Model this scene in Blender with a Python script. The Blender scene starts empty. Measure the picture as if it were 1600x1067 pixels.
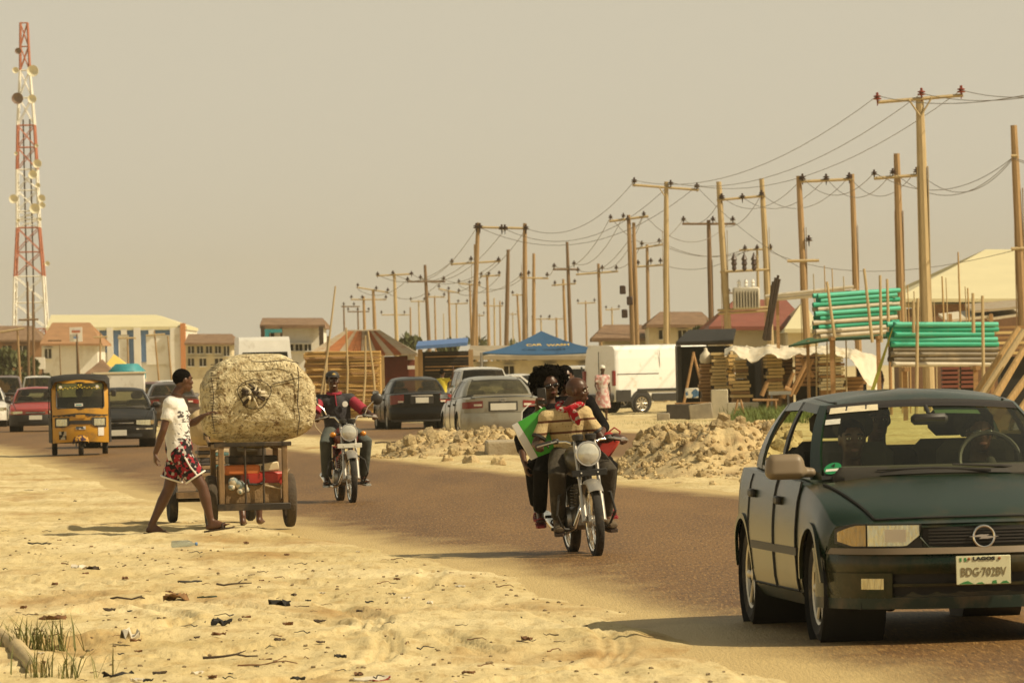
import bpy, bmesh, math, random
import numpy as np
from mathutils import Vector, Matrix
PI = math.pi
R = math.radians
# ------------------------------------------------------------------ camera, sky, sun, exposure
scene = bpy.context.scene
C = scene.collection
FPX, EYE, ROLL, PITCH = 9000.0, 1.57, R(1.3), math.atan(45.5 / 9000.0)
cam_data = bpy.data.cameras.new('camera')
cam = bpy.data.objects.new('camera', cam_data); C.objects.link(cam)
cam_data.sensor_width = 36.0
cam_data.lens = 36.0 * FPX / 1600.0
cam_data.clip_start = 1.0
cam_data.clip_end = 9000.0
cam.matrix_world = Matrix.Translation((0, 0, EYE)) @ Matrix.Rotation(R(90) + PITCH, 4, 'X') @ Matrix.Rotation(-ROLL, 4, 'Z')
cam_data.dof.use_dof = True
cam_data.dof.focus_distance = 45.0
cam_data.dof.aperture_fstop = 16.0
scene.camera = cam

SUN_EL, SUN_AZ = R(45), R(107)        # azimuth measured clockwise from +Y (the view direction): the sun stands to the right
sun_dir = Vector((math.sin(SUN_AZ) * math.cos(SUN_EL), math.cos(SUN_AZ) * math.cos(SUN_EL), math.sin(SUN_EL)))
world = bpy.data.worlds.new('World'); scene.world = world
world.use_nodes = True
wn = world.node_tree; wn.nodes.clear()
sky = wn.nodes.new('ShaderNodeTexSky'); sky.sky_type = 'NISHITA'; sky.sun_disc = False
sky.sun_elevation = SUN_EL; sky.sun_rotation = SUN_AZ
sky.dust_density = 1.5; sky.air_density = 1.0; sky.ozone_density = 1.0; sky.altitude = 10
# a layer of harmattan dust veils the blue sky: opacity 1 - exp(-depth / sin(elevation)), as any even layer of dust does
def _wm(op, a, b):
    n = wn.nodes.new('ShaderNodeMath'); n.operation = op
    for i, v in enumerate((a, b)):
        if v is None: continue
        if isinstance(v, (int, float)): n.inputs[i].default_value = v
        else: wn.links.new(v, n.inputs[i])
    return n.outputs[0]
wtc = wn.nodes.new('ShaderNodeTexCoord'); wsep = wn.nodes.new('ShaderNodeSeparateXYZ'); wn.links.new(wtc.outputs['Generated'], wsep.inputs[0])
veil = _wm('SUBTRACT', 1.0, _wm('POWER', math.e, _wm('DIVIDE', -0.22, _wm('MAXIMUM', wsep.outputs[2], 0.02))))
dusty = wn.nodes.new('ShaderNodeMix'); dusty.data_type = 'RGBA'; dusty.blend_type = 'MIX'
wn.links.new(veil, dusty.inputs[0])
filt = wn.nodes.new('ShaderNodeMix'); filt.data_type = 'RGBA'; filt.blend_type = 'MULTIPLY'; filt.inputs[0].default_value = 1.0; filt.inputs[7].default_value = (1.0, .72, .36, 1)   # the dust takes the blue out of what is left
wn.links.new(sky.outputs[0], filt.inputs[6]); wn.links.new(filt.outputs[2], dusty.inputs[6]); dusty.inputs[7].default_value = (6.5, 5.98, 4.75, 1)
bg = wn.nodes.new('ShaderNodeBackground'); bg.inputs[1].default_value = 0.10
wo = wn.nodes.new('ShaderNodeOutputWorld')
wn.links.new(dusty.outputs[2], bg.inputs[0]); wn.links.new(bg.outputs[0], wo.inputs[0])
sd = bpy.data.lights.new('sun', 'SUN'); sd.energy = 5.0; sd.angle = R(0.6); sd.color = (1.0, 0.85, 0.58)
sun = bpy.data.objects.new('sun', sd); C.objects.link(sun)
sun.rotation_euler = sun_dir.to_track_quat('Z', 'Y').to_euler()
scene.render.engine = 'CYCLES'
scene.view_settings.view_transform = 'Standard'
scene.view_settings.look = 'None'
scene.view_settings.exposure = 0.0
scene.view_settings.gamma = 1.0
scene.view_settings.use_curve_mapping = False
cy = scene.cycles
cy.max_bounces = 6; cy.diffuse_bounces = 2; cy.glossy_bounces = 3; cy.transmission_bounces = 4
cy.transparent_max_bounces = 12; cy.volume_bounces = 0
cy.caustics_reflective = False; cy.caustics_refractive = False
cy.use_denoising = True
try: cy.denoiser = 'OPENIMAGEDENOISE'
except Exception: pass
cy.sample_clamp_indirect = 6.0
cy.use_adaptive_sampling = True; cy.adaptive_threshold = 0.015

# ------------------------------------------------------------------ helpers
_cr, _sr = math.cos(ROLL), math.sin(ROLL)
def at(px, py, D):
    """the place at distance D (m) seen at photograph pixel (px, py)"""
    dx, dy = px - 800.0, 533.5 - py
    u = dx * _cr + dy * _sr; v = -dx * _sr + dy * _cr
    return Vector((D * u / FPX, D, EYE + D * (v + 45.5) / FPX))
def gnd(px, py, z=0.0):
    """the place on the level z seen at photograph pixel (px, py)"""
    dx, dy = px - 800.0, 533.5 - py
    v = -dx * _sr + dy * _cr + 45.5
    D = (z - EYE) * FPX / v
    return at(px, py, D)
def ppm(D): return FPX / D

def tag(o, label=None, cat=None, group=None, kind=None):
    if label: o['label'] = label
    if cat: o['category'] = cat
    if group: o['group'] = group
    if kind: o['kind'] = kind
    return o
def thing(name, label, cat, loc=(0, 0, 0), rotz=0.0, group=None, rot=None):
    o = bpy.data.objects.new(name, None); C.objects.link(o)
    o.empty_display_size = 0.2
    o.location = loc; o.rotation_euler = rot if rot else (0, 0, rotz)
    return tag(o, label, cat, group)
def link_mesh(name, me, mats, parent=None):
    o = bpy.data.objects.new(name, me); C.objects.link(o)
    if mats is not None:
        for m in (mats if isinstance(mats, (list, tuple)) else [mats]): me.materials.append(m)
    if parent is not None: o.parent = parent
    return o
def share(name, src, parent=None, loc=None, rot=None, scale=None):
    """another object on the same mesh data"""
    o = bpy.data.objects.new(name, src.data); C.objects.link(o)
    if parent is not None: o.parent = parent
    if loc is not None: o.location = loc
    if rot is not None: o.rotation_euler = rot
    if scale is not None: o.scale = scale
    return o
def copy_tree(o, parent=None):
    c = o.copy(); C.objects.link(c); c.parent = parent
    for ch in list(o.children): copy_tree(ch, c)
    return c

def frame_of(d, hint=None):
    d = Vector(d).normalized()
    h = Vector(hint) if hint is not None else (Vector((0, 0, 1)) if abs(d.z) < 0.9 else Vector((1, 0, 0)))
    a = h - d * h.dot(d)
    if a.length < 1e-5:
        h = Vector((0, 1, 0)); a = h - d * h.dot(d)
    a.normalize(); b = d.cross(a)
    return a, b

class MB:
    """collects shapes and links them as one mesh object"""
    def __init__(s): s.v = []; s.f = []; s.m = []; s.cur = 0
    def mat(s, i): s.cur = i; return s
    def add(s, vs, fs):
        b = len(s.v); s.v.extend([tuple(p) for p in vs])
        for f in fs: s.f.append(tuple(i + b for i in f)); s.m.append(s.cur)
        return s
    def box(s, c, size, rot=None, bev=0.0, taper=(1, 1)):
        hx, hy, hz = size[0] / 2, size[1] / 2, size[2] / 2
        c = Vector(c)
        Mx = rot if isinstance(rot, Matrix) else (Matrix.Rotation(rot, 3, 'Z') if rot else None)
        if bev <= 0:
            vs = []
            for z in (-1, 1):
                tx, ty = (taper if z > 0 else (1, 1))
                for x, y in ((-1, -1), (1, -1), (1, 1), (-1, 1)): vs.append(Vector((x * hx * tx, y * hy * ty, z * hz)))
            fs = [(3, 2, 1, 0), (4, 5, 6, 7), (0, 1, 5, 4), (1, 2, 6, 5), (2, 3, 7, 6), (3, 0, 4, 7)]
        else:
            b = min(bev, hx * .99, hy * .99, hz * .99)
            rings = []
            for z, ins in ((-hz, b), (-hz + b, 0), (hz - b, 0), (hz, b)):
                tx, ty = (taper if z > 0 else (1, 1))
                x, y = (hx - ins) * tx, (hy - ins) * ty
                k = b - ins * .999
                rings.append([(-x + k, -y, z), (x - k, -y, z), (x, -y + k, z), (x, y - k, z), (x - k, y, z), (-x + k, y, z), (-x, y - k, z), (-x, -y + k, z)])
            vs = [Vector(p) for r in rings for p in r]
            fs = [tuple(range(7, -1, -1)), tuple(range(24, 32))]
            for r in range(3):
                for i in range(8):
                    j = (i + 1) % 8
                    fs.append((r * 8 + i, r * 8 + j, r * 8 + 8 + j, r * 8 + 8 + i))
        if Mx is not None: vs = [Mx @ v for v in vs]
        return s.add([v + c for v in vs], fs)
    def tube(s, pts, rad, n=10, hint=None, cap=True, closed=False):
        """rad: number, list of numbers or list of (ra, rb); ra lies along the hint direction"""
        P = [Vector(p) for p in pts]; k = len(P)
        if not isinstance(rad, (list, tuple)): rad = [rad] * k
        vs = []; prev = None
        for i, p in enumerate(P):
            if closed: d = P[(i + 1) % k] - P[i - 1]
            else: d = (P[min(i + 1, k - 1)] - P[max(i - 1, 0)])
            if d.length < 1e-9: d = Vector((0, 0, 1))
            a, b = frame_of(d, hint if hint is not None else prev)
            prev = a
            r = rad[i]; ra, rb = (r if isinstance(r, (list, tuple)) else (r, r))
            for j in range(n):
                t = 2 * PI * j / n
                vs.append(p + a * (ra * math.cos(t)) + b * (rb * math.sin(t)))
        fs = []
        for i in range(k if closed else k - 1):
            i2 = (i + 1) % k
            for j in range(n):
                j2 = (j + 1) % n
                fs.append((i * n + j, i * n + j2, i2 * n + j2, i2 * n + j))
        if cap and not closed:
            fs.append(tuple(range(n - 1, -1, -1))); fs.append(tuple(range((k - 1) * n, k * n)))
        return s.add(vs, fs)
    def cyl(s, p0, p1, r0, r1=None, n=12, cap=True):
        return s.tube([p0, p1], [r0, r0 if r1 is None else r1], n, cap=cap)
    def lathe(s, prof, c=(0, 0, 0), axis='Z', n=24, a0=0, a1=2 * PI, M=None):
        """prof: list of (radius, height along axis)"""
        full = abs(a1 - a0 - 2 * PI) < 1e-6
        vs = []; k = len(prof); c = Vector(c); m = n if full else n + 1
        for r, h in prof:
            for j in range(m):
                t = a0 + (a1 - a0) * j / n
                x, y = r * math.cos(t), r * math.sin(t)
                p = Vector((x, y, h)) if axis == 'Z' else (Vector((x, h, y)) if axis == 'Y' else Vector((h, x, y)))
                if M is not None: p = M @ p
                vs.append(p + c)
        fs = []
        for i in range(k - 1):
            for j in range(n):
                j2 = (j + 1) % m
                fs.append((i * m + j, i * m + j2, (i + 1) * m + j2, (i + 1) * m + j))
        return s.add(vs, fs)
    def ball(s, c, r, n=12, M=None, rings=None):
        rx, ry, rz = (r, r, r) if not isinstance(r, (list, tuple)) else r
        c = Vector(c); k = rings or max(4, n // 2); vs = [Vector((0, 0, -rz))]
        for i in range(1, k):
            ph = -PI / 2 + PI * i / k
            for j in range(n):
                t = 2 * PI * j / n
                vs.append(Vector((rx * math.cos(ph) * math.cos(t), ry * math.cos(ph) * math.sin(t), rz * math.sin(ph))))
        vs.append(Vector((0, 0, rz))); fs = []
        for j in range(n):
            fs.append((0, 1 + (j + 1) % n, 1 + j))
            for i in range(k - 2):
                a = 1 + i * n
                fs.append((a + j, a + (j + 1) % n, a + n + (j + 1) % n, a + n + j))
            a = 1 + (k - 2) * n
            fs.append((a + j, a + (j + 1) % n, len(vs) - 1))
        if M is not None: vs = [M @ v for v in vs]
        return s.add([v + c for v in vs], fs)
    def grid(s, rows, closed=False):
        """rows: list of equally long lists of points"""
        k, n = len(rows), len(rows[0]); vs = [p for r in rows for p in r]; fs = []
        for i in range(k - 1):
            for j in range(n if closed else n - 1):
                j2 = (j + 1) % n
                fs.append((i * n + j, i * n + j2, (i + 1) * n + j2, (i + 1) * n + j))
        return s.add(vs, fs)
    def slab(s, rows, off):
        """a sheet of points with a thickness: off is a vector, or a list like rows"""
        k, n = len(rows), len(rows[0])
        top = [Vector(p) for r in rows for p in r]
        bot = [p + (Vector(off) if not callable(off) else off(p)) for p in top]
        fs = []
        for i in range(k - 1):
            for j in range(n - 1):
                a, b, c2, d = i * n + j, i * n + j + 1, (i + 1) * n + j + 1, (i + 1) * n + j
                fs.append((a, b, c2, d)); o = k * n; fs.append((d + o, c2 + o, b + o, a + o))
        o = k * n
        for j in range(n - 1):
            fs.append((j + 1, j, j + o, j + 1 + o)); q = (k - 1) * n
            fs.append((q + j, q + j + 1, q + j + 1 + o, q + j + o))
        for i in range(k - 1):
            fs.append((i * n, (i + 1) * n, (i + 1) * n + o, i * n + o))
            fs.append(((i + 1) * n + n - 1, i * n + n - 1, i * n + n - 1 + o, (i + 1) * n + n - 1 + o))
        return s.add(top + bot, fs)
    def prism(s, poly, h0, h1, axis='Z'):
        n = len(poly)
        def mk(p, h): return (p[0], p[1], h) if axis == 'Z' else ((p[0], h, p[1]) if axis == 'Y' else (h, p[0], p[1]))
        vs = [mk(p, h0) for p in poly] + [mk(p, h1) for p in poly]
        fs = [tuple(range(n - 1, -1, -1)), tuple(range(n, 2 * n))]
        for i in range(n):
            j = (i + 1) % n; fs.append((i, j, j + n, i + n))
        return s.add(vs, fs)
    def mesh(s, name, smooth=True, sharp=38):
        me = bpy.data.meshes.new(name); me.from_pydata(s.v, [], s.f); me.validate()
        if len(me.polygons) == len(s.m): me.polygons.foreach_set('material_index', s.m)
        bm = bmesh.new(); bm.from_mesh(me); bmesh.ops.recalc_face_normals(bm, faces=bm.faces)
        if smooth:
            for f in bm.faces: f.smooth = True
            lim = R(sharp)
            for e in bm.edges:
                if len(e.link_faces) == 2 and e.calc_face_angle(0) > lim: e.smooth = False
        bm.to_mesh(me); bm.free(); me.update()
        return me
    def build(s, name, mats, parent=None, smooth=True, sharp=38, loc=None, rot=None):
        o = link_mesh(name, s.mesh(name, smooth, sharp), mats, parent)
        if loc is not None: o.location = loc
        if rot is not None: o.rotation_euler = rot
        return o

def remeshed(name, mb, voxel, mats, parent=None, smooth_it=3):
    """closed overlapping shapes fused into one continuous surface"""
    me = mb.mesh('tmp_fuse', smooth=False)
    o = bpy.data.objects.new('tmp_fuse', me); C.objects.link(o)
    m = o.modifiers.new('r', 'REMESH'); m.mode = 'VOXEL'; m.voxel_size = voxel; m.use_smooth_shade = True
    if smooth_it:
        q = o.modifiers.new('s', 'SMOOTH'); q.factor = 0.5; q.iterations = smooth_it
    dg = bpy.context.evaluated_depsgraph_get()
    out = bpy.data.meshes.new_from_object(o.evaluated_get(dg))
    out.name = name
    bpy.data.objects.remove(o); bpy.data.meshes.remove(me)
    out.materials.clear()
    for p in out.polygons: p.use_smooth = True
    return link_mesh(name, out, mats, parent)

_rng = random.Random(7)
def vnoise(x, y, seed=0):
    """value noise on arrays"""
    x = np.asarray(x, float); y = np.asarray(y, float)
    xi = np.floor(x).astype(np.int64); yi = np.floor(y).astype(np.int64)
    fx = x - xi; fy = y - yi; fx = fx * fx * (3 - 2 * fx); fy = fy * fy * (3 - 2 * fy)
    def h(a, b):
        n = (a * 374761393 + b * 668265263 + seed * 1442695041) & 0x7fffffff
        n = ((n ^ (n >> 13)) * 1274126177) & 0x7fffffff
        return ((n ^ (n >> 16)) & 0xffff) / 65535.0
    return (h(xi, yi) * (1 - fx) + h(xi + 1, yi) * fx) * (1 - fy) + (h(xi, yi + 1) * (1 - fx) + h(xi + 1, yi + 1) * fx) * fy
def fbm(x, y, o=4, seed=0):
    t = 0; a = 1; n = 0
    for k in range(o):
        t = t + a * vnoise(np.asarray(x) * 2 ** k, np.asarray(y) * 2 ** k, seed + k); n += a; a *= .5
    return t / n

def lettering(txt, size, mat, parent, M, name='lettering', depth=0.002, bold=0.0, sx=1.0):
    cu = bpy.data.curves.new('txt', 'FONT'); cu.body = txt; cu.size = size; cu.extrude = depth; cu.offset = bold
    cu.align_x = 'CENTER'; cu.align_y = 'CENTER'; cu.resolution_u = 3
    o = bpy.data.objects.new('txt', cu); C.objects.link(o)
    dg = bpy.context.evaluated_depsgraph_get()
    me = bpy.data.meshes.new_from_object(o.evaluated_get(dg))
    bpy.data.objects.remove(o); bpy.data.curves.remove(cu)
    me.transform(M @ Matrix.Diagonal((sx, 1, 1, 1)))
    me.materials.clear()
    return link_mesh(name, me, mat, parent)
def basis(origin, ex, ey):
    """4x4 with x along ex and y along ey"""
    ex = Vector(ex).normalized(); ey = Vector(ey); ey = (ey - ex * ey.dot(ex)).normalized(); ez = ex.cross(ey)
    M = Matrix((ex, ey, ez)).transposed().to_4x4(); M.translation = Vector(origin)
    return M

# ------------------------------------------------------------------ materials
_mats = {}
def mat(name, col, rough=0.6, metal=0.0, var=0.12, scale=6.0, bump=0.0, bscale=60.0, coat=0.0, dirt=None, damt=0.5, dscale=2.0, stretch=None, spec=0.5, emit=None):
    if name in _mats: return _mats[name]
    m = bpy.data.materials.new(name); m.use_nodes = True; _mats[name] = m
    nt = m.node_tree; b = nt.nodes['Principled BSDF']
    b.inputs['Roughness'].default_value = rough; b.inputs['Metallic'].default_value = metal
    b.inputs['Specular IOR Level'].default_value = spec
    if coat: b.inputs['Coat Weight'].default_value = coat; b.inputs['Coat Roughness'].default_value = 0.12
    tc = nt.nodes.new('ShaderNodeTexCoord'); vec = tc.outputs['Object']
    if stretch:
        mp = nt.nodes.new('ShaderNodeMapping'); mp.inputs['Scale'].default_value = stretch
        nt.links.new(vec, mp.inputs[0]); vec = mp.outputs[0]
    nz = nt.nodes.new('ShaderNodeTexNoise'); nz.inputs['Scale'].default_value = scale; nz.inputs['Detail'].default_value = 5
    nt.links.new(vec, nz.inputs['Vector'])
    mx = nt.nodes.new('ShaderNodeMix'); mx.data_type = 'RGBA'
    c0 = [max(0, c * (1 - var * 1.6)) for c in col]; c1 = [min(1, c * (1 + var * 1.6)) for c in col]
    mx.inputs[6].default_value = (*c0, 1); mx.inputs[7].default_value = (*c1, 1)
    nt.links.new(nz.outputs['Fac'], mx.inputs[0]); colout = mx.outputs[2]
    if dirt:
        n2 = nt.nodes.new('ShaderNodeTexNoise'); n2.inputs['Scale'].default_value = dscale; n2.inputs['Detail'].default_value = 7; n2.inputs['Roughness'].default_value = .65
        nt.links.new(tc.outputs['Object'], n2.inputs['Vector'])
        rp = nt.nodes.new('ShaderNodeValToRGB'); rp.color_ramp.elements[0].position = max(0, .62 - damt * .4); rp.color_ramp.elements[1].position = min(1, .82 - damt * .3)
        nt.links.new(n2.outputs['Fac'], rp.inputs[0])
        m2 = nt.nodes.new('ShaderNodeMix'); m2.data_type = 'RGBA'; m2.inputs[7].default_value = (*dirt, 1)
        nt.links.new(rp.outputs[0], m2.inputs[0]); nt.links.new(colout, m2.inputs[6]); colout = m2.outputs[2]
    nt.links.new(colout, b.inputs['Base Color'])
    if bump:
        n3 = nt.nodes.new('ShaderNodeTexNoise'); n3.inputs['Scale'].default_value = bscale; n3.inputs['Detail'].default_value = 4
        nt.links.new(vec, n3.inputs['Vector'])
        bp = nt.nodes.new('ShaderNodeBump'); bp.inputs['Strength'].default_value = min(1, bump); bp.inputs['Distance'].default_value = 0.02
        nt.links.new(n3.outputs['Fac'], bp.inputs['Height']); nt.links.new(bp.outputs[0], b.inputs['Normal'])
    return m
def glass(name, tint=(0.55, 0.6, 0.5), film=0.0, filmcol=(0.35, 0.3, 0.2)):
    """a pane: clear, with a mirror-like Fresnel reflection and some dust on it"""
    if name in _mats: return _mats[name]
    m = bpy.data.materials.new(name); m.use_nodes = True; _mats[name] = m
    nt = m.node_tree; nt.nodes.clear()
    out = nt.nodes.new('ShaderNodeOutputMaterial'); tr = nt.nodes.new('ShaderNodeBsdfTransparent'); tr.inputs[0].default_value = (*tint, 1)
    gl = nt.nodes.new('ShaderNodeBsdfGlossy'); gl.inputs['Roughness'].default_value = 0.03
    lw = nt.nodes.new('ShaderNodeLayerWeight'); lw.inputs[0].default_value = 0.5
    pw = nt.nodes.new('ShaderNodeMath'); pw.operation = 'POWER'; pw.inputs[1].default_value = 5.0; nt.links.new(lw.outputs['Facing'], pw.inputs[0])
    fr = nt.nodes.new('ShaderNodeMath'); fr.operation = 'MULTIPLY_ADD'; fr.inputs[1].default_value = 0.92; fr.inputs[2].default_value = 0.06; nt.links.new(pw.outputs[0], fr.inputs[0])
    mx = nt.nodes.new('ShaderNodeMixShader')
    nt.links.new(fr.outputs[0], mx.inputs[0]); nt.links.new(tr.outputs[0], mx.inputs[1]); nt.links.new(gl.outputs[0], mx.inputs[2])
    last = mx.outputs[0]
    if film:
        df = nt.nodes.new('ShaderNodeBsdfDiffuse'); df.inputs[0].default_value = (*filmcol, 1)
        tc = nt.nodes.new('ShaderNodeTexCoord'); nz = nt.nodes.new('ShaderNodeTexNoise'); nz.inputs['Scale'].default_value = 5
        nt.links.new(tc.outputs['Object'], nz.inputs['Vector'])
        mu = nt.nodes.new('ShaderNodeMath'); mu.operation = 'MULTIPLY'; mu.inputs[1].default_value = film * 2
        nt.links.new(nz.outputs['Fac'], mu.inputs[0])
        m2 = nt.nodes.new('ShaderNodeMixShader'); nt.links.new(mu.outputs[0], m2.inputs[0])
        nt.links.new(last, m2.inputs[1]); nt.links.new(df.outputs[0], m2.inputs[2]); last = m2.outputs[0]
    nt.links.new(last, out.inputs[0])
    return m
def pattern(name, base, cols, kind='voronoi', scale=20.0, rough=0.8, thr=0.5, axis=2, bands=None, noise=0.0):
    """printed cloth: blotches (noise), cells (voronoi), dots, or bands at given heights along an object axis"""
    if name in _mats: return _mats[name]
    m = bpy.data.materials.new(name); m.use_nodes = True; _mats[name] = m
    nt = m.node_tree; b = nt.nodes['Principled BSDF']; b.inputs['Roughness'].default_value = rough; b.inputs['Specular IOR Level'].default_value = .2
    tc = nt.nodes.new('ShaderNodeTexCoord'); rp = nt.nodes.new('ShaderNodeValToRGB'); cr = rp.color_ramp; cr.interpolation = 'CONSTANT'
    if kind == 'noise':
        tx = nt.nodes.new('ShaderNodeTexNoise'); tx.inputs['Scale'].default_value = scale; tx.inputs['Detail'].default_value = 3; src = tx.outputs['Fac']
    elif kind == 'dots':
        tx = nt.nodes.new('ShaderNodeTexVoronoi'); tx.inputs['Scale'].default_value = scale; tx.inputs['Randomness'].default_value = 0.15; src = tx.outputs['Distance']
    elif kind == 'voronoi':
        tx = nt.nodes.new('ShaderNodeTexVoronoi'); tx.inputs['Scale'].default_value = scale
        sp = nt.nodes.new('ShaderNodeSeparateColor'); nt.links.new(tx.outputs['Color'], sp.inputs[0]); src = sp.outputs[0]
    if kind != 'bands':
        nt.links.new(tc.outputs['Object'], tx.inputs['Vector'])
        n = len(cols); cr.elements[0].position = 0; cr.elements[0].color = (*base, 1); cr.elements[1].position = thr; cr.elements[1].color = (*cols[0], 1)
        for i, c in enumerate(cols[1:]):
            e = cr.elements.new(min(.99, thr + (1 - thr) * (i + 1) / n)); e.color = (*c, 1)
        nt.links.new(src, rp.inputs[0]); colout = rp.outputs[0]
    else:
        nt.nodes.remove(rp); colout = None
        rgb = nt.nodes.new('ShaderNodeRGB'); rgb.outputs[0].default_value = (*base, 1); colout = rgb.outputs[0]
    if bands:
        sx = nt.nodes.new('ShaderNodeSeparateXYZ'); nt.links.new(tc.outputs['Object'], sx.inputs[0])
        for lo, hi, c in bands:
            a = nt.nodes.new('ShaderNodeMath'); a.operation = 'COMPARE'; a.inputs[1].default_value = (lo + hi) / 2; a.inputs[2].default_value = (hi - lo) / 2
            nt.links.new(sx.outputs[axis], a.inputs[0])
            mm = nt.nodes.new('ShaderNodeMix'); mm.data_type = 'RGBA'; mm.inputs[7].default_value = (*c, 1)
            nt.links.new(a.outputs[0], mm.inputs[0]); nt.links.new(colout, mm.inputs[6]); colout = mm.outputs[2]
    nt.links.new(colout, b.inputs['Base Color'])
    n3 = nt.nodes.new('ShaderNodeTexNoise'); n3.inputs['Scale'].default_value = 14; n3.inputs['Detail'].default_value = 3; nt.links.new(tc.outputs['Object'], n3.inputs['Vector'])
    bp = nt.nodes.new('ShaderNodeBump'); bp.inputs['Strength'].default_value = .6; bp.inputs['Distance'].default_value = .03
    nt.links.new(n3.outputs['Fac'], bp.inputs['Height']); nt.links.new(bp.outputs[0], b.inputs['Normal'])
    return m
# ------------------------------------------------------------------ ground and roads
def clamp01(a): return np.clip(a, 0, 1)
def sstep(a, lo, hi):
    t = clamp01((np.asarray(a, float) - lo) / (hi - lo)); return t * t * (3 - 2 * t)
_LD = [0, 28.3, 37.5, 43.3, 49.3, 62, 77.6, 131, 400, 4000]
_LX = [5.2, 1.54, .67, .05, -.75, -2.7, -5.0, -11.6, -50, -560]
_RD = [0, 69, 78.7, 87, 108, 121, 156, 400, 4000]
_RX = [12.5, 2.9, 1.45, .3, -2.6, -4.4, -9.6, -44, -530]
def road_l(D): return np.interp(D, _LD, _LX)
def road_r(D): return np.interp(D, _RD, _RX)
def far_l(D): return road_r(D) + 3.0
def far_r(D): return road_r(D) + 10.2
TRACKS = [(-9.0, 36.0, 8.2, .10), (-9.0, 36.0, 7.0, .10), (-14.0, 33.0, 14.6, .09), (-14.0, 33.0, 13.3, .09), (-6.5, 52.0, 4.0, .08), (-26.0, 44.0, 25.4, .11), (-26.0, 44.0, 23.9, .11), (-30, 30, 31.2, .1), (-30, 30, 29.9, .1)]
def ground_z(X, D):
    X = np.asarray(X, float); D = np.asarray(D, float)
    wob = (fbm(X * .9, D * .35, 3, 5) - .5) * .55
    outl = road_l(D) - X + wob                   # metres outside the left edge
    outm = X - road_r(D) + (fbm(X * .8, D * .3, 3, 9) - .5) * .6
    outf = np.minimum(far_l(D) - X, 99)
    verge = -.03 + .045 * sstep(outl, -.3, .5) + .05 * sstep(outl, .4, 5)
    med = -.03 + .05 * sstep(outm, -.3, .5) * sstep(outf, -.2, .6)
    yard = -.03 + .06 * sstep(X - far_r(D), -.2, 1.0)
    z = np.where(X < (road_l(D) + road_r(D)) / 2, verge, np.where(X < (far_l(D) + far_r(D)) / 2, med, yard))
    loose = np.maximum(sstep(outl, -.1, .9), np.maximum(sstep(outm, 0, .8) * sstep(outf, 0, .8), sstep(X - far_r(D), 0, 1)))
    z = z + loose * ((fbm(X * 1.7, D * .8, 4, 21) - .5) * .08 + (fbm(X * 6, D * 1.6, 4, 31) - .5) * .055)
    t = 0
    for cx, cy_, r0, a in TRACKS:
        r = np.hypot(X - cx, D - cy_) - r0 + (vnoise(X * .6, D * .3, 3) - .5) * .3
        w0 = vnoise(X * .4, D * .15, int(r0 * 10))
        w = np.clip(1 - (np.abs(r) / a) ** 4, 0, 1) * (w0 > .38)
        t = t - w * (.016 + .014 * np.cos(r * 2 * PI / .07)) + .012 * np.exp(-((np.abs(r) - a * 1.35) / .05) ** 2) * (w0 > .38)
    return z + t * loose * sstep(60 - D, 0, 20)
def build_ground():
    rows = []; D = 4.0
    while D < 3000:
        rows.append(D)
        D += max(D * (.012 if D < 22 else .0042 if D < 66 else .009 if D < 240 else .05), .03)
    rows = np.array(rows)
    t = np.linspace(-1, 1, 330); inner = t * .112
    outer = np.array([.13, .17, .25, .4, .7, 1.1])
    cols = np.concatenate([-outer[::-1], inner, outer])
    DD, TT = np.meshgrid(rows, cols, indexing='ij'); XX = DD * TT
    ZZ = ground_z(XX, DD)
    k, n = DD.shape
    co = np.stack([XX, DD, ZZ], -1).reshape(-1, 3)
    idx = np.arange(k * n).reshape(k, n)
    q = np.stack([idx[:-1, :-1], idx[:-1, 1:], idx[1:, 1:], idx[1:, :-1]], -1).reshape(-1, 4)
    me = bpy.data.meshes.new('ground'); me.vertices.add(len(co)); me.vertices.foreach_set('co', co.ravel())
    me.loops.add(q.size); me.loops.foreach_set('vertex_index', q.ravel().astype(np.int32))
    me.polygons.add(len(q)); me.polygons.foreach_set('loop_start', np.arange(0, q.size, 4, dtype=np.int32)); me.polygons.foreach_set('loop_total', np.full(len(q), 4, np.int32))
    me.polygons.foreach_set('use_smooth', np.ones(len(q), bool)); me.update(); me.validate()
    return me
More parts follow.
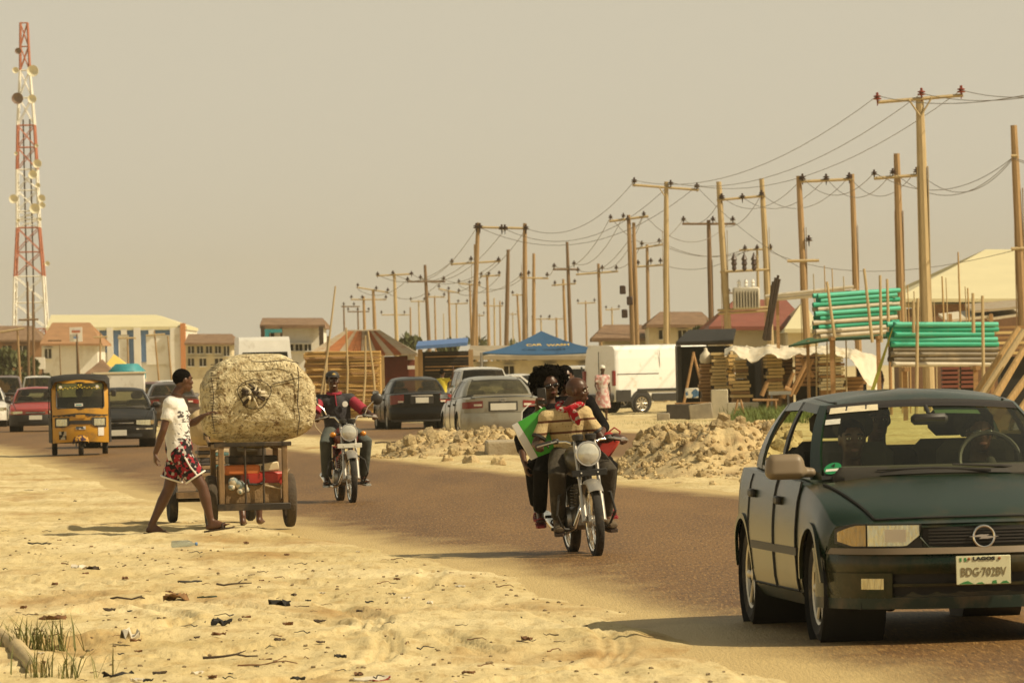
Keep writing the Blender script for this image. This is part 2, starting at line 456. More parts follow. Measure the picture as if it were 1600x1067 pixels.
def sand_material():
    m = bpy.data.materials.new('sand'); m.use_nodes = True; nt = m.node_tree; b = nt.nodes['Principled BSDF']
    b.inputs['Roughness'].default_value = .95; b.inputs['Specular IOR Level'].default_value = .1
    tc = nt.nodes.new('ShaderNodeTexCoord')
    def noise(scale, detail=6, rough=.6, st=None):
        n = nt.nodes.new('ShaderNodeTexNoise'); n.inputs['Scale'].default_value = scale; n.inputs['Detail'].default_value = detail; n.inputs['Roughness'].default_value = rough
        v = tc.outputs['Object']
        if st:
            mp = nt.nodes.new('ShaderNodeMapping'); mp.inputs['Scale'].default_value = st; nt.links.new(v, mp.inputs[0]); v = mp.outputs[0]
        nt.links.new(v, n.inputs['Vector']); return n.outputs['Fac']
    def ramp(src, a, bb, ca, cb):
        r = nt.nodes.new('ShaderNodeValToRGB'); e = r.color_ramp.elements; e[0].position = a; e[0].color = (*ca, 1); e[1].position = bb; e[1].color = (*cb, 1)
        nt.links.new(src, r.inputs[0]); return r.outputs[0]
    def mix(f, a, c):
        x = nt.nodes.new('ShaderNodeMix'); x.data_type = 'RGBA'; nt.links.new(f, x.inputs[0]); nt.links.new(a, x.inputs[6])
        if isinstance(c, tuple): x.inputs[7].default_value = (*c, 1)
        else: nt.links.new(c, x.inputs[7])
        return x.outputs[2]
    base = ramp(noise(.35, 5), .3, .7, (.50, .39, .185), (.70, .595, .355))
    fine = ramp(noise(9, 6, .7), .35, .75, (0, 0, 0), (1, 1, 1))
    c = mix(ramp(noise(1, 5, .7, (11, 1.6, 1)), .50, .68, (0, 0, 0), (.6, .6, .6)), base, (.34, .22, .08))
    c = mix(ramp(noise(1, 4, .7, (24, 3.5, 1)), .60, .72, (0, 0, 0), (.7, .7, .7)), c, (.20, .125, .05))
    c = mix(ramp(noise(.55, 5, .62, (1, .45, 1)), .53, .70, (0, 0, 0), (.8, .8, .8)), c, (.33, .19, .065))
    c = mix(ramp(noise(70, 2), .68, .74, (0, 0, 0), (.8, .8, .8)), c, (.12, .08, .04))
    nt.links.new(c, b.inputs['Base Color'])
    bp = nt.nodes.new('ShaderNodeBump'); bp.inputs['Strength'].default_value = .55; bp.inputs['Distance'].default_value = .03
    nt.links.new(noise(1, 5, .7, (16, 5, 1)), bp.inputs['Height']); nt.links.new(bp.outputs[0], b.inputs['Normal'])
    return m
M_SAND = sand_material()
ground = link_mesh('ground', build_ground(), M_SAND)
tag(ground, 'pale yellow dusty sand covering the verge, median and yard', 'ground', kind='structure')

def asphalt_material():
    m = bpy.data.materials.new('asphalt'); m.use_nodes = True; nt = m.node_tree; b = nt.nodes['Principled BSDF']
    tc = nt.nodes.new('ShaderNodeTexCoord')
    def noise(scale, detail=6, rough=.6, st=None):
        n = nt.nodes.new('ShaderNodeTexNoise'); n.inputs['Scale'].default_value = scale; n.inputs['Detail'].default_value = detail; n.inputs['Roughness'].default_value = rough
        v = tc.outputs['Object']
        if st:
            mp = nt.nodes.new('ShaderNodeMapping'); mp.inputs['Scale'].default_value = st; mp.inputs['Rotation'].default_value = (0, 0, R(-7.8)); nt.links.new(v, mp.inputs[0]); v = mp.outputs[0]
        nt.links.new(v, n.inputs['Vector']); return n.outputs['Fac']
    def ramp(src, a, bb, ca, cb):
        r = nt.nodes.new('ShaderNodeValToRGB'); e = r.color_ramp.elements; e[0].position = a; e[0].color = (*ca, 1); e[1].position = bb; e[1].color = (*cb, 1)
        nt.links.new(src, r.inputs[0]); return r.outputs[0]
    def mix(f, a, c):
        x = nt.nodes.new('ShaderNodeMix'); x.data_type = 'RGBA'; nt.links.new(f, x.inputs[0]); nt.links.new(a, x.inputs[6])
        if isinstance(c, tuple): x.inputs[7].default_value = (*c, 1)
        else: nt.links.new(c, x.inputs[7])
        return x.outputs[2]
    c = ramp(noise(.5, 6, .6, (1.3, .10, 1)), .33, .68, (.105, .050, .013), (.205, .108, .031))
    c = mix(ramp(noise(1, 3, .7, (44, 3.0, 1)), .52, .66, (0, 0, 0), (.75, .75, .75)), c, (.36, .205, .065))
    c = mix(ramp(noise(1, 3, .7, (38, 2.6, 1)), .54, .66, (0, 0, 0), (.7, .7, .7)), c, (.040, .023, .010))
    c = mix(ramp(noise(1.6, 5, .6, (1, .3, 1)), .66, .70, (0, 0, 0), (.4, .4, .4)), c, (.05, .026, .010))
    at_ = nt.nodes.new('ShaderNodeAttribute'); at_.attribute_name = 'dust'
    ad = nt.nodes.new('ShaderNodeMath'); ad.operation = 'ADD'; nt.links.new(at_.outputs['Fac'], ad.inputs[0])
    nn = nt.nodes.new('ShaderNodeMath'); nn.operation = 'MULTIPLY_ADD'; nn.inputs[1].default_value = 1.1; nn.inputs[2].default_value = -.55
    nt.links.new(noise(1.1, 7, .68, (1.2, .35, 1)), nn.inputs[0]); nt.links.new(nn.outputs[0], ad.inputs[1])
    f = ramp(ad.outputs[0], .30, .95, (0, 0, 0), (1, 1, 1))
    c = mix(f, c, (.50, .37, .16))
    nt.links.new(c, b.inputs['Base Color'])
    b.inputs['Roughness'].default_value = .62; b.inputs['Specular IOR Level'].default_value = .45
    bp = nt.nodes.new('ShaderNodeBump'); bp.inputs['Strength'].default_value = .9; bp.inputs['Distance'].default_value = .012
    nt.links.new(noise(1, 3, .7, (40, 6, 1)), bp.inputs['Height']); nt.links.new(bp.outputs[0], b.inputs['Normal'])
    return m
M_ASPH = asphalt_material()
def road_sheet(name, fl, fr, z, d0, d1, label, sides=(1.0, 1.0)):
    rows = [d0]
    while rows[-1] < d1: rows.append(rows[-1] * 1.02 + .1)
    n = 26; co = []; dust = []
    for D in rows:
        a, b = float(fl(D)) - .6, float(fr(D)) + .6
        for j in range(n):
            t = j / (n - 1); x = a + (b - a) * t; co.append((x, D, z + .03 * (1 - (2 * t - 1) ** 2)))
            dl, dr = (x - a) - .6, (b - x) - .6
            dust.append(max(math.exp(-max(dl, 0) / .75) * sides[0], math.exp(-max(dr, 0) / .5) * sides[1]))
    f = [(i * n + j, i * n + j + 1, (i + 1) * n + j + 1, (i + 1) * n + j) for i in range(len(rows) - 1) for j in range(n - 1)]
    me = bpy.data.meshes.new(name); me.from_pydata(co, [], f)
    at_ = me.attributes.new('dust', 'FLOAT', 'POINT'); at_.data.foreach_set('value', dust)
    for p in me.polygons: p.use_smooth = True
    o = link_mesh(name, me, M_ASPH)
    return tag(o, label, 'road', kind='structure')
road_sheet('road', road_l, road_r, -.008, 5, 3000, 'worn brown asphalt carriageway dusted with sand along its edges')
road_sheet('road', far_l, far_r, -.012, 60, 3000, 'far asphalt carriageway beyond the sandy median', (1.0, 1.0))

def mound(name, label, cx, cd, lx, ld, h, seed, nclod, nsmall, shape=None):
    """a heap of dug-up sand: a bumpy heap, single clods on it, and loose crumbs"""
    t = thing(name, label, 'rubble', (cx, cd, 0))
    rng = random.Random(seed)
    def hz(x, y):
        r = np.sqrt((x / lx) ** 2 + (y / ld) ** 2)
        r = (np.abs(x / lx) ** 2.6 + np.abs(y / ld) ** 2.2) ** (1 / 2.4)
        prof = (1 - sstep(r, .50, 1.0))
        rough = .55 + .9 * (fbm(x * 1.3 + 7, y * 1.0 + seed, 4, seed) ** 1.2)
        ridge = np.abs(fbm(x * 2.2, y * 1.6, 4, seed + 3) - .5) * 2
        return h * prof * rough * (1.0 - .35 * ridge) + prof * (fbm(x * 9, y * 9, 3, seed + 8) - .5) * .14 + prof * (fbm(x * 22, y * 22, 2, seed + 9) - .5) * .05 - .10 * sstep(r, .85, 1.05) + .03
    nx, ny = 150, 70
    X, Y = np.meshgrid(np.linspace(-lx * 1.05, lx * 1.05, nx), np.linspace(-ld * 1.05, ld * 1.05, ny))
    Z = hz(X, Y)
    mb = MB(); mb.grid([[(X[i, j], Y[i, j], Z[i, j]) for j in range(nx)] for i in range(ny)])
    mb.build('heap', M_DIRT, t, sharp=60)
    protos = []
    for k in range(6):
        b = MB(); b.ball((0, 0, 0), (1, .85, .72), 8, rings=5)
        b.v = [tuple(Vector(p) * (0.72 + .55 * rng.random())) for p in b.v]
        protos.append(b)
    pm = []
    for k, b in enumerate(protos):
        me = b.mesh('clod', smooth=False); me.materials.append(M_DIRT if k % 3 else M_CLOD); pm.append(me)
    def spot():
        while True:
            x, y = rng.uniform(-lx, lx), rng.uniform(-ld, ld * .6)
            if math.hypot(x / lx, y / ld) < .97 and rng.random() < .35 + .65 * (1 - math.hypot(x / lx, y / ld)) + .25: return x, y
    for k in range(nclod):
        x, y = spot(); s = rng.uniform(.05, .11) * (1.5 if rng.random() < .12 else 1)
        o = bpy.data.objects.new('clod', pm[k % 6]); C.objects.link(o); o.parent = t
        o.location = (x, y, float(hz(np.array(x), np.array(y))) + s * .25); o.scale = (s, s, s); o.rotation_euler = (rng.random() * 6, rng.random() * 6, rng.random() * 6)
    sm = MB()
    for k in range(nsmall):
        x, y = spot(); x *= 1.12; y *= 1.12; s = rng.uniform(.012, .05); z = max(float(hz(np.array(x), np.array(y))), .0) + s * .3
        src = protos[k % 6]; M = Matrix.Rotation(rng.random() * 6, 3, 'Z') @ Matrix.Rotation(rng.random() * 6, 3, 'X')
        sm.add([Vector((x, y, z)) + M @ (Vector(p) * s) for p in src.v], src.f)
    o = sm.build('crumbs', M_DIRT, t, smooth=False); o['kind'] = 'stuff'
    return t
M_DIRT = mat('dug_sand', (.54, .42, .22), .95, var=.28, scale=5, bump=.9, bscale=30, dirt=(.34, .23, .11), damt=.45, dscale=3)
M_CLOD = mat('clod_dark', (.44, .34, .19), .95, var=.3, scale=7, bump=.9, bscale=30)
mound('rubble_mound', 'long heap of dug up sandy rubble on the median beside the white van', 3.0, 85.2, 1.75, 5.0, .60, 4, 170, 1500)
mound('rubble_mound', 'low heap of broken rubble on the median in front of the silver sedan', -.95, 108.8, 1.7, 3.2, .36, 11, 110, 900)
# broken kerb block lying in the low heap, and loose lumps along the median
def block(name, label, cat, loc, size, rotz, m, tilt=0.0, group=None, bev=.02):
    t = MB(); t.box((0, 0, size[2] / 2), size, bev=bev)
    rng = random.Random(int(loc[0] * 97 + loc[1] * 13)); t.v = [(x + rng.uniform(-.02, .02) * size[0], y + rng.uniform(-.02, .02) * size[1], z + rng.uniform(-.02, .02) * size[2]) for x, y, z in t.v]
    o = t.build(name, m, smooth=False); o.location = loc; o.rotation_euler = (tilt, 0, rotz)
    return tag(o, label, cat, group)
M_CONC = mat('weathered_concrete', (.40, .34, .24), .9, var=.2, scale=4, bump=.5, bscale=25, dirt=(.22, .16, .09), damt=.4)
block('concrete_block', 'broken concrete kerb block with a dark flat face in the low rubble', 'block', (-.12, 105.9, .02), (.80, .5, .27), R(6), M_CONC, R(4))
# ------------------------------------------------------------------ far buildings, mast, trees
M_WHITE = mat('white_paint', (.78, .75, .68), .6, var=.06, scale=1, dirt=(.5, .42, .28), damt=.2, dscale=.6)
M_CREAM = mat('cream_wall', (.66, .58, .40), .8, var=.12, scale=.8, dirt=(.4, .3, .17), damt=.3, dscale=.5)
M_CREAMROOF = mat('cream_roof_sheet', (.66, .60, .38), .6, var=.06, scale=.6)
M_BLUE = mat('blue_panel', (.10, .22, .48), .6, var=.12, scale=.8)
M_ORANGE = mat('orange_pillar', (.55, .22, .08), .7, var=.1)
M_BROOF = mat('brown_roof', (.20, .12, .07), .8, var=.25, scale=1.5, dirt=(.30, .19, .11), damt=.35)
M_REDROOF = mat('red_roof', (.24, .075, .05), .7, var=.2, scale=1.2, dirt=(.2, .07, .04), damt=.3)
M_TERRA = mat('terracotta_roof', (.34, .18, .085), .8, var=.2, scale=1.2)
M_DARKWOOD = mat('dark_wood', (.055, .035, .022), .85, var=.35, scale=4, stretch=(1, 1, 8))
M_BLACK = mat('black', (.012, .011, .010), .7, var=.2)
M_SHADE = mat('dark_opening', (.02, .016, .012), .9, var=.1)
M_RED = mat('signal_red', (.42, .13, .07), .6, var=.12)
M_TWHITE = mat('mast_white', (.80, .78, .72), .6, var=.08)
M_STEEL = mat('dull_steel', (.30, .28, .25), .5, .6, var=.2)
M_TEAL = mat('teal_paint', (.03, .26, .30), .6, var=.15)
M_YELLOW = mat('yellow_canvas', (.70, .52, .12), .8, var=.1)
def slabbox(mb, px0, py0, px1, py1, D, depth, ground_=False):
    """a block whose camera-side face fills the pixel rectangle at distance D"""
    a = at(px0, py1, D); b = at(px1, py0, D)
    z0 = 0.0 if ground_ else min(a.z, b.z); z1 = max(a.z, b.z)
    mb.box(((a.x + b.x) / 2, D + depth / 2, (z0 + z1) / 2), (abs(b.x - a.x), depth, z1 - z0)); return mb
def local(t, D):
    """put a thing's base at the ground below a pixel column; parts are then built in place"""
    return t
class Place:
    """parts given in scene coordinates, stored relative to the thing's base"""
    def __init__(s, name, label, cat, base, group=None):
        s.o = thing(name, label, cat, base, group=group); s.b = Vector(base)
    def part(s, mb, name, m, parent=None, **k):
        mb.v = [tuple(Vector(p) - s.b) for p in mb.v]
        return mb.build(name, m, parent or s.o, **k)

def mast():
    D = 690.0; s = D / FPX
    b = at(49, 560, D); b.z = 0
    P = Place('radio_mast', 'tall red and white lattice radio mast with round dish antennas', 'mast', b)
    top = at(37, 36, D).z
    k = [(22, 75, 565), (24, 74, 500), (27, 71, 430), (30, 64, 355), (30, 61, 265), (31, 57, 195), (32, 55, 165), (31, 47, 130), (32, 43, 36)]
    # half width by height
    hs = [at(40, y, D).z for _, _, y in k]; ws = [(r - l) * s / 2 for l, r, _ in k]
    hs[0] = 0
    def hw(z): return float(np.interp(z, hs, ws))
    bands = [(0, 514), (514, 432), (432, 356), (356, 262), (262, 196), (196, 150), (150, 110), (110, 36)]
    cols = [M_RED, M_TWHITE, M_RED, M_TWHITE, M_RED, M_TWHITE, M_RED, M_RED]
    cols = [M_RED, M_TWHITE, M_RED, M_RED, M_TWHITE, M_RED, M_TWHITE, M_RED]
    zs = [0] + [at(40, y, D).z for y in (514, 432, 356, 330, 265, 196, 110, 36)]
    cols = [M_RED, M_TWHITE, M_RED, M_TWHITE, M_TWHITE, M_RED, M_TWHITE, M_RED]
    for i in range(8):
        z0, z1 = zs[i], zs[i + 1]; mb = MB(); n = max(2, int((z1 - z0) / 2.2))
        for j in range(n):
            za, zb = z0 + (z1 - z0) * j / n, z0 + (z1 - z0) * (j + 1) / n
            wa, wb = hw(za), hw(zb)
            ca = [(-wa, -wa), (wa, -wa), (wa, wa), (-wa, wa)]; cb = [(-wb, -wb), (wb, -wb), (wb, wb), (-wb, wb)]
            for q in range(4):
                q2 = (q + 1) % 4; o = lambda c, z: Vector((b.x + c[0], b.y + c[1], z))
                mb.cyl(o(ca[q], za), o(cb[q], zb), .13, n=5)
                mb.cyl(o(ca[q], za), o(cb[q2], zb), .055, n=4)
                mb.cyl(o(ca[q2], za), o(cb[q], zb), .055, n=4)
                mb.cyl(o(cb[q], zb), o(cb[q2], zb), .055, n=4)
        P.part(mb, 'lattice_section', cols[i], smooth=False)
    mb = MB()
    for dx in (-.35, .45): mb.box((b.x + dx, b.y, top * .37), (.16, .3, top * .74))
    P.part(mb, 'cable_ladder', M_DARKWOOD)
    M_DISH = mat('dish_cream', (.72, .66, .48), .6, var=.1); M_DISHB = mat('dish_brown', (.16, .09, .06), .6, var=.1)
    for (x, y, r, dark) in [(28, 80, 5, 1), (24, 110, 5, 0), (51, 111, 9, 0), (27, 154, 9, 1), (50, 155, 7, 0), (58, 256, 7, 0), (51, 273, 7, 0), (59, 290, 4, 0), (21, 311, 7, 0), (65, 310, 6, 0), (54, 326, 8, 0), (66, 321, 5, 0), (25, 240, 3, 0), (57, 228, 3, 0), (74, 412, 4, 0), (28, 345, 3, 0), (62, 343, 3, 0)]:
        p = at(x, y, D - 1.5); mb = MB(); rr = r * s
        mb.lathe([(.02, .18 * rr), (rr * .6, .05 * rr), (rr, -.25 * rr), (rr, .35 * rr), (.02, .5 * rr)], p, 'Y', 14)
        w = hw(p.z); tx = max(b.x - w, min(b.x + w, p.x)); mb.cyl((p.x, p.y + .1, p.z), (tx, b.y, p.z), .06, n=4)
        P.part(mb, 'dish', M_DISHB if dark else M_DISH)
    return P.o
mast()

def hall():
    D = 600.0; P = Place('hall', 'long pale hall with blue panels between white pillars under a cream roof', 'building', (at(185, 575, D).x, D, 0))
    mb = slabbox(MB(), 78, 515, 290, 580, D, 22, True); P.part(mb, 'wall', M_WHITE)
    a, b_ = at(72, 517, D - .6), at(292, 515, D - .6); c, d = at(95, 497, D + 7), at(280, 497, D + 7)
    mb = MB(); mb.slab([[a, b_], [at(80, 497, D + 7), at(245, 497, D + 7)]], (0, 0, .35)); mb.slab([[b_, b_ + Vector((0, 22, 0))], [at(245, 497, D + 7), at(245, 497, D + 7) + Vector((0, 8, 0))]], (0, 0, .3))
    P.part(mb, 'roof', M_CREAMROOF, smooth=False)
    for x0, x1, y0, y1 in [(133, 168, 515, 552), (176, 210, 515, 572), (219, 266, 515, 566)]:
        f = P.part(slabbox(MB(), x0, y0, x1, y1, D - .15, .2), 'panel', M_BLUE)
        P.part(slabbox(MB(), x0 + 10, y0 + 8, x1 - (9 if x0 < 200 else 0), y1 + 4, D - .35, .2), 'infill', M_WHITE, f)
        P.part(slabbox(MB(), x0 + 13, y0 - 1, x0 + 22, y0 + 8, D - .6, .3), 'hopper', M_WHITE, f)
    for x0, x1 in [(168, 176), (210, 219), (267, 283)]:
        P.part(slabbox(MB(), x0, 512, x1, 578, D - .8, .9, True), 'pillar', M_WHITE)
    P.part(slabbox(MB(), 283, 505, 289, 580, D - 1, 1.2, True), 'pillar', M_ORANGE)
hall()
def house(name, label, D, wall, roof, wm, rm, depth=10, hip=.25, windows=(), wcol=None, posts=(), group=None):
    x0, y0, x1, y1 = wall; rx0, ry0, rx1, ry1 = roof
    P = Place(name, label, 'building', (at((x0 + x1) / 2, y1, D).x, D, 0), group)
    P.part(slabbox(MB(), x0, y0, x1, y1, D, depth, True), 'wall', wm)
    e0, e1 = at(rx0, ry1, D - .8), at(rx1, ry1, D - .8); w = rx1 - rx0
    r0, r1 = at(rx0 + w * hip, ry0, D + depth / 2), at(rx1 - w * hip, ry0, D + depth / 2)
    b0, b1 = e0 + Vector((0, depth + 1.6, 0)), e1 + Vector((0, depth + 1.6, 0))
    mb = MB(); mb.slab([[e0, e1], [r0, r1], [b0, b1]], (0, 0, .18)); mb.add([e0, r0, b0], [(0, 1, 2)]); mb.add([e1, r1, b1], [(0, 1, 2)])
    P.part(mb, 'roof', rm, smooth=False)
    for wx0, wy0, wx1, wy1 in windows:
        w = P.part(slabbox(MB(), wx0, wy0, wx1, wy1, D - .06, .12), 'window', wcol or M_SHADE); mx = (wx0 + wx1) / 2
        P.part(slabbox(MB(), wx0 - 1, wy1, wx1 + 1, wy1 + 1.4, D - .3, .35), 'sill', M_WHITE, w); P.part(slabbox(MB(), mx - .4, wy0, mx + .4, wy1, D - .10, .05), 'mullion', M_WHITE, w); P.part(slabbox(MB(), wx0 - 1.2, wy0 - 2, wx1 + 1.2, wy0 - .4, D - .5, .55), 'hood', wm, w)
    for q in posts: P.part(slabbox(MB(), q[0], q[1], q[2], q[3], D - 1.2, .3, True), 'post', M_DARKWOOD)
    return P
house('house', 'house with a terracotta roof and white wall beside the radio mast', 520, (66, 538, 152, 590), (62, 507, 160, 540), M_WHITE, M_TERRA, 10, .2, [(70, 545, 80, 560)])
house('house', 'low building with a brown roof at the left edge behind the mast', 540, (-30, 530, 66, 585), (-40, 512, 68, 534), M_TERRA, M_BROOF, 9, .15, [(5, 540, 18, 556), (28, 540, 42, 556)])
house('shop_building', 'unfinished two storey building with brown roof behind the walking man', 480, (291, 537, 362, 590), (288, 525, 369, 539), M_CREAM, M_BROOF, 9, .08, [(294, 541, 303, 552), (308, 541, 317, 552), (322, 541, 331, 552), (336, 541, 345, 552), (350, 541, 358, 556), (294, 560, 303, 572), (312, 560, 322, 572), (336, 560, 348, 572)])
house('shop_building', 'white roadside shop front with brown roof and teal trim above the bale', 300, (411, 512, 503, 590), (406, 502, 508, 513), M_WHITE, M_BROOF, 7, .04, [(416, 514, 428, 528), (434, 538, 444, 548), (448, 538, 458, 548), (462, 538, 472, 548), (476, 538, 486, 548)], posts=[(409, 510, 413, 590), (500, 510, 505, 590), (438, 511, 441, 530)])
Pt = Place('shop_sign', 'teal angular sign frame on the white shop front', 'sign', (at(425, 530, 298).x, 298, 0))
mb = MB(); slabbox(mb, 414, 514, 420, 530, 297.5, .3); slabbox(mb, 420, 514, 440, 520, 297.5, .3); Pt.part(mb, 'sign_frame', M_TEAL)
mb = MB(); slabbox(mb, 415, 529, 417, 590, 297.6, .15, True); Pt.part(mb, 'post', M_DARKWOOD)
def billboard(label, D, x0, y0, x1, y1, m, legs):
    P = Place('billboard', label, 'sign', (at((x0 + x1) / 2, y1, D).x, D, 0))
    P.part(slabbox(MB(), x0, y0, x1, y1, D, .25), 'panel', m)
    for lx in legs: P.part(slabbox(MB(), lx - 1, y1 - 2, lx + 1, 600, D + .3, .2, True), 'leg', M_DARKWOOD)
    return P
pb = billboard('white square signboard with red and blue marks in front of the terracotta roof', 500, 109, 511, 128, 534, M_WHITE, (121,))
pb.part(slabbox(MB(), 112, 516, 125, 520, 499.8, .1), 'mark', M_RED); pb.part(slabbox(MB(), 115, 526, 122, 529, 499.8, .1), 'mark', M_BLUE)
billboard('plain white board standing in the bushes under the mast', 430, 50, 558, 70, 577, M_WHITE, (53, 67))
P = Place('canvas_tent', 'yellow canvas tent peak in front of the blue and white hall', 'tent', (at(185, 575, 470).x, 470, 0))
mb = MB(); a, b_, c = at(163, 573, 470), at(200, 573, 470), at(178, 553, 472); mb.add([a, b_, c, a + Vector((0, 4, 0)), b_ + Vector((0, 4, 0))], [(0, 1, 2), (1, 4, 2), (4, 3, 2), (3, 0, 2)]); P.part(mb, 'canopy', M_YELLOW, smooth=False)
mb = MB(); [mb.cyl((q.x, q.y, 0), q, .06, n=5) for q in (a, b_)]; P.part(mb, 'post', M_DARKWOOD)
P = Place('thatched_hut', 'low hut with a peaked brown roof behind the tricycle', 'hut', (at(152, 590, 330).x, 330, 0))
mb = MB(); a, b_, c = at(122, 592, 330), at(180, 590, 330), at(160, 561, 332); mb.add([a, b_, c, a + Vector((0, 4, 0)), b_ + Vector((0, 4, 0))], [(0, 1, 2), (1, 4, 2), (4, 3, 2), (3, 0, 2)]); P.part(mb, 'roof', M_BROOF, smooth=False)
P.part(slabbox(MB(), 128, 588, 176, 600, 331, 3, True), 'wall', M_CREAM)
# right-hand background
house('warehouse', 'large warehouse with a broad cream roof on the right skyline', 300, (1462, 470, 1720, 520), (1400, 395, 1800, 472), mat('brown_wall', (.20, .11, .06), .9, var=.2), M_CREAMROOF, 26, .35)
house('house', 'house with a dark red hipped roof behind the timber yard', 260, (1120, 512, 1262, 545), (1108, 474, 1268, 516), M_CREAM, M_REDROOF, 12, .25)
house('house', 'cream gabled house end beside the dark red roof', 255, (1232, 515, 1278, 560), (1226, 478, 1284, 520), M_CREAM, M_CREAMROOF, 9, .48)
house('house', 'brown roofed house behind the utility poles right of the canopy', 320, (1015, 508, 1112, 560), (1010, 492, 1118, 512), M_CREAM, M_BROOF, 10, .2, [(1030, 516, 1042, 530), (1060, 516, 1072, 530), (1090, 516, 1102, 530)])
house('shed', 'long low brown shed roof to the right of the blue canopy', 330, (945, 530, 1015, 560), (925, 512, 1022, 533), M_CREAM, M_BROOF, 8, .2)
house('shop_building', 'long low cream shop building behind the parked cars under the canopy', 262, (735, 560, 955, 600), (730, 546, 960, 562), M_CREAM, mat('tin_roof_dull', (.36, .30, .21), .6, .2, var=.25, scale=2), 8, .02, [(745, 572, 760, 590), (788, 572, 803, 590), (850, 570, 868, 590), (905, 570, 925, 590)])

def leaf_cloud(mb, c, r, n, size, rng):
    for _ in range(n):
        d = Vector((rng.gauss(0, 1), rng.gauss(0, 1), rng.gauss(0, 1))).normalized() * (rng.random() ** .4)
        p = Vector(c) + Vector((d.x * r[0], d.y * r[1], d.z * r[2])); s = size * rng.uniform(.6, 1.4)
        a = Vector((rng.gauss(0, 1), rng.gauss(0, 1), rng.gauss(0, 1))).normalized(); u, w = frame_of(a)
        mb.add([p - u * s, p + w * s * .55, p + u * s, p - w * s * .55], [(0, 1, 2, 3)])
M_LEAF = mat('foliage', (.075, .085, .022), .7, var=.5, scale=1.5)
M_BARK = mat('bark', (.10, .065, .04), .9, var=.3)
def tree(label, px, pyb, pyt, wpx, D, seed, n=900, group=None):
    rng = random.Random(seed); b = at(px, pyb, D); top = at(px, pyt, D).z; w = wpx * D / FPX / 2; h = max(top, 2.0)
    t = thing('tree', label, 'tree', (b.x, D, 0), group=group)
    mb = MB(); mb.tube([(0, 0, 0), (.1, 0, h * .3), (0, .1, h * .55)], [.18, .13, .08], 8)
    for k in range(5):
        a = k * 1.3 + rng.random(); mb.tube([(0, 0, h * .35), (math.cos(a) * w * .5, math.sin(a) * w * .5, h * .65)], [.08, .03], 6)
    mb.build('trunk', M_BARK, t)
    mb = MB()
    for k in range(11):
        a = rng.random() * 6.3; q = rng.random() ** .5
        c = (math.cos(a) * w * .75 * q, math.sin(a) * w * .75 * q, h * rng.uniform(.42, .86)); rr = w * rng.uniform(.28, .5)
        leaf_cloud(mb, c, (rr, rr, min(rr * .8, h * .16)), n // 11, .16 * max(1, D / 300), rng)
    mb.build('crown', M_LEAF, t, smooth=False); return t
tree('dark green tree behind the rusty roofed shack', 645, 560, 514, 55, 420, 1)
tree('smaller green tree right of the rusty roofed shack', 690, 560, 524, 60, 430, 2)
tree('spreading green tree under the mast at the left edge', 20, 585, 541, 80, 400, 3, 1300)
tree('bushy green tree beside the white board under the mast', 60, 585, 556, 50, 395, 4, 700)
tree('green tree above the brown roofs left of the dark red roof', 1085, 540, 486, 40, 300, 5, 600)
tree('green tree against the gable left of the dark red roof', 1118, 540, 480, 40, 290, 6, 600)
tree('scrubby tree beyond the brown shed roof', 1050, 540, 490, 45, 380, 7, 600)
tree('pale tree far off above the canopy', 800, 560, 528, 70, 600, 8, 600)
tree('distant tree between the far poles', 740, 560, 520, 50, 620, 9, 500)
tree('tree far down the road behind the brown roofed unfinished building', 372, 580, 548, 50, 560, 10, 500)
# ------------------------------------------------------------------ utility poles and wires
M_POLE = mat('weathered_pole', (.36, .235, .115), .85, var=.22, scale=3, stretch=(4, 4, .5), bump=.4, bscale=20)
M_POLEP = mat('pale_pole', (.46, .35, .19), .85, var=.2, scale=3, stretch=(4, 4, .5), bump=.4, bscale=20)
M_POLED = mat('dark_pole', (.20, .125, .065), .85, var=.25, scale=3, stretch=(4, 4, .5), bump=.4, bscale=20)
M_INS = mat('brown_insulator', (.05, .025, .018), .35, var=.2)
M_INSR = mat('red_insulator', (.22, .035, .02), .35, var=.2)
M_WIRE = mat('wire', (.16, .125, .085), .6, var=.1)
def _ins_mesh():
    b = MB(); b.lathe([(.02, -.14), (.03, -.02), (.13, 0), (.135, .03), (.05, .06), (.12, .08), (.12, .11), (.04, .14), (.045, .2), (.02, .22)], n=12); b.cyl((0, 0, -.2), (0, 0, 0), .018, n=6)
    return b.mesh('insulator')
INS = _ins_mesh(); INS.materials.append(M_INS)
INSR = INS.copy(); INSR.materials.clear(); INSR.materials.append(M_INSR)
def insulator(parent, p, base, s=1.0, red=False):
    o = bpy.data.objects.new('insulator', INSR if red else INS); C.objects.link(o); o.parent = parent
    o.location = Vector(p) - base; o.scale = (s, s, s); return o
FARP = 'crowd of far power poles'
FARL = 'thin distant power pole among the crowd above the shacks'
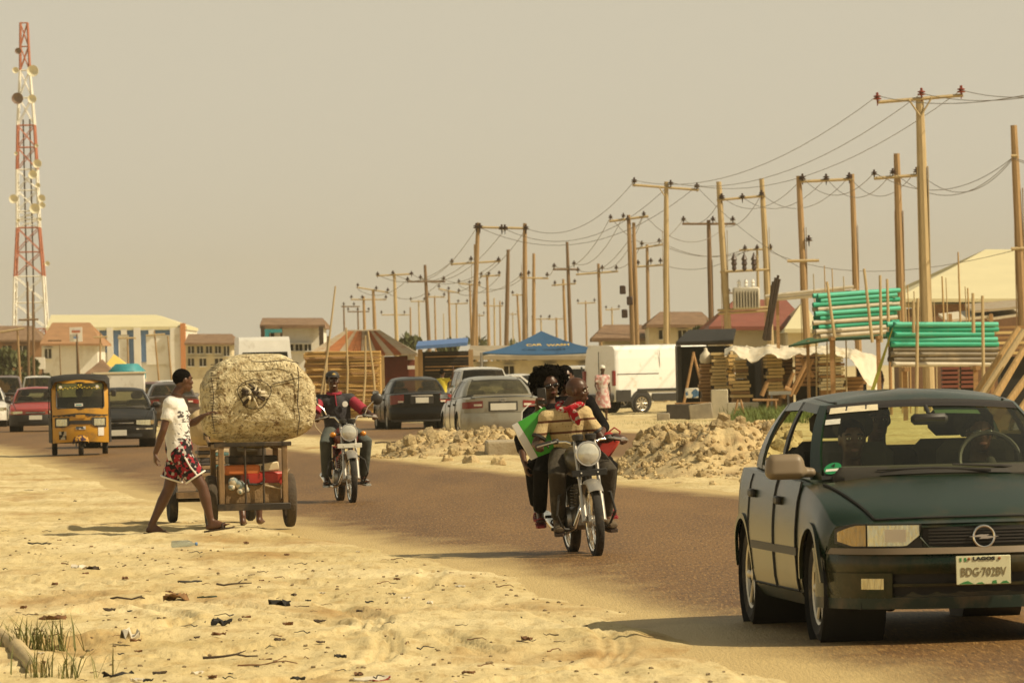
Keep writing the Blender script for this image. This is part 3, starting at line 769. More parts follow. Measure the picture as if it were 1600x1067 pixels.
def pole(label, shafts, D, arms=(), ins=(), braces=(), m=None, group='power poles along the road', wpx=None, red=False, extra=None, iscale=1.0):
    """shafts: (top px, top py, base px, base py, width px); arms: (x0, y0, x1, y1); ins: (px, py)"""
    s0 = shafts[0]; g = at(s0[2], s0[3], D); b = Vector((g.x, D, 0))
    t = thing('utility_pole', label, 'utility pole', b, group=group)
    for k, (tx, ty, bx, by, w) in enumerate(shafts):
        p1 = at(tx, ty, D); p0 = at(bx, by, D)
        d = (p0 - p1); f = p1.z / max(p1.z - p0.z, .01); foot = p1 + d * f        # carried on down to the ground
        r = w / 2 / ppm(D)
        mb = MB(); n = 9; mid = p1.lerp(foot, .45)
        mb.tube([foot - b - Vector((0, 0, .3)), foot.lerp(mid, .5) - b, mid - b, p1.lerp(mid, .4) - b, p1 - b], [r * 1.12, r * 1.08, r * 1.0, r * .9, r * .74], n)
        # recessed faces of the pole's I-section
        if w > 7:
            for q in (-1, 1):
                mb.box((mid - b) + Vector((q * r * .98, -r * .1, -.2)), (r * .16, r * 1.0, (p1.z) * .5))
        mb.build('shaft', m or M_POLE, t)
    for (x0, y0, x1, y1) in arms:
        a0, a1 = at(x0, y0, D - .12), at(x1, y1, D - .12); w = .055
        mb = MB(); mb.tube([a0 - b, a1 - b], [(w, w * .8)] * 2, 4, hint=(0, 0, 1)); mb.build('crossarm', M_POLEP if m is not M_POLED else M_POLED, t, smooth=False)
    for (x0, y0, x1, y1) in braces:
        a0, a1 = at(x0, y0, D - .16), at(x1, y1, D - .16)
        mb = MB(); mb.cyl(a0 - b, a1 - b, .03, n=5); mb.build('brace', M_POLEP, t)
    for q in ins: insulator(t, at(q[0], q[1] + 5 * 200 / D, D - .12), b, iscale, red)
    return t, b
pole('tallest pole on the right with a broad V braced crossarm and red insulators', [(1437, 152, 1448, 500, 17)], 180, [(1372, 160, 1505, 149)], [(1371, 150), (1440, 143), (1502, 139)], [(1420, 156, 1438, 182), (1456, 153, 1439, 182)], M_POLEP, red=True)
pole('thick brown pole with a short crossarm left of the tallest pole', [(1401, 240, 1409, 500, 13)], 190, [(1366, 279, 1434, 274)], [(1366, 268), (1395, 266), (1432, 264)], iscale=.8)
pole('thick plain pole at the right edge in front of the cream roof', [(1584, 196, 1599, 520, 14)], 185, [(1580, 244, 1590, 244), (1580, 389, 1600, 388)])
pole('pair of poles joined by a thin beam behind the green pipes', [(1248, 275, 1260, 520, 11), (1331, 272, 1338, 460, 10)], 215, [(1250, 284, 1333, 280), (1230, 408, 1280, 407)], [(1254, 276), (1291, 276), (1327, 274), (1264, 372)], iscale=1.0)
tp, tb = pole('pair of pale poles carrying a grey transformer and three fuses', [(1123, 284, 1137, 515, 11), (1190, 279, 1202, 500, 10)], 250, [(1120, 313, 1196, 306), (1125, 425, 1202, 421), (1121, 485, 1202, 480), (1122, 490, 1202, 485)], [(1128, 306), (1160, 306), (1190, 301)], m=M_POLEP)
for x in (1147, 1163, 1178):
    p = at(x, 411, 249.6) - tb; mb = MB(); mb.lathe([(.03, -.35), (.11, -.25), (.08, -.12), (.13, -.05), (.09, .1), (.14, .15), (.05, .35), (.02, .45)], p, n=8); mb.build('fuse', M_INS, tp)
p = at(1166, 466, 249.8) - tb; mb = MB(); mb.box(p, (1.15, .8, .95), bev=.06); mb.build('transformer', mat('transformer_grey', (.50, .46, .37), .5, var=.1), tp)
mb = MB()
for k in range(9): mb.box(p + Vector((-.5 + k * .125, -.5, -.05)), (.04, .24, .75))
mb.build('cooling_fins', _mats['transformer_grey'], tp)
for k in (-1, 0, 1):
    mb = MB(); mb.lathe([(.05, 0), (.09, .08), (.06, .15), (.09, .22), (.03, .34)], p + Vector((k * .3, 0, .48)), n=8); mb.build('bushing', M_TWHITE, tp)
pole('tall pale pole with a slightly tilted three insulator crossarm behind the van', [(1041, 284, 1041, 548, 9)], 255, [(988, 289, 1092, 297)], [(991, 281), (1048, 285), (1089, 289)], [(1030, 293, 1038, 306)], M_POLEP)
tq, qb = pole('doubled pole hung with small switch boxes behind the van', [(982, 336, 990, 548, 8), (990, 348, 996, 548, 7)], 268, [(952, 346, 1013, 338)], [(954, 337), (974, 335), (1006, 332), (981, 340)], iscale=.8)
for x, y in ((973, 453), (976, 490), (984, 470)):
    mb = MB(); mb.box(at(x, y, 267.7) - qb, (.28, .25, .4), bev=.03); mb.build('switch_box', M_INS, tq)
pole('dark pole with a straight three insulator crossarm left of the transformer', [(1107, 344, 1112, 520, 8)], 280, [(1066, 350, 1149, 350)], [(1068, 341), (1114, 341), (1145, 341)], m=M_POLED)
pole('pole with two short crossarms between the doubled pole and the tall pale one', [(1011, 382, 1014, 548, 6)], 330, [(993, 389, 1036, 382), (995, 417, 1036, 414)], [(1003, 379), (1030, 375), (997, 409), (1017, 406), (1032, 406)])
pole('slim pole with a tilted crossarm above the right end of the blue canopy', [(935, 412, 939, 545, 6)], 340, [(900, 429, 966, 424)], [(903, 420), (941, 417), (963, 417)])
pole('pair of tall poles with a thin top beam rising over the blue canopy', [(747, 348, 738, 580, 8), (820, 349, 820, 585, 8)], 270, [(744, 355, 824, 357)], [(744, 353), (750, 353), (784, 355), (789, 355), (822, 355)], iscale=1.1)
pole('pole with a crossarm just behind the left leg of the tall pair', [(742, 382, 745, 560, 5)], 330, [(704, 413, 782, 408)], [(706, 407), (736, 403), (779, 404)])
pole('dark bare pole between the legs of the tall pair', [(794, 390, 791, 545, 7)], 340, m=M_POLED)
pole('brown pole with a low crossarm just right of the tall pair', [(834, 396, 834, 540, 6)], 360, [(812, 434, 857, 435)], [(814, 428), (826, 425), (855, 428)])
pole('dark tall pole with a crossarm above the middle of the blue canopy', [(886, 378, 892, 545, 6)], 335, [(864, 421, 902, 421)], [(866, 414), (897, 410)], m=M_POLED)
pole('dark pole with a three insulator crossarm above the rusty roof', [(664, 414, 671, 550, 6)], 360, [(636, 440, 696, 440)], [(637, 435), (657, 432), (693, 434)], m=M_POLED)
pole('pale pole with a level crossarm left of the dark one above the rusty roof', [(616, 427, 620, 540, 6)], 380, [(588, 431, 645, 428)], [(590, 427), (614, 425), (643, 426)], m=M_POLEP)
for sh, D, arm, ins, m in [
    ((583, 452, 586, 525, 6), 430, (557, 449, 607, 457), (559, 588, 606), None), ((568, 463, 570, 525, 5), 460, (548, 468, 604, 468), (549, 566, 603), None),
    ((537, 477, 538, 520, 3), 520, (533, 479, 562, 479), (537, 553), M_POLED), ((559, 484, 560, 520, 3), 540, (543, 487, 577, 487), (544, 559, 576), M_POLED),
    ((679, 462, 681, 545, 3), 480, (669, 464, 695, 464), (670, 694), None), ((701, 455, 704, 545, 4), 470, (685, 451, 718, 458), (686, 701, 717), None),
    ((654, 469, 656, 545, 3), 520, (641, 471, 664, 471), (642, 663), M_POLEP), ((641, 480, 642, 545, 3), 540, (596, 492, 640, 492), (596, 632), None),
    ((713, 475, 714, 545, 3), 540, (700, 475, 731, 474), (700, 716, 730), M_POLEP), ((734, 445, 737, 545, 4), 450, (716, 443, 751, 446), (717, 734, 749), None),
    ((761, 429, 764, 545, 5), 410, (750, 432, 782, 430), (752, 764, 780), None), ((772, 466, 773, 545, 3), 520, (756, 478, 786, 478), (757, 785), M_POLEP),
    ((781, 470, 782, 545, 3), 530, None, (), None), ((808, 459, 812, 525, 4), 480, (800, 461, 820, 461), (801, 819), None),
    ((880, 436, 884, 535, 5), 420, (862, 446, 900, 443), (867, 898), None), ((845, 497, 846, 525, 3), 600, (830, 499, 860, 498), (832, 845, 859), M_POLEP),
    ((869, 496, 870, 525, 4), 600, (856, 499, 882, 498), (858, 881), None), ((693, 490, 694, 545, 2), 640, None, (), M_POLEP), ((749, 490, 750, 545, 2), 640, (742, 493, 757, 493), (743, 756), None),
    ((801, 488, 802, 540, 2), 640, (792, 491, 810, 491), (793, 809), M_POLEP), ((915, 470, 917, 545, 3), 520, (902, 474, 930, 473), (903, 929), None), ((956, 480, 957, 535, 3), 560, (946, 484, 968, 483), (947, 967), M_POLEP),
    ((1149, 455, 1151, 520, 4), 420, (1138, 458, 1160, 458), (1139, 1159), M_POLED), ((1183, 385, 1186, 520, 5), 330, (1155, 391, 1206, 389), (1164, 1183, 1204), M_POLEP), ((1270, 368, 1259, 378, 3), 320, (1262, 374, 1276, 372), (1264, 1271), None)]:
    if sh[0] == 1270: continue
    pole(FARL, [sh], D, [arm] if arm else [], [(x, (np.interp(x, [arm[0], arm[2]], [arm[1], arm[3]]) - 5)) for x in ins], m=m, group=FARP)
for lab, sh, D, arm in [('dark pole with a crossarm in front of the mast base', (43, 440, 45, 585, 4), 330, (29, 500, 60, 499)), ('second dark pole close beside the mast base', (51, 455, 53, 585, 4), 335, None),
    ('brown pole with a long low crossarm left of the mast base', (27, 512, 31, 585, 4), 300, (0, 519, 38, 513)), ('black pole standing before the white signboard', (120, 522, 124, 590, 3), 360, None),
    ('thin dark pole beside the white house wall', (93, 538, 95, 590, 2), 380, (75, 532, 96, 532)), ('thin pole at the left end of the blue panels', (157, 520, 156, 585, 3), 380, (146, 527, 168, 526)),
    ('thin pole before the middle blue panel', (199, 526, 201, 590, 3), 380, (184, 528, 212, 528)), ('leaning thin pole before the right hand blue panel', (241, 517, 248, 590, 3), 370, (228, 524, 258, 522)),
    ('leaning thin pole next to the orange pillar', (262, 525, 268, 590, 3), 370, None)]:
    pole(lab, [sh], D, [arm] if arm else [], [], m=M_POLED if 'dark' in lab or 'black' in lab else None, group='poles on the left')
def wire(a, b, sag, r=.011, n=16, D0=None):
    """a, b: (px, py, D); hangs between them"""
    p, q = at(*a), at(*b); mb = MB(); pts = []
    for i in range(n + 1):
        t = i / n; v = p.lerp(q, t); v.z -= 4 * sag * t * (1 - t); pts.append(v)
    rr = [r * max(1.0, v.y / 230) for v in pts]
    base = p.copy(); mb.tube([v - base for v in pts], rr, 5)
    o = mb.build('overhead_wire', M_WIRE); o.location = base
    return tag(o, 'thin dark overhead wire hanging between the power poles', 'wire', 'overhead wires')
for a, b, s in [((1371, 150, 180), (991, 282, 255), 1.1), ((1440, 146, 180), (1048, 286, 255), 1.1), ((1502, 141, 180), (1089, 291, 255), 1.1),
    ((1371, 150, 180), (1720, 118, 120), .4), ((1440, 146, 180), (1760, 112, 120), .4), ((1502, 141, 180), (1800, 106, 120), .4),
    ((991, 283, 255), (822, 357, 270), 1.0), ((1048, 287, 255), (789, 358, 270), 1.4), ((1089, 291, 255), (750, 356, 270), 1.6),
    ((744, 357, 270), (637, 437, 360), .9), ((789, 358, 270), (657, 434, 360), 1.0), ((822, 358, 270), (693, 436, 360), 1.1),
    ((706, 409, 330), (590, 429, 380), .8), ((736, 405, 330), (614, 427, 380), .9), ((779, 406, 330), (643, 428, 380), 1.0),
    ((954, 339, 268), (866, 416, 335), .9), ((974, 337, 268), (897, 412, 335), .8), ((1006, 335, 268), (903, 422, 340), 1.0), ((1006, 335, 268), (941, 419, 340), .8),
    ((1068, 343, 280), (954, 339, 268), 1.2), ((1145, 343, 280), (1006, 335, 268), 1.2), ((1128, 308, 250), (1068, 343, 280), .6), ((1190, 303, 250), (1114, 343, 280), .8),
    ((1254, 278, 215), (1128, 308, 250), .8), ((1291, 278, 215), (1160, 308, 250), .8), ((1327, 276, 215), (1190, 303, 250), .9),
    ((1366, 270, 190), (1254, 278, 215), .7), ((1395, 268, 190), (1291, 278, 215), .8), ((1432, 266, 190), (1327, 276, 215), .8),
    ((1583, 246, 185), (1366, 270, 190), .8), ((1583, 246, 185), (1395, 268, 190), 1.0), ((1583, 248, 185), (1432, 266, 190), .9), ((1583, 246, 185), (1760, 190, 130), .5), ((1583, 248, 185), (1760, 200, 130), .5),
    ((1200, 392, 330), (1583, 392, 185), .9), ((1036, 384, 330), (1164, 390, 330), .5), ((1036, 414, 330), (1164, 392, 330), .6), ((963, 419, 340), (1003, 381, 330), .4), ((1030, 377, 330), (1183, 387, 330), .7),
    ((855, 430, 360), (866, 416, 335), .2), ((814, 430, 360), (717, 446, 450), .8), ((826, 427, 360), (749, 447, 450), .6), ((637, 437, 360), (559, 452, 430), .7), ((693, 436, 360), (606, 458, 430), .8), ((752, 433, 410), (686, 453, 470), .6), ((780, 432, 410), (717, 459, 470), .6), ((1089, 292, 255), (1254, 420, 215), .3)]:
    wire(a, b, s)
# ------------------------------------------------------------------ the yard on the right: shacks, timber, pipes, canopy
M_TARP = mat('dirty_white_tarp', (.66, .60, .47), .7, var=.12, scale=2, bump=.5, bscale=6, dirt=(.42, .33, .2), damt=.35)
M_TIMBER = mat('fresh_timber', (.74, .53, .24), .8, var=.25, scale=4, stretch=(.4, 6, 6), bump=.3)
M_TIMBERD = mat('brown_timber', (.38, .22, .095), .85, var=.3, scale=4, stretch=(.4, 6, 6), bump=.3)
M_TIMBERW = mat('pale_timber', (.76, .66, .44), .8, var=.15, scale=4, stretch=(.4, 6, 6))
M_LOG = mat('yellow_log', (.50, .31, .10), .85, var=.35, scale=4, stretch=(.3, 5, 5), bump=.5)
M_RUST = mat('rust_sheet', (.34, .13, .045), .75, .1, var=.3, scale=3)
M_TIN = mat('tin_sheet', (.50, .42, .30), .5, .35, var=.2, scale=2, dirt=(.34, .17, .07), damt=.35)
M_GREEN = mat('green_plastic_pipe', (.03, .40, .26), .35, var=.12, scale=2, dirt=(.18, .3, .2), damt=.12)
M_GREENL = mat('pale_green_pipe', (.09, .52, .38), .4, var=.12, scale=2)
M_GREY = mat('grey_plastic_pipe', (.20, .165, .115), .45, var=.2, scale=3, dirt=(.36, .28, .17), damt=.25)
M_PALEP = mat('pale_pipe', (.55, .49, .38), .45, var=.15)
M_BAMBOO = mat('bamboo_pole', (.45, .29, .12), .7, var=.3, scale=4, stretch=(6, 6, .6))
M_CANOPY = mat('blue_canopy', (.022, .085, .19), .7, var=.15, scale=1.5)
M_BLUEEDGE = mat('blue_roof_edge', (.08, .17, .40), .6, var=.15)

# car wash canopy
D = 228.0; b0 = at(848, 590, D); b0.z = 0
P = Place('canopy_tent', 'blue peaked car wash canopy on posts behind the parked cars', 'canopy', b0)
e = [at(752, 551, D - 2.0), at(954, 548, D - 2.0)]; ap = [at(842, 517, D), at(850, 517, D)]
bk = [e[1] + Vector((0, 4.4, 0)), e[0] + Vector((0, 4.4, 0))]
mb = MB()
apx = (ap[0] + ap[1]) / 2
rows = []
for (a, c) in ((e[0], e[1]), (e[1], bk[0]), (bk[0], bk[1]), (bk[1], e[0])):
    g = []
    for i in range(7):
        t = i / 6; w = []
        for j in range(13):
            s = j / 12; p = (a * (1 - s) + c * s).lerp(apx, t); p.z -= .22 * math.sin(PI * t) * .6 + .10 * math.sin(PI * s) * (1 - t); w.append(p)
        g.append(w)
    mb.slab(g, (0, 0, -.03))
P.part(mb, 'canopy', M_CANOPY, sharp=25)
for q in e + bk:
    mb = MB(); mb.cyl((q.x, q.y, 0), q, .05, n=8); P.part(mb, 'post', M_STEEL)
M_GOLD = mat('gold_letter', (.62, .42, .10), .6, var=.08)
for txt, px in (('CAR', 834), ('WASH', 872)):
    q = at(px, 539, D - 1.05); q.y -= .42
    nrm_up = (apx - (e[0] + e[1]) / 2).normalized()
    lo = lettering(txt, .27, M_GOLD, P.o, basis(Vector((q.x, 0, 0)) - Vector((P.b.x, 0, 0)) + Vector((0, q.y - P.b.y, q.z)), (1, 0, 0.02), nrm_up), sx=1.15, bold=.008)

# rusty roofed shack
D = 215.0; P = Place('shack', 'shack with a rust striped tin roof and red wall behind the motorcyclist', 'building', (at(565, 600, D).x, D, 0))
P.part(slabbox(MB(), 492, 556, 648, 620, D, 7, True), 'wall', mat('red_wall', (.20, .05, .03), .85, var=.2, scale=2))
e0, e1, r0, r1 = at(476, 556, D - .8), at(653, 553, D - .8), at(538, 518, D + 3), at(594, 517, D + 3)
n = 14
for k in range(n):
    t0, t1 = k / n, (k + 1) / n - .004; mb = MB(); rows = []
    for (a, c) in ((e0, e1), (r0, r1)):
        rw = []
        for j in range(9):
            t = t0 + (t1 - t0) * j / 8; p = a.lerp(c, t); p.z += .035 * math.sin(j * PI) + .03 * math.cos(j * PI / 1.0); rw.append(p)
        rows.append(rw)
    mb.slab(rows, (0, 0, -.03)); P.part(mb, 'roof_sheet', M_RUST if k in (2, 3, 5, 6, 9, 11) else M_TIN, smooth=False)
bk0, bk1 = e0 + Vector((0, 8, 0)), e1 + Vector((0, 8, 0))
mb = MB(); mb.slab([[r0, r1], [bk0, bk1]], (0, 0, -.03)); mb.add([e1, r1, bk1], [(0, 1, 2)]); mb.add([e0, r0, bk0], [(0, 1, 2)]); P.part(mb, 'roof_back', M_TIN, smooth=False)
mb = MB(); mb.cyl(r0, r1, .06, n=6); P.part(mb, 'ridge_cap', M_TIN)
P.part(slabbox(MB(), 602, 557, 638, 590, D - .1, .15), 'shutter', mat('maroon_shutter', (.16, .03, .022), .6, var=.15))
P.part(slabbox(MB(), 637, 571, 650, 577, D - .2, .1), 'board', M_WHITE)
P.part(slabbox(MB(), 637, 552, 650, 562, D - .2, .1), 'board', M_WHITE)
for x in (597, 652): P.part(slabbox(MB(), x - 3, 556, x + 3, 610, D - .9, .3, True), 'post', M_BAMBOO)
# stacked logs
D = 205.0; t = thing('log_stack', 'tall stack of yellow logs held by upright sticks beside the bale', 'log stack', (at(536, 612, D).x, D, 0)); b0 = t.location.copy()
rng = random.Random(3); L = [(at(477, 550, D).x, at(594, 550, D).x)]
y = 650; k = 0
while y > 549:
    x0 = 477 + rng.uniform(-3, 3); x1 = 594 + rng.uniform(-4, 3); r = rng.uniform(1.4, 2.3) / ppm(D)
    p0, p1 = at(x0, y + (536 - x0) * .02, D + rng.uniform(-.12, .1)), at(x1, y - .6 + rng.uniform(-.8, .8), D + rng.uniform(-.12, .1))
    mb = MB(); m1 = p0.lerp(p1, .4); m1.z += rng.uniform(-.02, .02); mb.tube([p0 - b0, m1 - b0, p1 - b0], [r * 1.1, r, r * .85], 7); mb.build('log', M_LOG if k % 4 else M_TIMBERD, t); y -= r * 2 * ppm(D) * .88; k += 1
mb = MB(); mb.box((0, 1.2, at(536, 549, D).z / 2), (at(594, 550, D).x - at(477, 550, D).x, 2.0, at(536, 549, D).z)); mb.build('core', M_LOG, t)
for (xt, yt, xb, yb) in [(524, 447, 496, 652), (541, 512, 541, 652), (571, 524, 566, 652), (575, 517, 588, 652), (512, 525, 503, 652)]:
    p0, p1 = at(xb, yb, D - .35), at(xt, yt, D - .3); mb = MB(); mb.tube([p0 - b0, p0.lerp(p1, .5) - b0 + Vector((.05, 0, 0)), p1 - b0], [.045, .04, .03], 7); mb.build('stake', M_POLEP, t)
# slatted shed with blue roof edge
D = 208.0; P = Place('slatted_shed', 'dark slatted wooden shed with a bright blue roof edge', 'shed', (at(695, 600, D).x, D, 0))
P.part(slabbox(MB(), 660, 548, 738, 600, D + .25, 4, True), 'wall', M_BLACK)
y = 550
while y < 598:
    P.part(slabbox(MB(), 664, y, 737, y + 3.4, D + .1, .06), 'slat', M_DARKWOOD if int(y) % 3 else M_TIMBERD); y += 5.2
for x in (657, 736): P.part(slabbox(MB(), x - 3, 546, x + 3, 600, D - .3, .25, True), 'post', M_POLE)
a, c = at(650, 546, D - .8), at(730, 540, D - .8); mb = MB(); mb.slab([[a, c], [a + Vector((0, 5, .2)), c + Vector((0, 5, .2))]], (0, 0, .12)); P.part(mb, 'roof', M_BLUEEDGE, smooth=False)
# black shed beside the van
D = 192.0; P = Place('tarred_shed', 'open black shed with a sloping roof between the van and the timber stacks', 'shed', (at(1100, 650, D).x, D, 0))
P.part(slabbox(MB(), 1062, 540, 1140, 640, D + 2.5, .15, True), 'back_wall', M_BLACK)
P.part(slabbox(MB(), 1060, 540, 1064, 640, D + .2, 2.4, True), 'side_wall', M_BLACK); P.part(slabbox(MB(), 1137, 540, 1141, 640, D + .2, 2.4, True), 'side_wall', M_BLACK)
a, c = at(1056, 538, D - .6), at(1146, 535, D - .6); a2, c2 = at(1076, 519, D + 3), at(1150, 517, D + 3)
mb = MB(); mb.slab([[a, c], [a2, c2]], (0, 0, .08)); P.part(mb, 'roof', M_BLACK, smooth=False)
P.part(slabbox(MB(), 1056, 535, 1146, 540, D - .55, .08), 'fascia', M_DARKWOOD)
def sticks(name, label, cat, D, segs, m, r=.04):
    b = at(segs[0][0], segs[0][1], D); b.z = 0; t = thing(name, label, cat, b)
    for s in segs:
        p0, p1 = at(s[0], s[1], D), at(s[2], s[3], D)
        if len(s) > 4: p0.y += s[4]; p1.y += s[4]
        mb = MB(); mb.tube([p0 - b, p1 - b], [r, r * .85], 7); mb.build('stick', m, t)
    return t
sticks('trestle', 'tall dark A shaped wooden trestle standing in the black shed', 'trestle', 190.5, [(1068, 632, 1084, 550), (1100, 615, 1083, 550, .1), (1075, 612, 1090, 612, .2)], M_TIMBERD, .05)
# timber stacks (every board its own piece)
def board_mesh():
    b = MB(); b.box((0, 0, 0), (1, 1, 1)); return b.mesh('board', smooth=False)
_bm = {}
def bmesh_for(m):
    if m.name not in _bm:
        me = board_mesh(); me.materials.append(m); _bm[m.name] = me
    return _bm[m.name]
def timber(label, D, x0, x1, yt, yb, n, m, depth=1.6, group='stacks of sawn timber', seed=1):
    rng = random.Random(seed); a, c = at(x0, yb, D), at(x1, yt, D)
    t = thing('timber_stack', label, 'timber stack', ((a.x + c.x) / 2, D, 0), group=group)
    w = c.x - a.x; z0, z1 = a.z, c.z; hb = (z1 - z0) / n
    for k in range(n):
        o = bpy.data.objects.new('board', bmesh_for(m if rng.random() > .18 else M_TIMBERD)); C.objects.link(o); o.parent = t
        o.location = (rng.uniform(-.05, .05), depth / 2 + rng.uniform(-.10, .06), z0 + hb * (k + .5)); o.scale = (w * rng.uniform(.93, 1.04), depth, hb * .80); o.rotation_euler = (0, rng.uniform(-.02, .02), rng.uniform(-.04, .04))
    o = bpy.data.objects.new('spacers', bmesh_for(M_DARKWOOD)); C.objects.link(o); o.parent = t; o.location = (0, depth / 2 + .05, (z0 + z1) / 2); o.scale = (w * .8, depth * .85, (z1 - z0) * .985)
    o = bpy.data.objects.new('bearer', bmesh_for(M_TIMBERD)); C.objects.link(o); o.parent = t; o.location = (0, depth / 2, z0 / 2); o.scale = (w * .9, depth * .6, max(z0, .02))
    return t
timber('brown narrow timber stack against the black shed', 181, 1095, 1113, 568, 622, 10, M_TIMBERD, seed=1)
timber('tall yellow timber stack with a bag on the slab beside it', 180, 1113, 1136, 550, 608, 11, M_TIMBER, seed=2)
timber('short timber stack half hidden behind the tall yellow one', 181.5, 1137, 1149, 553, 608, 9, M_TIMBER, seed=3)
timber('thick block timber stack under the sagging end of the tarp', 179, 1150, 1169, 562, 592, 6, M_TIMBER, seed=4)
timber('low wide timber stack in front of the blocks', 178, 1144, 1173, 594, 622, 5, M_TIMBER, seed=5)
timber('tall timber stack right of the dark gap under the tarp', 178, 1199, 1223, 553, 618, 12, M_TIMBER, seed=6)
timber('brown timber stack behind the leaning planks', 179.5, 1224, 1240, 555, 590, 6, M_TIMBERD, seed=7)
timber('bleached white timber stack under the right end of the tarp', 177, 1281, 1318, 552, 610, 12, M_TIMBERW, seed=8)
timber('low brown stack right of the bleached timber', 178, 1319, 1351, 588, 620, 5, M_TIMBERD, seed=9)
P = Place('plank_wall', 'reddish brown plank wall behind the leaning planks', 'wall', (at(1262, 620, 181).x, 181, 0))
for k in range(8): P.part(slabbox(MB(), 1243, 553 + k * 6.4, 1280, 558.6 + k * 6.4, 181, .06), 'plank', M_TIMBERD)
P.part(slabbox(MB(), 1244, 552, 1279, 640, 181.1, .1, True), 'backing', M_BLACK)
P = Place('dark_lean_to', 'dark open shelter between two timber stacks under the tarp', 'shelter', (at(1184, 620, 181).x, 181, 0))
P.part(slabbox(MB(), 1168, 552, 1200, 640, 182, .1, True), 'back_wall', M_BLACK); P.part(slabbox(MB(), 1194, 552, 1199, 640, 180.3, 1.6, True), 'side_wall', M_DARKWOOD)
sticks('leaning_planks', 'long brown planks leaning together in front of the plank wall', 'planks', 176.5, [(1223, 622, 1240, 582), (1234, 618, 1262, 563), (1241, 616, 1270, 562, .2), (1252, 560, 1272, 590, .3), (1262, 563, 1246, 600, .4), (1226, 606, 1236, 610, -.1), (1190, 618, 1199, 596)], M_TIMBERD, .075)
# sagging tarp over the stacks
t = thing('white_tarp', 'crumpled dirty white tarp spread over the timber stacks', 'tarp', (at(1230, 545, 178).x, 178, 0)); b0 = t.location.copy()
rows = []
for i in range(12):
    r_ = []
    for j in range(70):
        x = 1132 + (1372 - 1132) * j / 69; q = i / 11
        base = np.interp(x, [1132, 1145, 1180, 1200, 1250, 1300, 1340, 1372], [549, 541, 545, 540, 545, 542, 550, 560])
        drop = np.interp(x, [1132, 1145, 1175, 1200, 1228, 1250, 1275, 1300, 1330, 1355, 1372], [8, 8, 22, 12, 16, 8, 8, 10, 14, 42, 55])
        yy = base + (drop * ((.5 - q) / .5) if q < .5 else -3 * (q - .5)) + (float(fbm(x * .12, q * 5, 3, 4)) - .5) * 9
        p = at(x, yy, 176.3 + q * 4); p.y += (float(fbm(x * .1 + 9, q * 4, 3, 8)) - .5) * .7; r_.append(p - b0)
    rows.append(r_)
mb = MB(); mb.slab(rows, (0, 0, -.02)); mb.build('sheet', M_TARP, t, sharp=50)
# slabs and small things in front of the stacks
def px_block(name, label, cat, D, x0, y0, x1, y1, depth, m, bev=.02, lean=0):
    a, c = at(x0, y1, D), at(x1, y0, D); mb = MB(); mb.box((0, 0, (c.z - max(a.z, 0)) / 2), (c.x - a.x, depth, c.z - max(a.z, 0)), bev=bev)
    o = mb.build(name, m); o.location = ((a.x + c.x) / 2, D, max(a.z, 0)); o.rotation_euler = (0, lean, 0); return tag(o, label, cat)
M_SLAB = mat('grey_slab', (.34, .29, .21), .9, var=.25, scale=6, bump=.4, bscale=40); M_SLABP = mat('pale_slab', (.58, .51, .36), .9, var=.15, scale=5, bump=.4)
M_SLABD = mat('dark_slab', (.06, .05, .04), .9, var=.25, scale=6)
px_block('concrete_slab', 'dark concrete block left of the upright slabs', 'slab', 171, 1042, 631, 1079, 661, .7, M_SLABD)
px_block('concrete_slab', 'low grey block on the sand next to the dark block', 'slab', 169, 1027, 645, 1046, 659, .5, M_SLAB)
px_block('concrete_slab', 'grey speckled upright concrete slab leaning next to the dark block', 'slab', 170, 1079, 630, 1114, 661, .25, M_SLAB, lean=R(-6))
px_block('concrete_slab', 'pale tall slab standing below the yellow timber stack', 'slab', 172, 1112, 608, 1137, 662, .25, M_SLABP)
px_block('concrete_slab', 'wide pale slab behind the small trestles', 'slab', 171.5, 1137, 628, 1185, 660, .25, M_SLABP)
px_block('paint_tin', 'white and blue printed carton beside the black shed', 'carton', 174, 1071, 612, 1091, 628, .4, pattern('carton_print', (.7, .66, .55), [(.08, .17, .3), (.7, .66, .55), (.35, .3, .2)], 'noise', 5, thr=.52), bev=.02).location.z = 0.62
P = Place('carton_shelf', 'low dark plank shelf under the printed carton', 'shelf', (at(1075, 640, 174).x, 174, 0)); P.part(slabbox(MB(), 1055, 628, 1112, 631, 173.8, .6), 'plank', M_TIMBERD)
for x in (1058, 1109): P.part(slabbox(MB(), x - 2, 631, x + 2, 660, 173.9, .3, True), 'leg', M_TIMBERD)
mb = MB(); mb.lathe([(.01, 0), (.16, .02), (.2, .12), (.17, .28), (.06, .4), (.05, .48), (.01, .5)], n=14); o = mb.build('plastic_bag', M_TARP); o.location = at(1103, 568, 180.6); tag(o, 'small white bag standing on the brown narrow timber stack', 'bag')
sticks('sawhorse', 'small dark wooden sawhorse before the wide pale slab', 'sawhorse', 167.5, [(1144, 664, 1153, 624), (1167, 664, 1157, 624), (1150, 640, 1162, 640)], M_TIMBERD, .035)
sticks('sawhorse', 'taller brown sawhorse at the edge of the grass', 'sawhorse', 168, [(1193, 663, 1200, 626), (1214, 663, 1212, 626), (1176, 625, 1216, 625)], M_TIMBERD, .04)
P = Place('table', 'white topped little table behind the grass', 'table', (at(1222, 640, 172).x, 172, 0))
P.part(slabbox(MB(), 1203, 611, 1236, 617, 172, .8), 'tabletop', M_WHITE)
for x in (1206, 1232): P.part(slabbox(MB(), x - 1.2, 617, x + 1.2, 655, 172, .1, True), 'leg', M_STEEL)
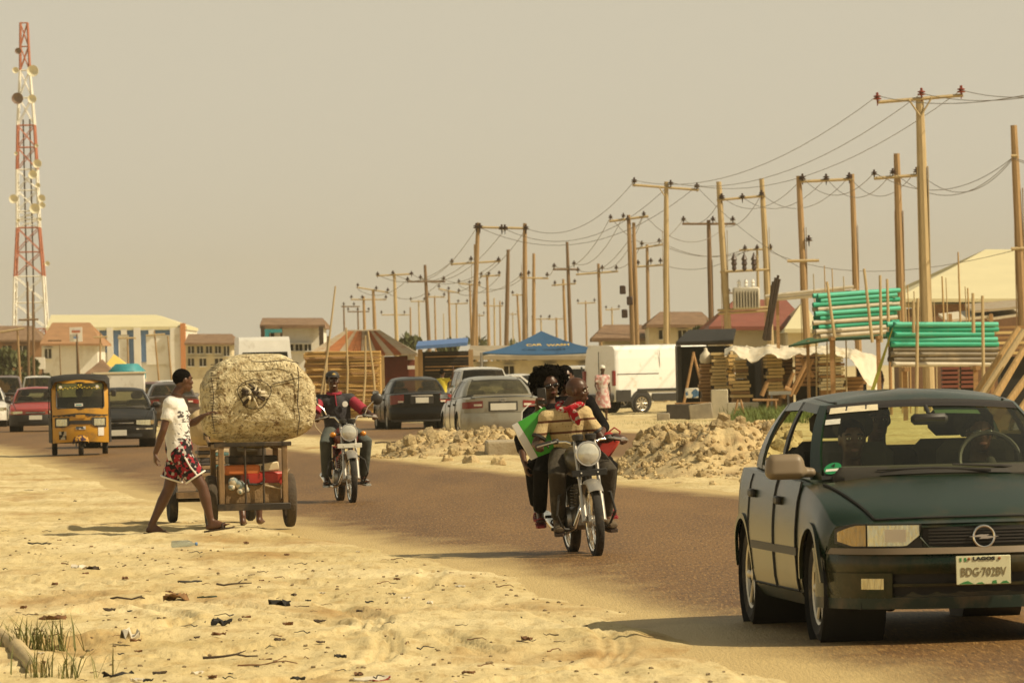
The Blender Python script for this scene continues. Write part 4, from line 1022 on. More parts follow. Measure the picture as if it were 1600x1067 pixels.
# racks of plastic pipes
PIPES = {}
def pipe_rack(label, D, x0, x1, y0, y1, rows, tilt, m_list, stakes, depth=1.2, seed=1, nd=4):
    rng = random.Random(seed); a = at((x0 + x1) / 2, y1, D); t = thing('pipe_rack', label, 'pipe rack', (a.x, D, 0)); b = t.location.copy()
    h = (y1 - y0) / rows; r = h / 2 / ppm(D)
    for k in range(rows):
        for q in range(nd):
            yy = y0 + h * (k + .5); m = m_list[min(k, len(m_list) - 1)]
            p0 = at(x0 + rng.uniform(-6, 6), yy - tilt[0], D + q * r * 2 + (r if k % 2 else 0)); p1 = at(x1 + rng.uniform(-8, 8), yy - tilt[1], D + q * r * 2 + .8)
            mb = MB(); L = (p1 - p0); d = L.normalized(); rr = r * .98
            mb.tube([p0 - b, p1 - b], [rr, rr], 10, cap=False); mb.tube([p0 - b + d * .002, p1 - b - d * .002], [rr * .86] * 2, 10, cap=False)
            mb.tube([p0 - b, p0 - b + d * .22], [rr * 1.12] * 2, 10, cap=False)
            mb.build('pipe', m, t)
    for s in stakes:
        p1, p0 = at(s[0], s[1], D - .25), at(s[2], s[3], D - .25); p0.z = min(p0.z, 0) if len(s) > 4 else p0.z
        mb = MB(); mb.tube([p0 - b, p1 - b], [.05, .04], 7); mb.build('stake', M_POLEP, t)
    zb = at((x0 + x1) / 2, y1 + 3, D).z
    for x in (x0 + 25, x1 - 25):
        w = at(x, y1, D).x - b.x; mb = MB()
        mb.box((w, depth / 2, zb / 2), (.12, .12, zb)); mb.box((w, depth / 2, zb), (.12, depth + .6, .1)); mb.build('trestle', M_TIMBERD, t)
    return t
pipe_rack('lower rack of green and grey plastic pipes above the car roof', 150, 1391, 1552, 503, 573, 9, (0, 0), [M_GREENL, M_GREEN, M_GREEN, M_GREENL, M_GREEN, M_GREY, M_GREY, M_GREY, M_PALEP], [(1434, 466, 1431, 640, 1), (1535, 462, 1537, 640, 1), (1427, 470, 1428, 520), (1520, 458, 1521, 520)], seed=2)
pipe_rack('upper rack of green plastic pipes with pale ones beneath', 168, 1276, 1399, 455, 525, 10, (-4, 5), [M_GREENL, M_GREENL, M_GREEN, M_PALEP, M_GREENL, M_GREEN, M_PALEP, M_GREEN, M_PALEP, M_PALEP], [(1292, 440, 1304, 528), (1350, 420, 1363, 535), (1375, 430, 1377, 535), (1386, 436, 1389, 535)], seed=5)
t = thing('pale_pipe_bundle', 'long pale pipes laid high behind the upper green rack', 'pipes', (at(1250, 460, 178).x, 178, 0)); b0 = t.location.copy()
for k, (x0, y0, x1, y1) in enumerate([(1203, 462, 1334, 448), (1206, 467, 1338, 454), (1196, 463, 1320, 452), (1210, 468, 1290, 461)]):
    mb = MB(); mb.tube([at(x0, y0, 178 + k * .1) - b0, at(x1, y1, 178 + k * .1) - b0], [.05, .05], 8); mb.build('pipe', M_PALEP, t)
mb = MB(); mb.box((at(1215, 468, 178).x - b0.x, .2, at(1215, 470, 178).z / 2), (.1, .1, at(1215, 470, 178).z)); mb.box((at(1300, 458, 178).x - b0.x, .2, at(1300, 460, 178).z / 2), (.1, .1, at(1300, 460, 178).z)); mb.build('trestle', M_TIMBERD, t)
sticks('dark_poles', 'bundle of dark steel bars leaning upright left of the upper pipe rack', 'steel bars', 176, [(1193, 530, 1212, 434), (1198, 532, 1216, 430), (1203, 532, 1206, 446), (1195, 532, 1208, 440), (1200, 532, 1218, 436)], M_DARKWOOD, .05)
t = thing('fern_tarp', 'dark green sheet slung under the upper pipe rack', 'sheet', (at(1330, 535, 170).x, 170, 0)); b0 = t.location.copy()
mb = MB(); mb.slab([[at(1232, 540, 169) - b0, at(1300, 530, 169) - b0, at(1400, 526, 169) - b0], [at(1262, 528, 172) - b0, at(1310, 522, 172) - b0, at(1400, 518, 172) - b0]], (0, 0, -.05)); mb.build('sheet', mat('dark_green_sheet', (.03, .10, .04), .8, var=.3), t)
for x in (1262, 1390): mb = MB(); mb.cyl((at(x, 530, 170).x - b0.x, 0, 0), (at(x, 530, 170).x - b0.x, 0, at(x, 532, 170).z), .05, n=6); mb.build('post', M_TIMBERD, t)
# standing bamboo sticks behind the racks, one thing each
for k, (x, yt, w) in enumerate([(1413, 440, 3), (1418, 445, 2), (1428, 455, 2), (1472, 432, 3), (1478, 434, 2), (1497, 394, 3), (1508, 448, 2), (1512, 450, 3), (1519, 460, 2), (1405, 462, 2), (1459, 470, 2), (1300, 420, 2), (1318, 432, 2), (1288, 415, 2), (1271, 428, 2)]):
    p0, p1 = at(x + 3, 560, 172), at(x, yt, 172); p0.z = 0; mb = MB(); mb.tube([Vector((0, 0, 0)), (p1 - p0) * .5 + Vector((.03, 0, 0)), p1 - p0], [w * .012, w * .011, w * .008], 7)
    o = mb.build('bamboo_stick', M_BAMBOO if k % 2 else M_POLEP); o.location = p0; tag(o, 'thin upright bamboo stick standing among the pipe racks', 'stick', 'upright sticks in the pipe yard')
for k, s in enumerate([(1500, 655, 1592, 512), (1520, 640, 1600, 516), (1543, 640, 1600, 545), (1572, 633, 1640, 540), (1585, 655, 1640, 575), (1600, 680, 1660, 595)]):
    Dk = 141 - k * .5; p0, p1 = at(s[0], s[1], Dk), at(s[2], s[3], Dk + .6); d = p1 - p0; p0 = p0 - d * (p0.z / d.z); mb = MB(); mb.tube([Vector((0, 0, 0)), (p1 - p0) * .5, p1 - p0], [.10, .095, .08], 9)
    o = mb.build('timber_pole', M_BAMBOO if k != 1 else M_POLEP); o.location = p0
    tag(o, ['pale thick pole leaning highest against the green pipe rack', 'second leaning pole close under the thick pale one', 'third leaning pole counted down from the pipe rack', 'fourth leaning pole counted down from the pipe rack', 'fifth leaning pole counted down from the pipe rack', 'lowest leaning pole at the right edge over the car'][k], 'pole', 'poles leaning at the right edge')
P = Place('plank_pile', 'pile of pale planks under a tin sheet right of the lower pipes', 'planks', (at(1580, 540, 160).x, 160, 0))
for k in range(6): P.part(slabbox(MB(), 1556 + k % 3, 508 + k * 8, 1640, 514 + k * 8, 160, 1.2), 'plank', M_TIMBER if k % 2 else M_TIMBERD)
P.part(slabbox(MB(), 1565, 556, 1635, 640, 160.2, 1, True), 'stand', M_BLACK)
for k, (x0, y0, x1, y1, m) in enumerate([(1472, 566, 1498, 602, M_REDROOF), (1502, 566, 1524, 602, M_REDROOF)]):
    P = Place('red_crate', ['left', 'right'][k] + ' hand one of two red slatted crates under the lower pipe rack', 'crate', (at((x0 + x1) / 2, y1, 153).x, 153, 0), 'red crates')
    y = y0
    while y < y1: P.part(slabbox(MB(), x0, y, x1, y + 5, 153, .6), 'slat', m); y += 7
    P.part(slabbox(MB(), x0 + 2, y0 + 1, x1 - 2, 640, 153.1, .5, True), 'core', M_BLACK)
P = Place('yard_shelter', 'low brown roofed stall with bright sheets behind the upright sticks', 'stall', (at(1540, 520, 235).x, 235, 0))
P.part(slabbox(MB(), 1405, 490, 1640, 600, 238, 3, True), 'wall', mat('brown_wall', (.2, .11, .06)))
for k, (x0, y0, x1, y1) in enumerate([(1478, 504, 1552, 496), (1520, 489, 1600, 482), (1545, 501, 1600, 493)]):
    a, c = at(x0, y0, 232), at(x1, y1, 232); mb = MB(); mb.slab([[a, c], [a + Vector((0, 4, .3)), c + Vector((0, 4, .3))]], (0, 0, .1)); P.part(mb, 'roof_sheet', M_TARP if k != 1 else M_TIN, smooth=False)
for x in (1486, 1550, 1596): P.part(slabbox(MB(), x - 1.5, 490, x + 1.5, 600, 231.9, .12, True), 'post', M_TIMBERD)
# green leaf blade and yard grass
def grass(name, label, spots, h, n, seed, m, spread):
    rng = random.Random(seed); mb = MB(); b = Vector(spots[0])
    for s in spots:
        for _ in range(n):
            p = Vector(s) - b + Vector((rng.gauss(0, spread[0]), rng.gauss(0, spread[1]), 0)); a = rng.random() * 6.3; hh = h * rng.uniform(.5, 1.2); l = hh * rng.uniform(.2, 1.0)
            d = Vector((math.cos(a), math.sin(a), 0)); w = Vector((-d.y, d.x, 0)) * hh * .026
            q1, q2 = p + d * l * .35 + Vector((0, 0, hh * .6)), p + d * l + Vector((0, 0, hh))
            mb.add([p - w, p + w, q1 + w * .8, q1 - w * .8, q2], [(0, 1, 2, 3), (3, 2, 4)])
    o = mb.build(name, m, smooth=False); o.location = b; return o
M_GRASS = mat('dry_grass', (.15, .15, .04), .8, var=.4, scale=3); M_GRASSG = mat('green_grass', (.11, .15, .03), .8, var=.4, scale=2)
rg = random.Random(12)
tag(grass('grass', '', [gnd(rg.uniform(1165, 1260), rg.uniform(646, 662)) for _ in range(60)], .38, 60, 3, M_GRASSG, (.35, .6)), 'patch of green weeds growing beside the sawhorses', 'grass', kind='stuff')
tag(grass('grass', '', [gnd(rg.uniform(985, 1250), rg.uniform(658, 668)) for _ in range(50)], .10, 40, 4, M_GRASS, (.5, .9)), 'thin dry grass along the edge of the timber yard', 'grass', kind='stuff')
p0 = gnd(1345, 660); p0 = at(1346, 625, 150); p0.z = 0; mb = MB(); pts = []
tip = at(1395, 512, 150) - p0
mb = MB(); mb.slab([[tip * t + Vector((-.05 * math.sin(PI * (t * .8 + .15)) , 0, 0)), tip * t + Vector((.05 * math.sin(PI * (t * .8 + .15)), 0, 0))] for t in np.linspace(0, 1, 9)], (0, .02, 0))
o = mb.build('palm_frond', mat('yellow_green_frond', (.30, .30, .04), .6)); o.location = p0; tag(o, 'single yellow green palm stalk rising over the dark car roof', 'plant')
# ------------------------------------------------------------------ cars
M_TYRE = mat('tyre_rubber', (.022, .019, .016), .85, var=.25, scale=10, bump=.2, dirt=(.12, .085, .05), damt=.25, dscale=6)
M_RIM = mat('alloy', (.52, .47, .38), .35, .8, var=.1, dirt=(.25, .18, .1), damt=.25, dscale=8)
M_TRIM = mat('black_trim', (.028, .025, .022), .55, var=.15)
M_TRIMB = mat('bronze_trim', (.20, .15, .095), .5, var=.15, scale=3)
M_CHROME = mat('chrome', (.75, .72, .66), .12, 1.0, var=.03)
M_LENS = mat('headlamp_lens', (.70, .64, .48), .20, 0.7, var=.35, scale=5, coat=.8, stretch=(1, 14, 2), bump=.6, bscale=6)
M_AMBER = mat('indicator_lens', (.40, .28, .12), .2, 0.6, var=.35, scale=5, coat=.8, stretch=(1, 14, 2), bump=.6, bscale=6)
M_REDL = mat('red_lens', (.20, .010, .008), .25, var=.15, scale=10, coat=.3)
M_CLEARL = mat('clear_lens', (.7, .62, .5), .2, var=.1, coat=.6)
M_PLATE = mat('number_plate', (.66, .64, .42), .5, var=.08, scale=12, dirt=(.45, .38, .2), damt=.2, dscale=10)
M_PLATEW = mat('number_plate_white', (.70, .68, .58), .5, var=.05)
M_GRN = mat('plate_green', (.05, .22, .06), .5)
M_SEAT = mat('seat_cloth', (.05, .045, .036), .9, var=.2)
M_GLASS = glass('window_glass', (.50, .50, .36), .015); M_GLASSD = glass('dark_glass', (.10, .10, .07), .02); M_GLASSC = glass('dusty_glass', (.34, .33, .22), .13, (.40, .36, .22))
def paint(name, col, dust=.3, rough=.32, metal=.25):
    return mat(name, col, rough, metal, var=.10, scale=2.5, coat=.55, dirt=(.21, .155, .085), damt=dust, dscale=1.6)

def wheel(parent, c, r, w, side, spokes=6, rim=None, name='wheel', rr=None):
    """side: +1 the outer face looks to +y"""
    rr = rr or r * .68; h = w / 2; c = Vector(c); s = side
    mb = MB(); mb.lathe([(rr * .98, -h * .8), (r * .86, -h), (r * .965, -h * .86), (r, -h * .55), (r, -h * .08), (r * .985, -h * .05), (r * .985, h * .05), (r, h * .08), (r, h * .55), (r * .965, h * .86), (r * .86, h), (rr * .98, h * .8)], c, 'Y', 36)
    t = mb.build(name, M_TYRE, parent)
    mb = MB(); mb.lathe([(rr, -h * .75), (rr, h * .74), (rr * .93, h * .66), (rr * .86, -h * .2), (rr * .2, -h * .3), (.001, -h * .3)], c * 1.0, 'Y', 28) if s > 0 else mb.lathe([(rr, h * .75), (rr, -h * .74), (rr * .93, -h * .66), (rr * .86, h * .2), (rr * .2, h * .3), (.001, h * .3)], c * 1.0, 'Y', 28)
    mb.build('rim_barrel', M_TRIM, t)
    mb = MB(); mb.lathe([(rr * 1.01, s * h * .6), (rr * 1.0, s * h * .86), (rr * .92, s * h * .78), (rr * .9, s * h * .6)], c, 'Y', 28)
    for k in range(spokes):
        a = 2 * PI * k / spokes; d = Vector((math.cos(a), 0, math.sin(a)))
        mb.tube([c + d * rr * .12 + Vector((0, s * h * .62, 0)), c + d * rr * .55 + Vector((0, s * h * .66, 0)), c + d * rr * .95 + Vector((0, s * h * .72, 0))], [(rr * .11, rr * .05), (rr * .10, rr * .05), (rr * .15, rr * .05)], 6, hint=d.cross(Vector((0, 1, 0))))
    mb.lathe([(.001, s * h * .82), (rr * .17, s * h * .78), (rr * .2, s * h * .5)], c, 'Y', 16)
    mb.build('rim', rim or M_RIM, t)
    return t

def car(name, label, loc, heading, P, paintm, group=None, glassm=None, detail=2):
    """P: dictionary of measures. x points forward, y to the car's left. heading: yaw of the forward axis"""
    root = thing(name, label, P.get('cat', 'car'), loc, heading, group)
    gm = glassm or M_GLASS
    xf, xr, hw = P['xf'], P['xr'], P['hw']; bf, br, bx_ = P.get('bowf', .36), P.get('bowr', .30), P.get('bexp', 2.7)
    N = {0: 34, 1: 56, 2: 100}[detail]
    def curve(pts, sm=.12):
        xs = np.array([p[0] for p in pts]); ys = np.array([p[1] for p in pts]); o = np.argsort(xs); xs, ys = xs[o], ys[o]
        gx = np.linspace(xr, xf, 240); gy = np.interp(gx, xs, ys); k = max(1, int(sm / (xf - xr) * 240)); pad = np.pad(gy, k, mode='edge')
        gy = np.convolve(pad, np.ones(2 * k + 1) / (2 * k + 1), 'valid')
        return lambda x: np.interp(x, gx, gy)
    fw, fzb, fzs, fzd = curve(P['w'], .08), curve(P['zb']), curve(P['zs']), curve(P['zd'])
    pt, pv = [0, .06, .16, .45, .62, .82, .94, 1.0], P.get('prof', [.90, .955, .985, 1.0, .998, .982, .965, .935])
    gt = np.linspace(0, 1, 60); gv = np.interp(gt, pt, pv); gv = np.convolve(np.pad(gv, 3, mode='edge'), np.ones(7) / 7, 'valid')
    prof = lambda t: float(np.interp(t, gt, gv))
    def shear(x, y):
        a = abs(y) / hw
        f = max(0, (x - (xf - .95)) / .95) if x > 0 else 0; g = max(0, ((xr + .9) - x) / .9) if x < 0 else 0
        return x - (bf * a ** bx_ + .14 * a ** 13) * f * f + (br * a ** bx_ + .10 * a ** 13) * g * g
    def side_pt(x, z, off=0.0, sg=1):
        t = min(1, max(0, (z - fzb(x)) / (fzs(x) - fzb(x)))); y = sg * (fw(x) * prof(t) + off)
        return Vector((shear(x, y), y, z))
    def frontx(y, z): return xf - bf * (abs(y) / hw) ** bx_ - .14 * (abs(y) / hw) ** 13 - P.get('leanf', 0) * max(0, z - .5)
    def rearx(y, z): return xr + br * (abs(y) / hw) ** bx_ + .10 * (abs(y) / hw) ** 13 + P.get('leanr', 0) * max(0, z - .6)
    ns = 16 if detail == 2 else 10; nd = 8
    xs = np.concatenate([[xr, xr + .03, xr + .08], np.linspace(xr + .15, xf - .15, N), [xf - .08, xf - .03, xf]])
    rows = []
    for x in xs:
        zb, zs, zd, w = float(fzb(x)), float(fzs(x)), float(fzd(x)), float(fw(x)); half = []
        for i in range(ns):
            t = i / (ns - 1); half.append((w * prof(t), zb + t * (zs - zb)))
        for i in range(1, nd + 1):
            s = i / nd; half.append((w * prof(1) * (1 - s), zs + (zd - zs) * (1 - (1 - s) ** 2.4)))
        rows.append([(shear(x, y), y, z) for y, z in half] + [(shear(x, y), -y, z) for y, z in half[-2::-1]])
    wheels = [(P['ax'][0], P['wr']), (P['ax'][1], P['wr'])]; ra = P['wr'] * P.get('arch', 1.17)
    # faces, with the wheel openings left out and their rims pulled onto a circle
    V = [Vector(p) for r in rows for p in r]; n = len(rows[0]); F = []; edge = {}
    full = 2 * ns + 2 * nd - 1
    for i in range(len(rows) - 1):
        for j in range(n - 1):
            q = (i * n + j, i * n + j + 1, (i + 1) * n + j + 1, (i + 1) * n + j); c = sum((V[k] for k in q), Vector()) / 4
            hole = False
            if abs(c.y) > hw * .6:
                for wx, wr in wheels:
                    if math.hypot(c.x - wx, c.z - wr) < ra: hole = True
            if not hole: F.append(q)
    used = {}
    for q in F:
        for k in range(4):
            e = tuple(sorted((q[k], q[(k + 1) % 4]))); used[e] = used.get(e, 0) + 1
    for e, k in used.items():
        if k == 1:
            for v in e:
                p = V[v]
                for wx, wr in wheels:
                    d = math.hypot(p.x - wx, p.z - wr)
                    if d < ra * 1.25 and abs(p.y) > hw * .6 and p.z > fzb(p.x) + .012:
                        p.x, p.z = wx + (p.x - wx) / d * ra, wr + (p.z - wr) / d * ra
    mb = MB(); mb.add(V, F)
    for st, fx in ((rows[-1], 1), (rows[0], -1)):       # nose and tail, filled by a sheet from side to side
        top = st[ns - 1:n - ns + 1]; g = []
        nz = 6; ring_l = st[:ns]; ring_r = st[::-1][:ns]
        for k in range(ns):
            a, c = Vector(ring_l[k]), Vector(ring_r[k]); rw = []
            for j in range(13):
                y = a.y + (c.y - a.y) * j / 12; x0 = (xf if fx > 0 else xr); rw.append((shear(x0, y), y, a.z))
            g.append(rw)
        mb.grid(g)
        a = g[-1]; deck = [(shear(x0, p[1]), p[1], p[2]) for p in top]
        k2 = len(deck); mb.add([*a, *deck], [tuple(range(13)) + tuple(range(13 + k2 - 1, 12, -1))])
    body = mb.build('body', paintm, root, sharp=32)
    # underbody and arch liners
    mb = MB(); zu = P['zb'][1][1]
    mb.box(((xf + xr) / 2, 0, zu + .16), ((xf - xr) * .90, hw * 1.55, .30)); mb.build('underbody', M_BLACK, root)
    for wx, wr in wheels:
        for sg in (-1, 1):
            mb = MB(); mb.lathe([(ra * .999, sg * hw * .99 * float(fw(wx)) / hw * .985), (ra * .999, sg * hw * .55), (.02, sg * hw * .55)], (wx, 0, wr), 'Y', 24)
            mb.build('wheel_arch_liner', M_BLACK, root)
            wheel(root, (wx, sg * P['track'] / 2, wr), wr, P['tw'], sg, P.get('spokes', 6), P.get('rim'))
    # greenhouse
    B, T = P['belt'], P['roof']
    def ringpt(K, u):
        i = min(int(u), len(K) - 2); f = u - i; a, b = Vector(K[i]), Vector(K[i + 1])
        if i == 0 or i == len(K) - 2:
            e, o = (b, a) if i == 0 else (a, b); g = f if i == 0 else 1 - f     # curved screens
            return Vector((o.x + (e.x - o.x) * g * g, o.y + (e.y - o.y) * g, o.z + (e.z - o.z) * g * g))
        return a.lerp(b, f)
    last = len(B) - 1
    def gp(u, t, sg=1, off=0.0):
        a, b = ringpt(B, u), ringpt(T, u); p = a.lerp(b, t); bulge = P.get('bulge', .035) * 4 * t * (1 - t)
        nrm = Vector((p.x - P.get('gx', -.3), p.y * 2.2, 0)); nrm = nrm.normalized() if nrm.length > 1e-6 else Vector((1, 0, 0))
        p = p + nrm * (bulge + off); p.y *= sg; return p
    def panel(mb, u0, u1, t0, t1, sg, off=0.0, nu=6, nt=6, thick=.012):
        g = [[gp(u0 + (u1 - u0) * i / nu, t0 + (t1 - t0) * k / nt, sg, off) for i in range(nu + 1)] for k in range(nt + 1)]
        if off < -.005: mb.grid(g)
        else: mb.slab(g, lambda p: Vector((-(p.x - P.get('gx', -.3)) * .02, -p.y * .025, 0)))
    def cross_panel(mb, ue, t0, t1, off=0.0, nt=8):
        """windscreen or rear window from side to side; ue is how far the ring parameter runs from the centre"""
        g = []
        for k in range(nt + 1):
            t = t0 + (t1 - t0) * k / nt; rw = []
            for i in range(-6, 7):
                u = abs(i) / 6 * ue; rw.append(gp(u if ue_front else last - u, t, 1 if i >= 0 else -1, off))
            g.append(rw)
        sg = -1 if ue_front else 1
        if off < 0: mb.grid(g)
        else: mb.slab(g, Vector((sg * .008, 0, -.004)))
    ue_front = True
    mb = MB(); cross_panel(mb, .985, .05, .95, -.004); ws = mb.build('windscreen', gm, root)
    mb = MB(); cross_panel(mb, 1.0, .0, .055); cross_panel(mb, 1.0, .945, 1.0); mb.build('windscreen_seal', M_TRIM, ws)
    ue_front = False
    mb = MB(); cross_panel(mb, .985, .06, .93, -.004); rw_ = mb.build('rear_window', P.get('rglass', gm), root)
    mb = MB(); cross_panel(mb, 1.0, .0, .065); cross_panel(mb, 1.0, .925, 1.0); mb.build('rear_window_seal', M_TRIM, rw_)
    for sg in (-1, 1):
        for (u0, u1, kind) in P['segs']:
            mb = MB()
            if kind == 'glass':
                panel(mb, u0, u1, P.get('wt0', .05) if sg < 0 else .05, P.get('wt1', .90) if sg < 0 else .9, sg, -.008); o = mb.build('side_window', P.get('sglass', gm), root)
                mb = MB(); panel(mb, u0, u1, 0, .06, sg, nt=1); panel(mb, u0, u1, .885, 1, sg, nt=1); mb.build('window_frame', paintm if not P.get('blackframe') else M_TRIM, o)
            elif kind == 'black':
                panel(mb, u0, u1, 0, 1, sg, -.002); mb.build('pillar_trim', M_TRIM, root)
            else:
                panel(mb, u0, u1, 0, 1, sg, .002); mb.build('pillar', paintm, root)
    # roof
    ring = [gp(last * i / 30, 1.0, 1) for i in range(31)]; ring = ring + [Vector((p.x, -p.y, p.z)) for p in ring[-2:0:-1]]
    cx = (ring[0].x + ring[30].x) / 2; g = []
    for k in range(9):
        s = 1 - k / 8 * .999; g.append([Vector((cx + (p.x - cx) * s, p.y * s, p.z + P.get('crown', .05) * (1 - s ** 3.6))) for p in ring])
    mb = MB(); mb.grid(g, closed=True); rf = mb.build('roof', paintm, root, sharp=60)
    if detail == 2:
        for sg in (-1, 1):
            mb = MB(); pts = [Vector((cx + (gp(u, 1).x - cx) * .98, sg * gp(u, 1).y * .9, gp(u, 1).z + P.get('crown', .05) * .20)) for u in np.linspace(1.02, last - 1.2, 20)]; mb.tube(pts, .007, 5); mb.build('roof_groove', M_TRIM, rf)
    # interior
    mb = MB(); zb_ = B[0][2]; mb.box((B[0][0] - .32, 0, zb_ - .03), (.5, hw * 1.5, .14), bev=.05); mb.build('dashboard', M_SEAT, root)
    mb = MB(); mb.box(((B[1][0] + B[-2][0]) / 2, 0, zb_ - .10), (B[1][0] - B[-2][0], hw * 1.6, .04)); mb.build('cabin_floor', M_BLACK, root)
    for (sx, sy) in P.get('seats', [(.1, .36), (.1, -.36), (-.75, .36), (-.75, -.36)]):
        mb = MB(); mb.box((sx, sy, zb_ + .0), (.14, .46, .34), bev=.06); mb.box((sx - .03, sy, zb_ + .27), (.10, .24, .17), bev=.05)
        mb.build('seat', M_SEAT, root)
    if P.get('steer'):
        mb = MB(); M = Matrix.Rotation(R(65), 3, 'Y'); c = Vector((.48, .36, zb_ + .05)); mb.tube([c + M @ Vector((.18 * math.cos(a), .18 * math.sin(a), 0)) for a in np.linspace(0, 2 * PI, 24, endpoint=False)], .014, 6, closed=True); mb.cyl(c, c + Vector((.2, 0, -.1)), .03); mb.build('steering_wheel', M_TRIM, root)
    # mirrors
    for sg in P.get('mirrors', (-1, 1)):
        p = gp(2.0, .02, sg); mb = MB(); mb.box(p + Vector((.10, sg * .14, .07)), (.10, .20, .13), bev=.045); mb.box(p + Vector((.08, sg * .04, .03)), (.06, .10, .05), bev=.02); mo = mb.build('mirror', P.get('mirrorm', M_TRIM), root)
        mb = MB(); mb.box(p + Vector((.048, sg * .14, .07)), (.006, .16, .10)); mb.build('mirror_glass', M_CHROME, mo)
    # doors, gaps, handles, side mouldings
    for sg in (-1, 1):
        for d in P.get('doors', []):
            mb = MB(); g = [[side_pt(x, z, .006, sg) for x in np.linspace(d[0], d[1], 14)] for z in np.linspace(fzb((d[0] + d[1]) / 2) + .09, fzs((d[0] + d[1]) / 2) - .005, 12)]
            keep = []
            for row in g:
                for p in row:
                    for wx, wr in wheels:
                        q = math.hypot(p.x - wx, p.z - wr)
                        if q < ra + .03: p.x, p.z = wx + (p.x - wx) / q * (ra + .03), wr + (p.z - wr) / q * (ra + .03)
            mb.slab(g, lambda p: Vector((0, -sg * .01, 0))); do = mb.build('door', paintm, root)
            gap = MB(); edge = [r[0] for r in g] ; gap.tube([p + Vector((-.004, sg * .0015, 0)) for p in edge], .0055, 4); edge = [r[-1] for r in g]; gap.tube([p + Vector((.004, sg * .0015, 0)) for p in edge], .0055, 4); gap.tube([p + Vector((0, sg * .001, -.004)) for p in g[0]], .005, 4); gap.build('door_gap', M_BLACK, do)
            hp = side_pt(d[0] + .16, fzs(d[0]) - .13, .012, sg); mb = MB(); mb.box(hp + Vector((0, sg * .008, 0)), (.15, .035, .05), bev=.012); mb.build('handle', M_TRIM, do)
        if P.get('mould'):
            z = P['mould']; mb = MB(); mb.slab([[side_pt(x, z + dz, .014, sg) for x in np.linspace(P['ax'][1] + ra + .05, P['ax'][0] - ra - .05, 20)] for dz in (-.022, .022)], Vector((0, -sg * .015, 0))); mb.build('side_moulding', P.get('mouldm', M_TRIM), root)
    def patch(nm, m, fx, y0, y1, zt, zb, off=.008, thick=.04, ny=10, nz=4, parent=None, end=1):
        ft = zt if callable(zt) else (lambda y: zt); fb = zb if callable(zb) else (lambda y: zb); g = []
        for k in range(nz + 1):
            rw = []
            for j in range(ny + 1):
                y = y0 + (y1 - y0) * j / ny; z = fb(y) + (ft(y) - fb(y)) * k / nz; rw.append(Vector((fx(y, z) + end * (off if nz < 4 or off < .03 else off - .35 * off * abs(2 * k / nz - 1) ** 3), y, z)))
            g.append(rw)
        mb = MB(); mb.slab(g, Vector((-end * thick, 0, 0))); return mb.build(nm, m, parent or root)
    return dict(root=root, patch=patch, frontx=frontx, rearx=rearx, side_pt=side_pt, gp=gp, shear=shear, fzs=fzs, fzd=fzd, fw=fw, cross=cross_panel, body=body, windscreen=ws)

def sym(fn):
    for sg in (-1, 1): fn(sg)
def hood_panel(K, P, x0, x1, yw0, yw1, m, off=.010, name='hood'):
    """raised lid on the front or rear deck with dark gaps along its edges; x0 is the front edge"""
    g = []; fw, fzs, fzd = K['fw'], K['fzs'], K['fzd']
    def deckz(x, y):
        w = float(fw(x)) * .935; s = 1 - min(1, abs(y) / w); return float(fzs(x)) + (float(fzd(x)) - float(fzs(x))) * (1 - (1 - s) ** 2.4)
    for i in range(17):
        x = x0 + (x1 - x0) * i / 16; yw = yw0 + (yw1 - yw0) * i / 16
        g.append([Vector((K['shear'](x, y), y, deckz(x, y) + off)) for y in np.linspace(-yw, yw, 17)])
    mb = MB(); mb.slab(g, (0, 0, -.02)); h = mb.build(name, m, K['root'])
    gap = MB()
    for j in (0, 16): gap.tube([r[j] + Vector((0, (1 if j else -1) * .006, -.004)) for r in g], .008, 5)
    gap.tube([p + Vector((.006 if x0 > x1 else -.006, 0, -.008)) for p in g[0]], .008, 5)
    gap.build(name + '_gap', M_BLACK, h); return h
def face_camera(px, py, local_pt, head_deg):
    """loc and yaw of a car coming towards the camera, so that its local ground point stands at the pixel; head_deg turns it to the right"""
    a = R(head_deg); h = Vector((math.sin(a), -math.cos(a), 0)); l = Vector((math.cos(a), math.sin(a), 0))
    p = gnd(px, py); loc = p - h * local_pt[0] - l * local_pt[1]; loc.z = 0
    return loc, math.atan2(h.y, h.x)
def drive_away(X, D, deg):
    """loc and yaw of a car driving away, turned deg to the left"""
    h = Vector((-math.sin(R(deg)), math.cos(R(deg)), 0)); return Vector((X, D, 0)), math.atan2(h.y, h.x)

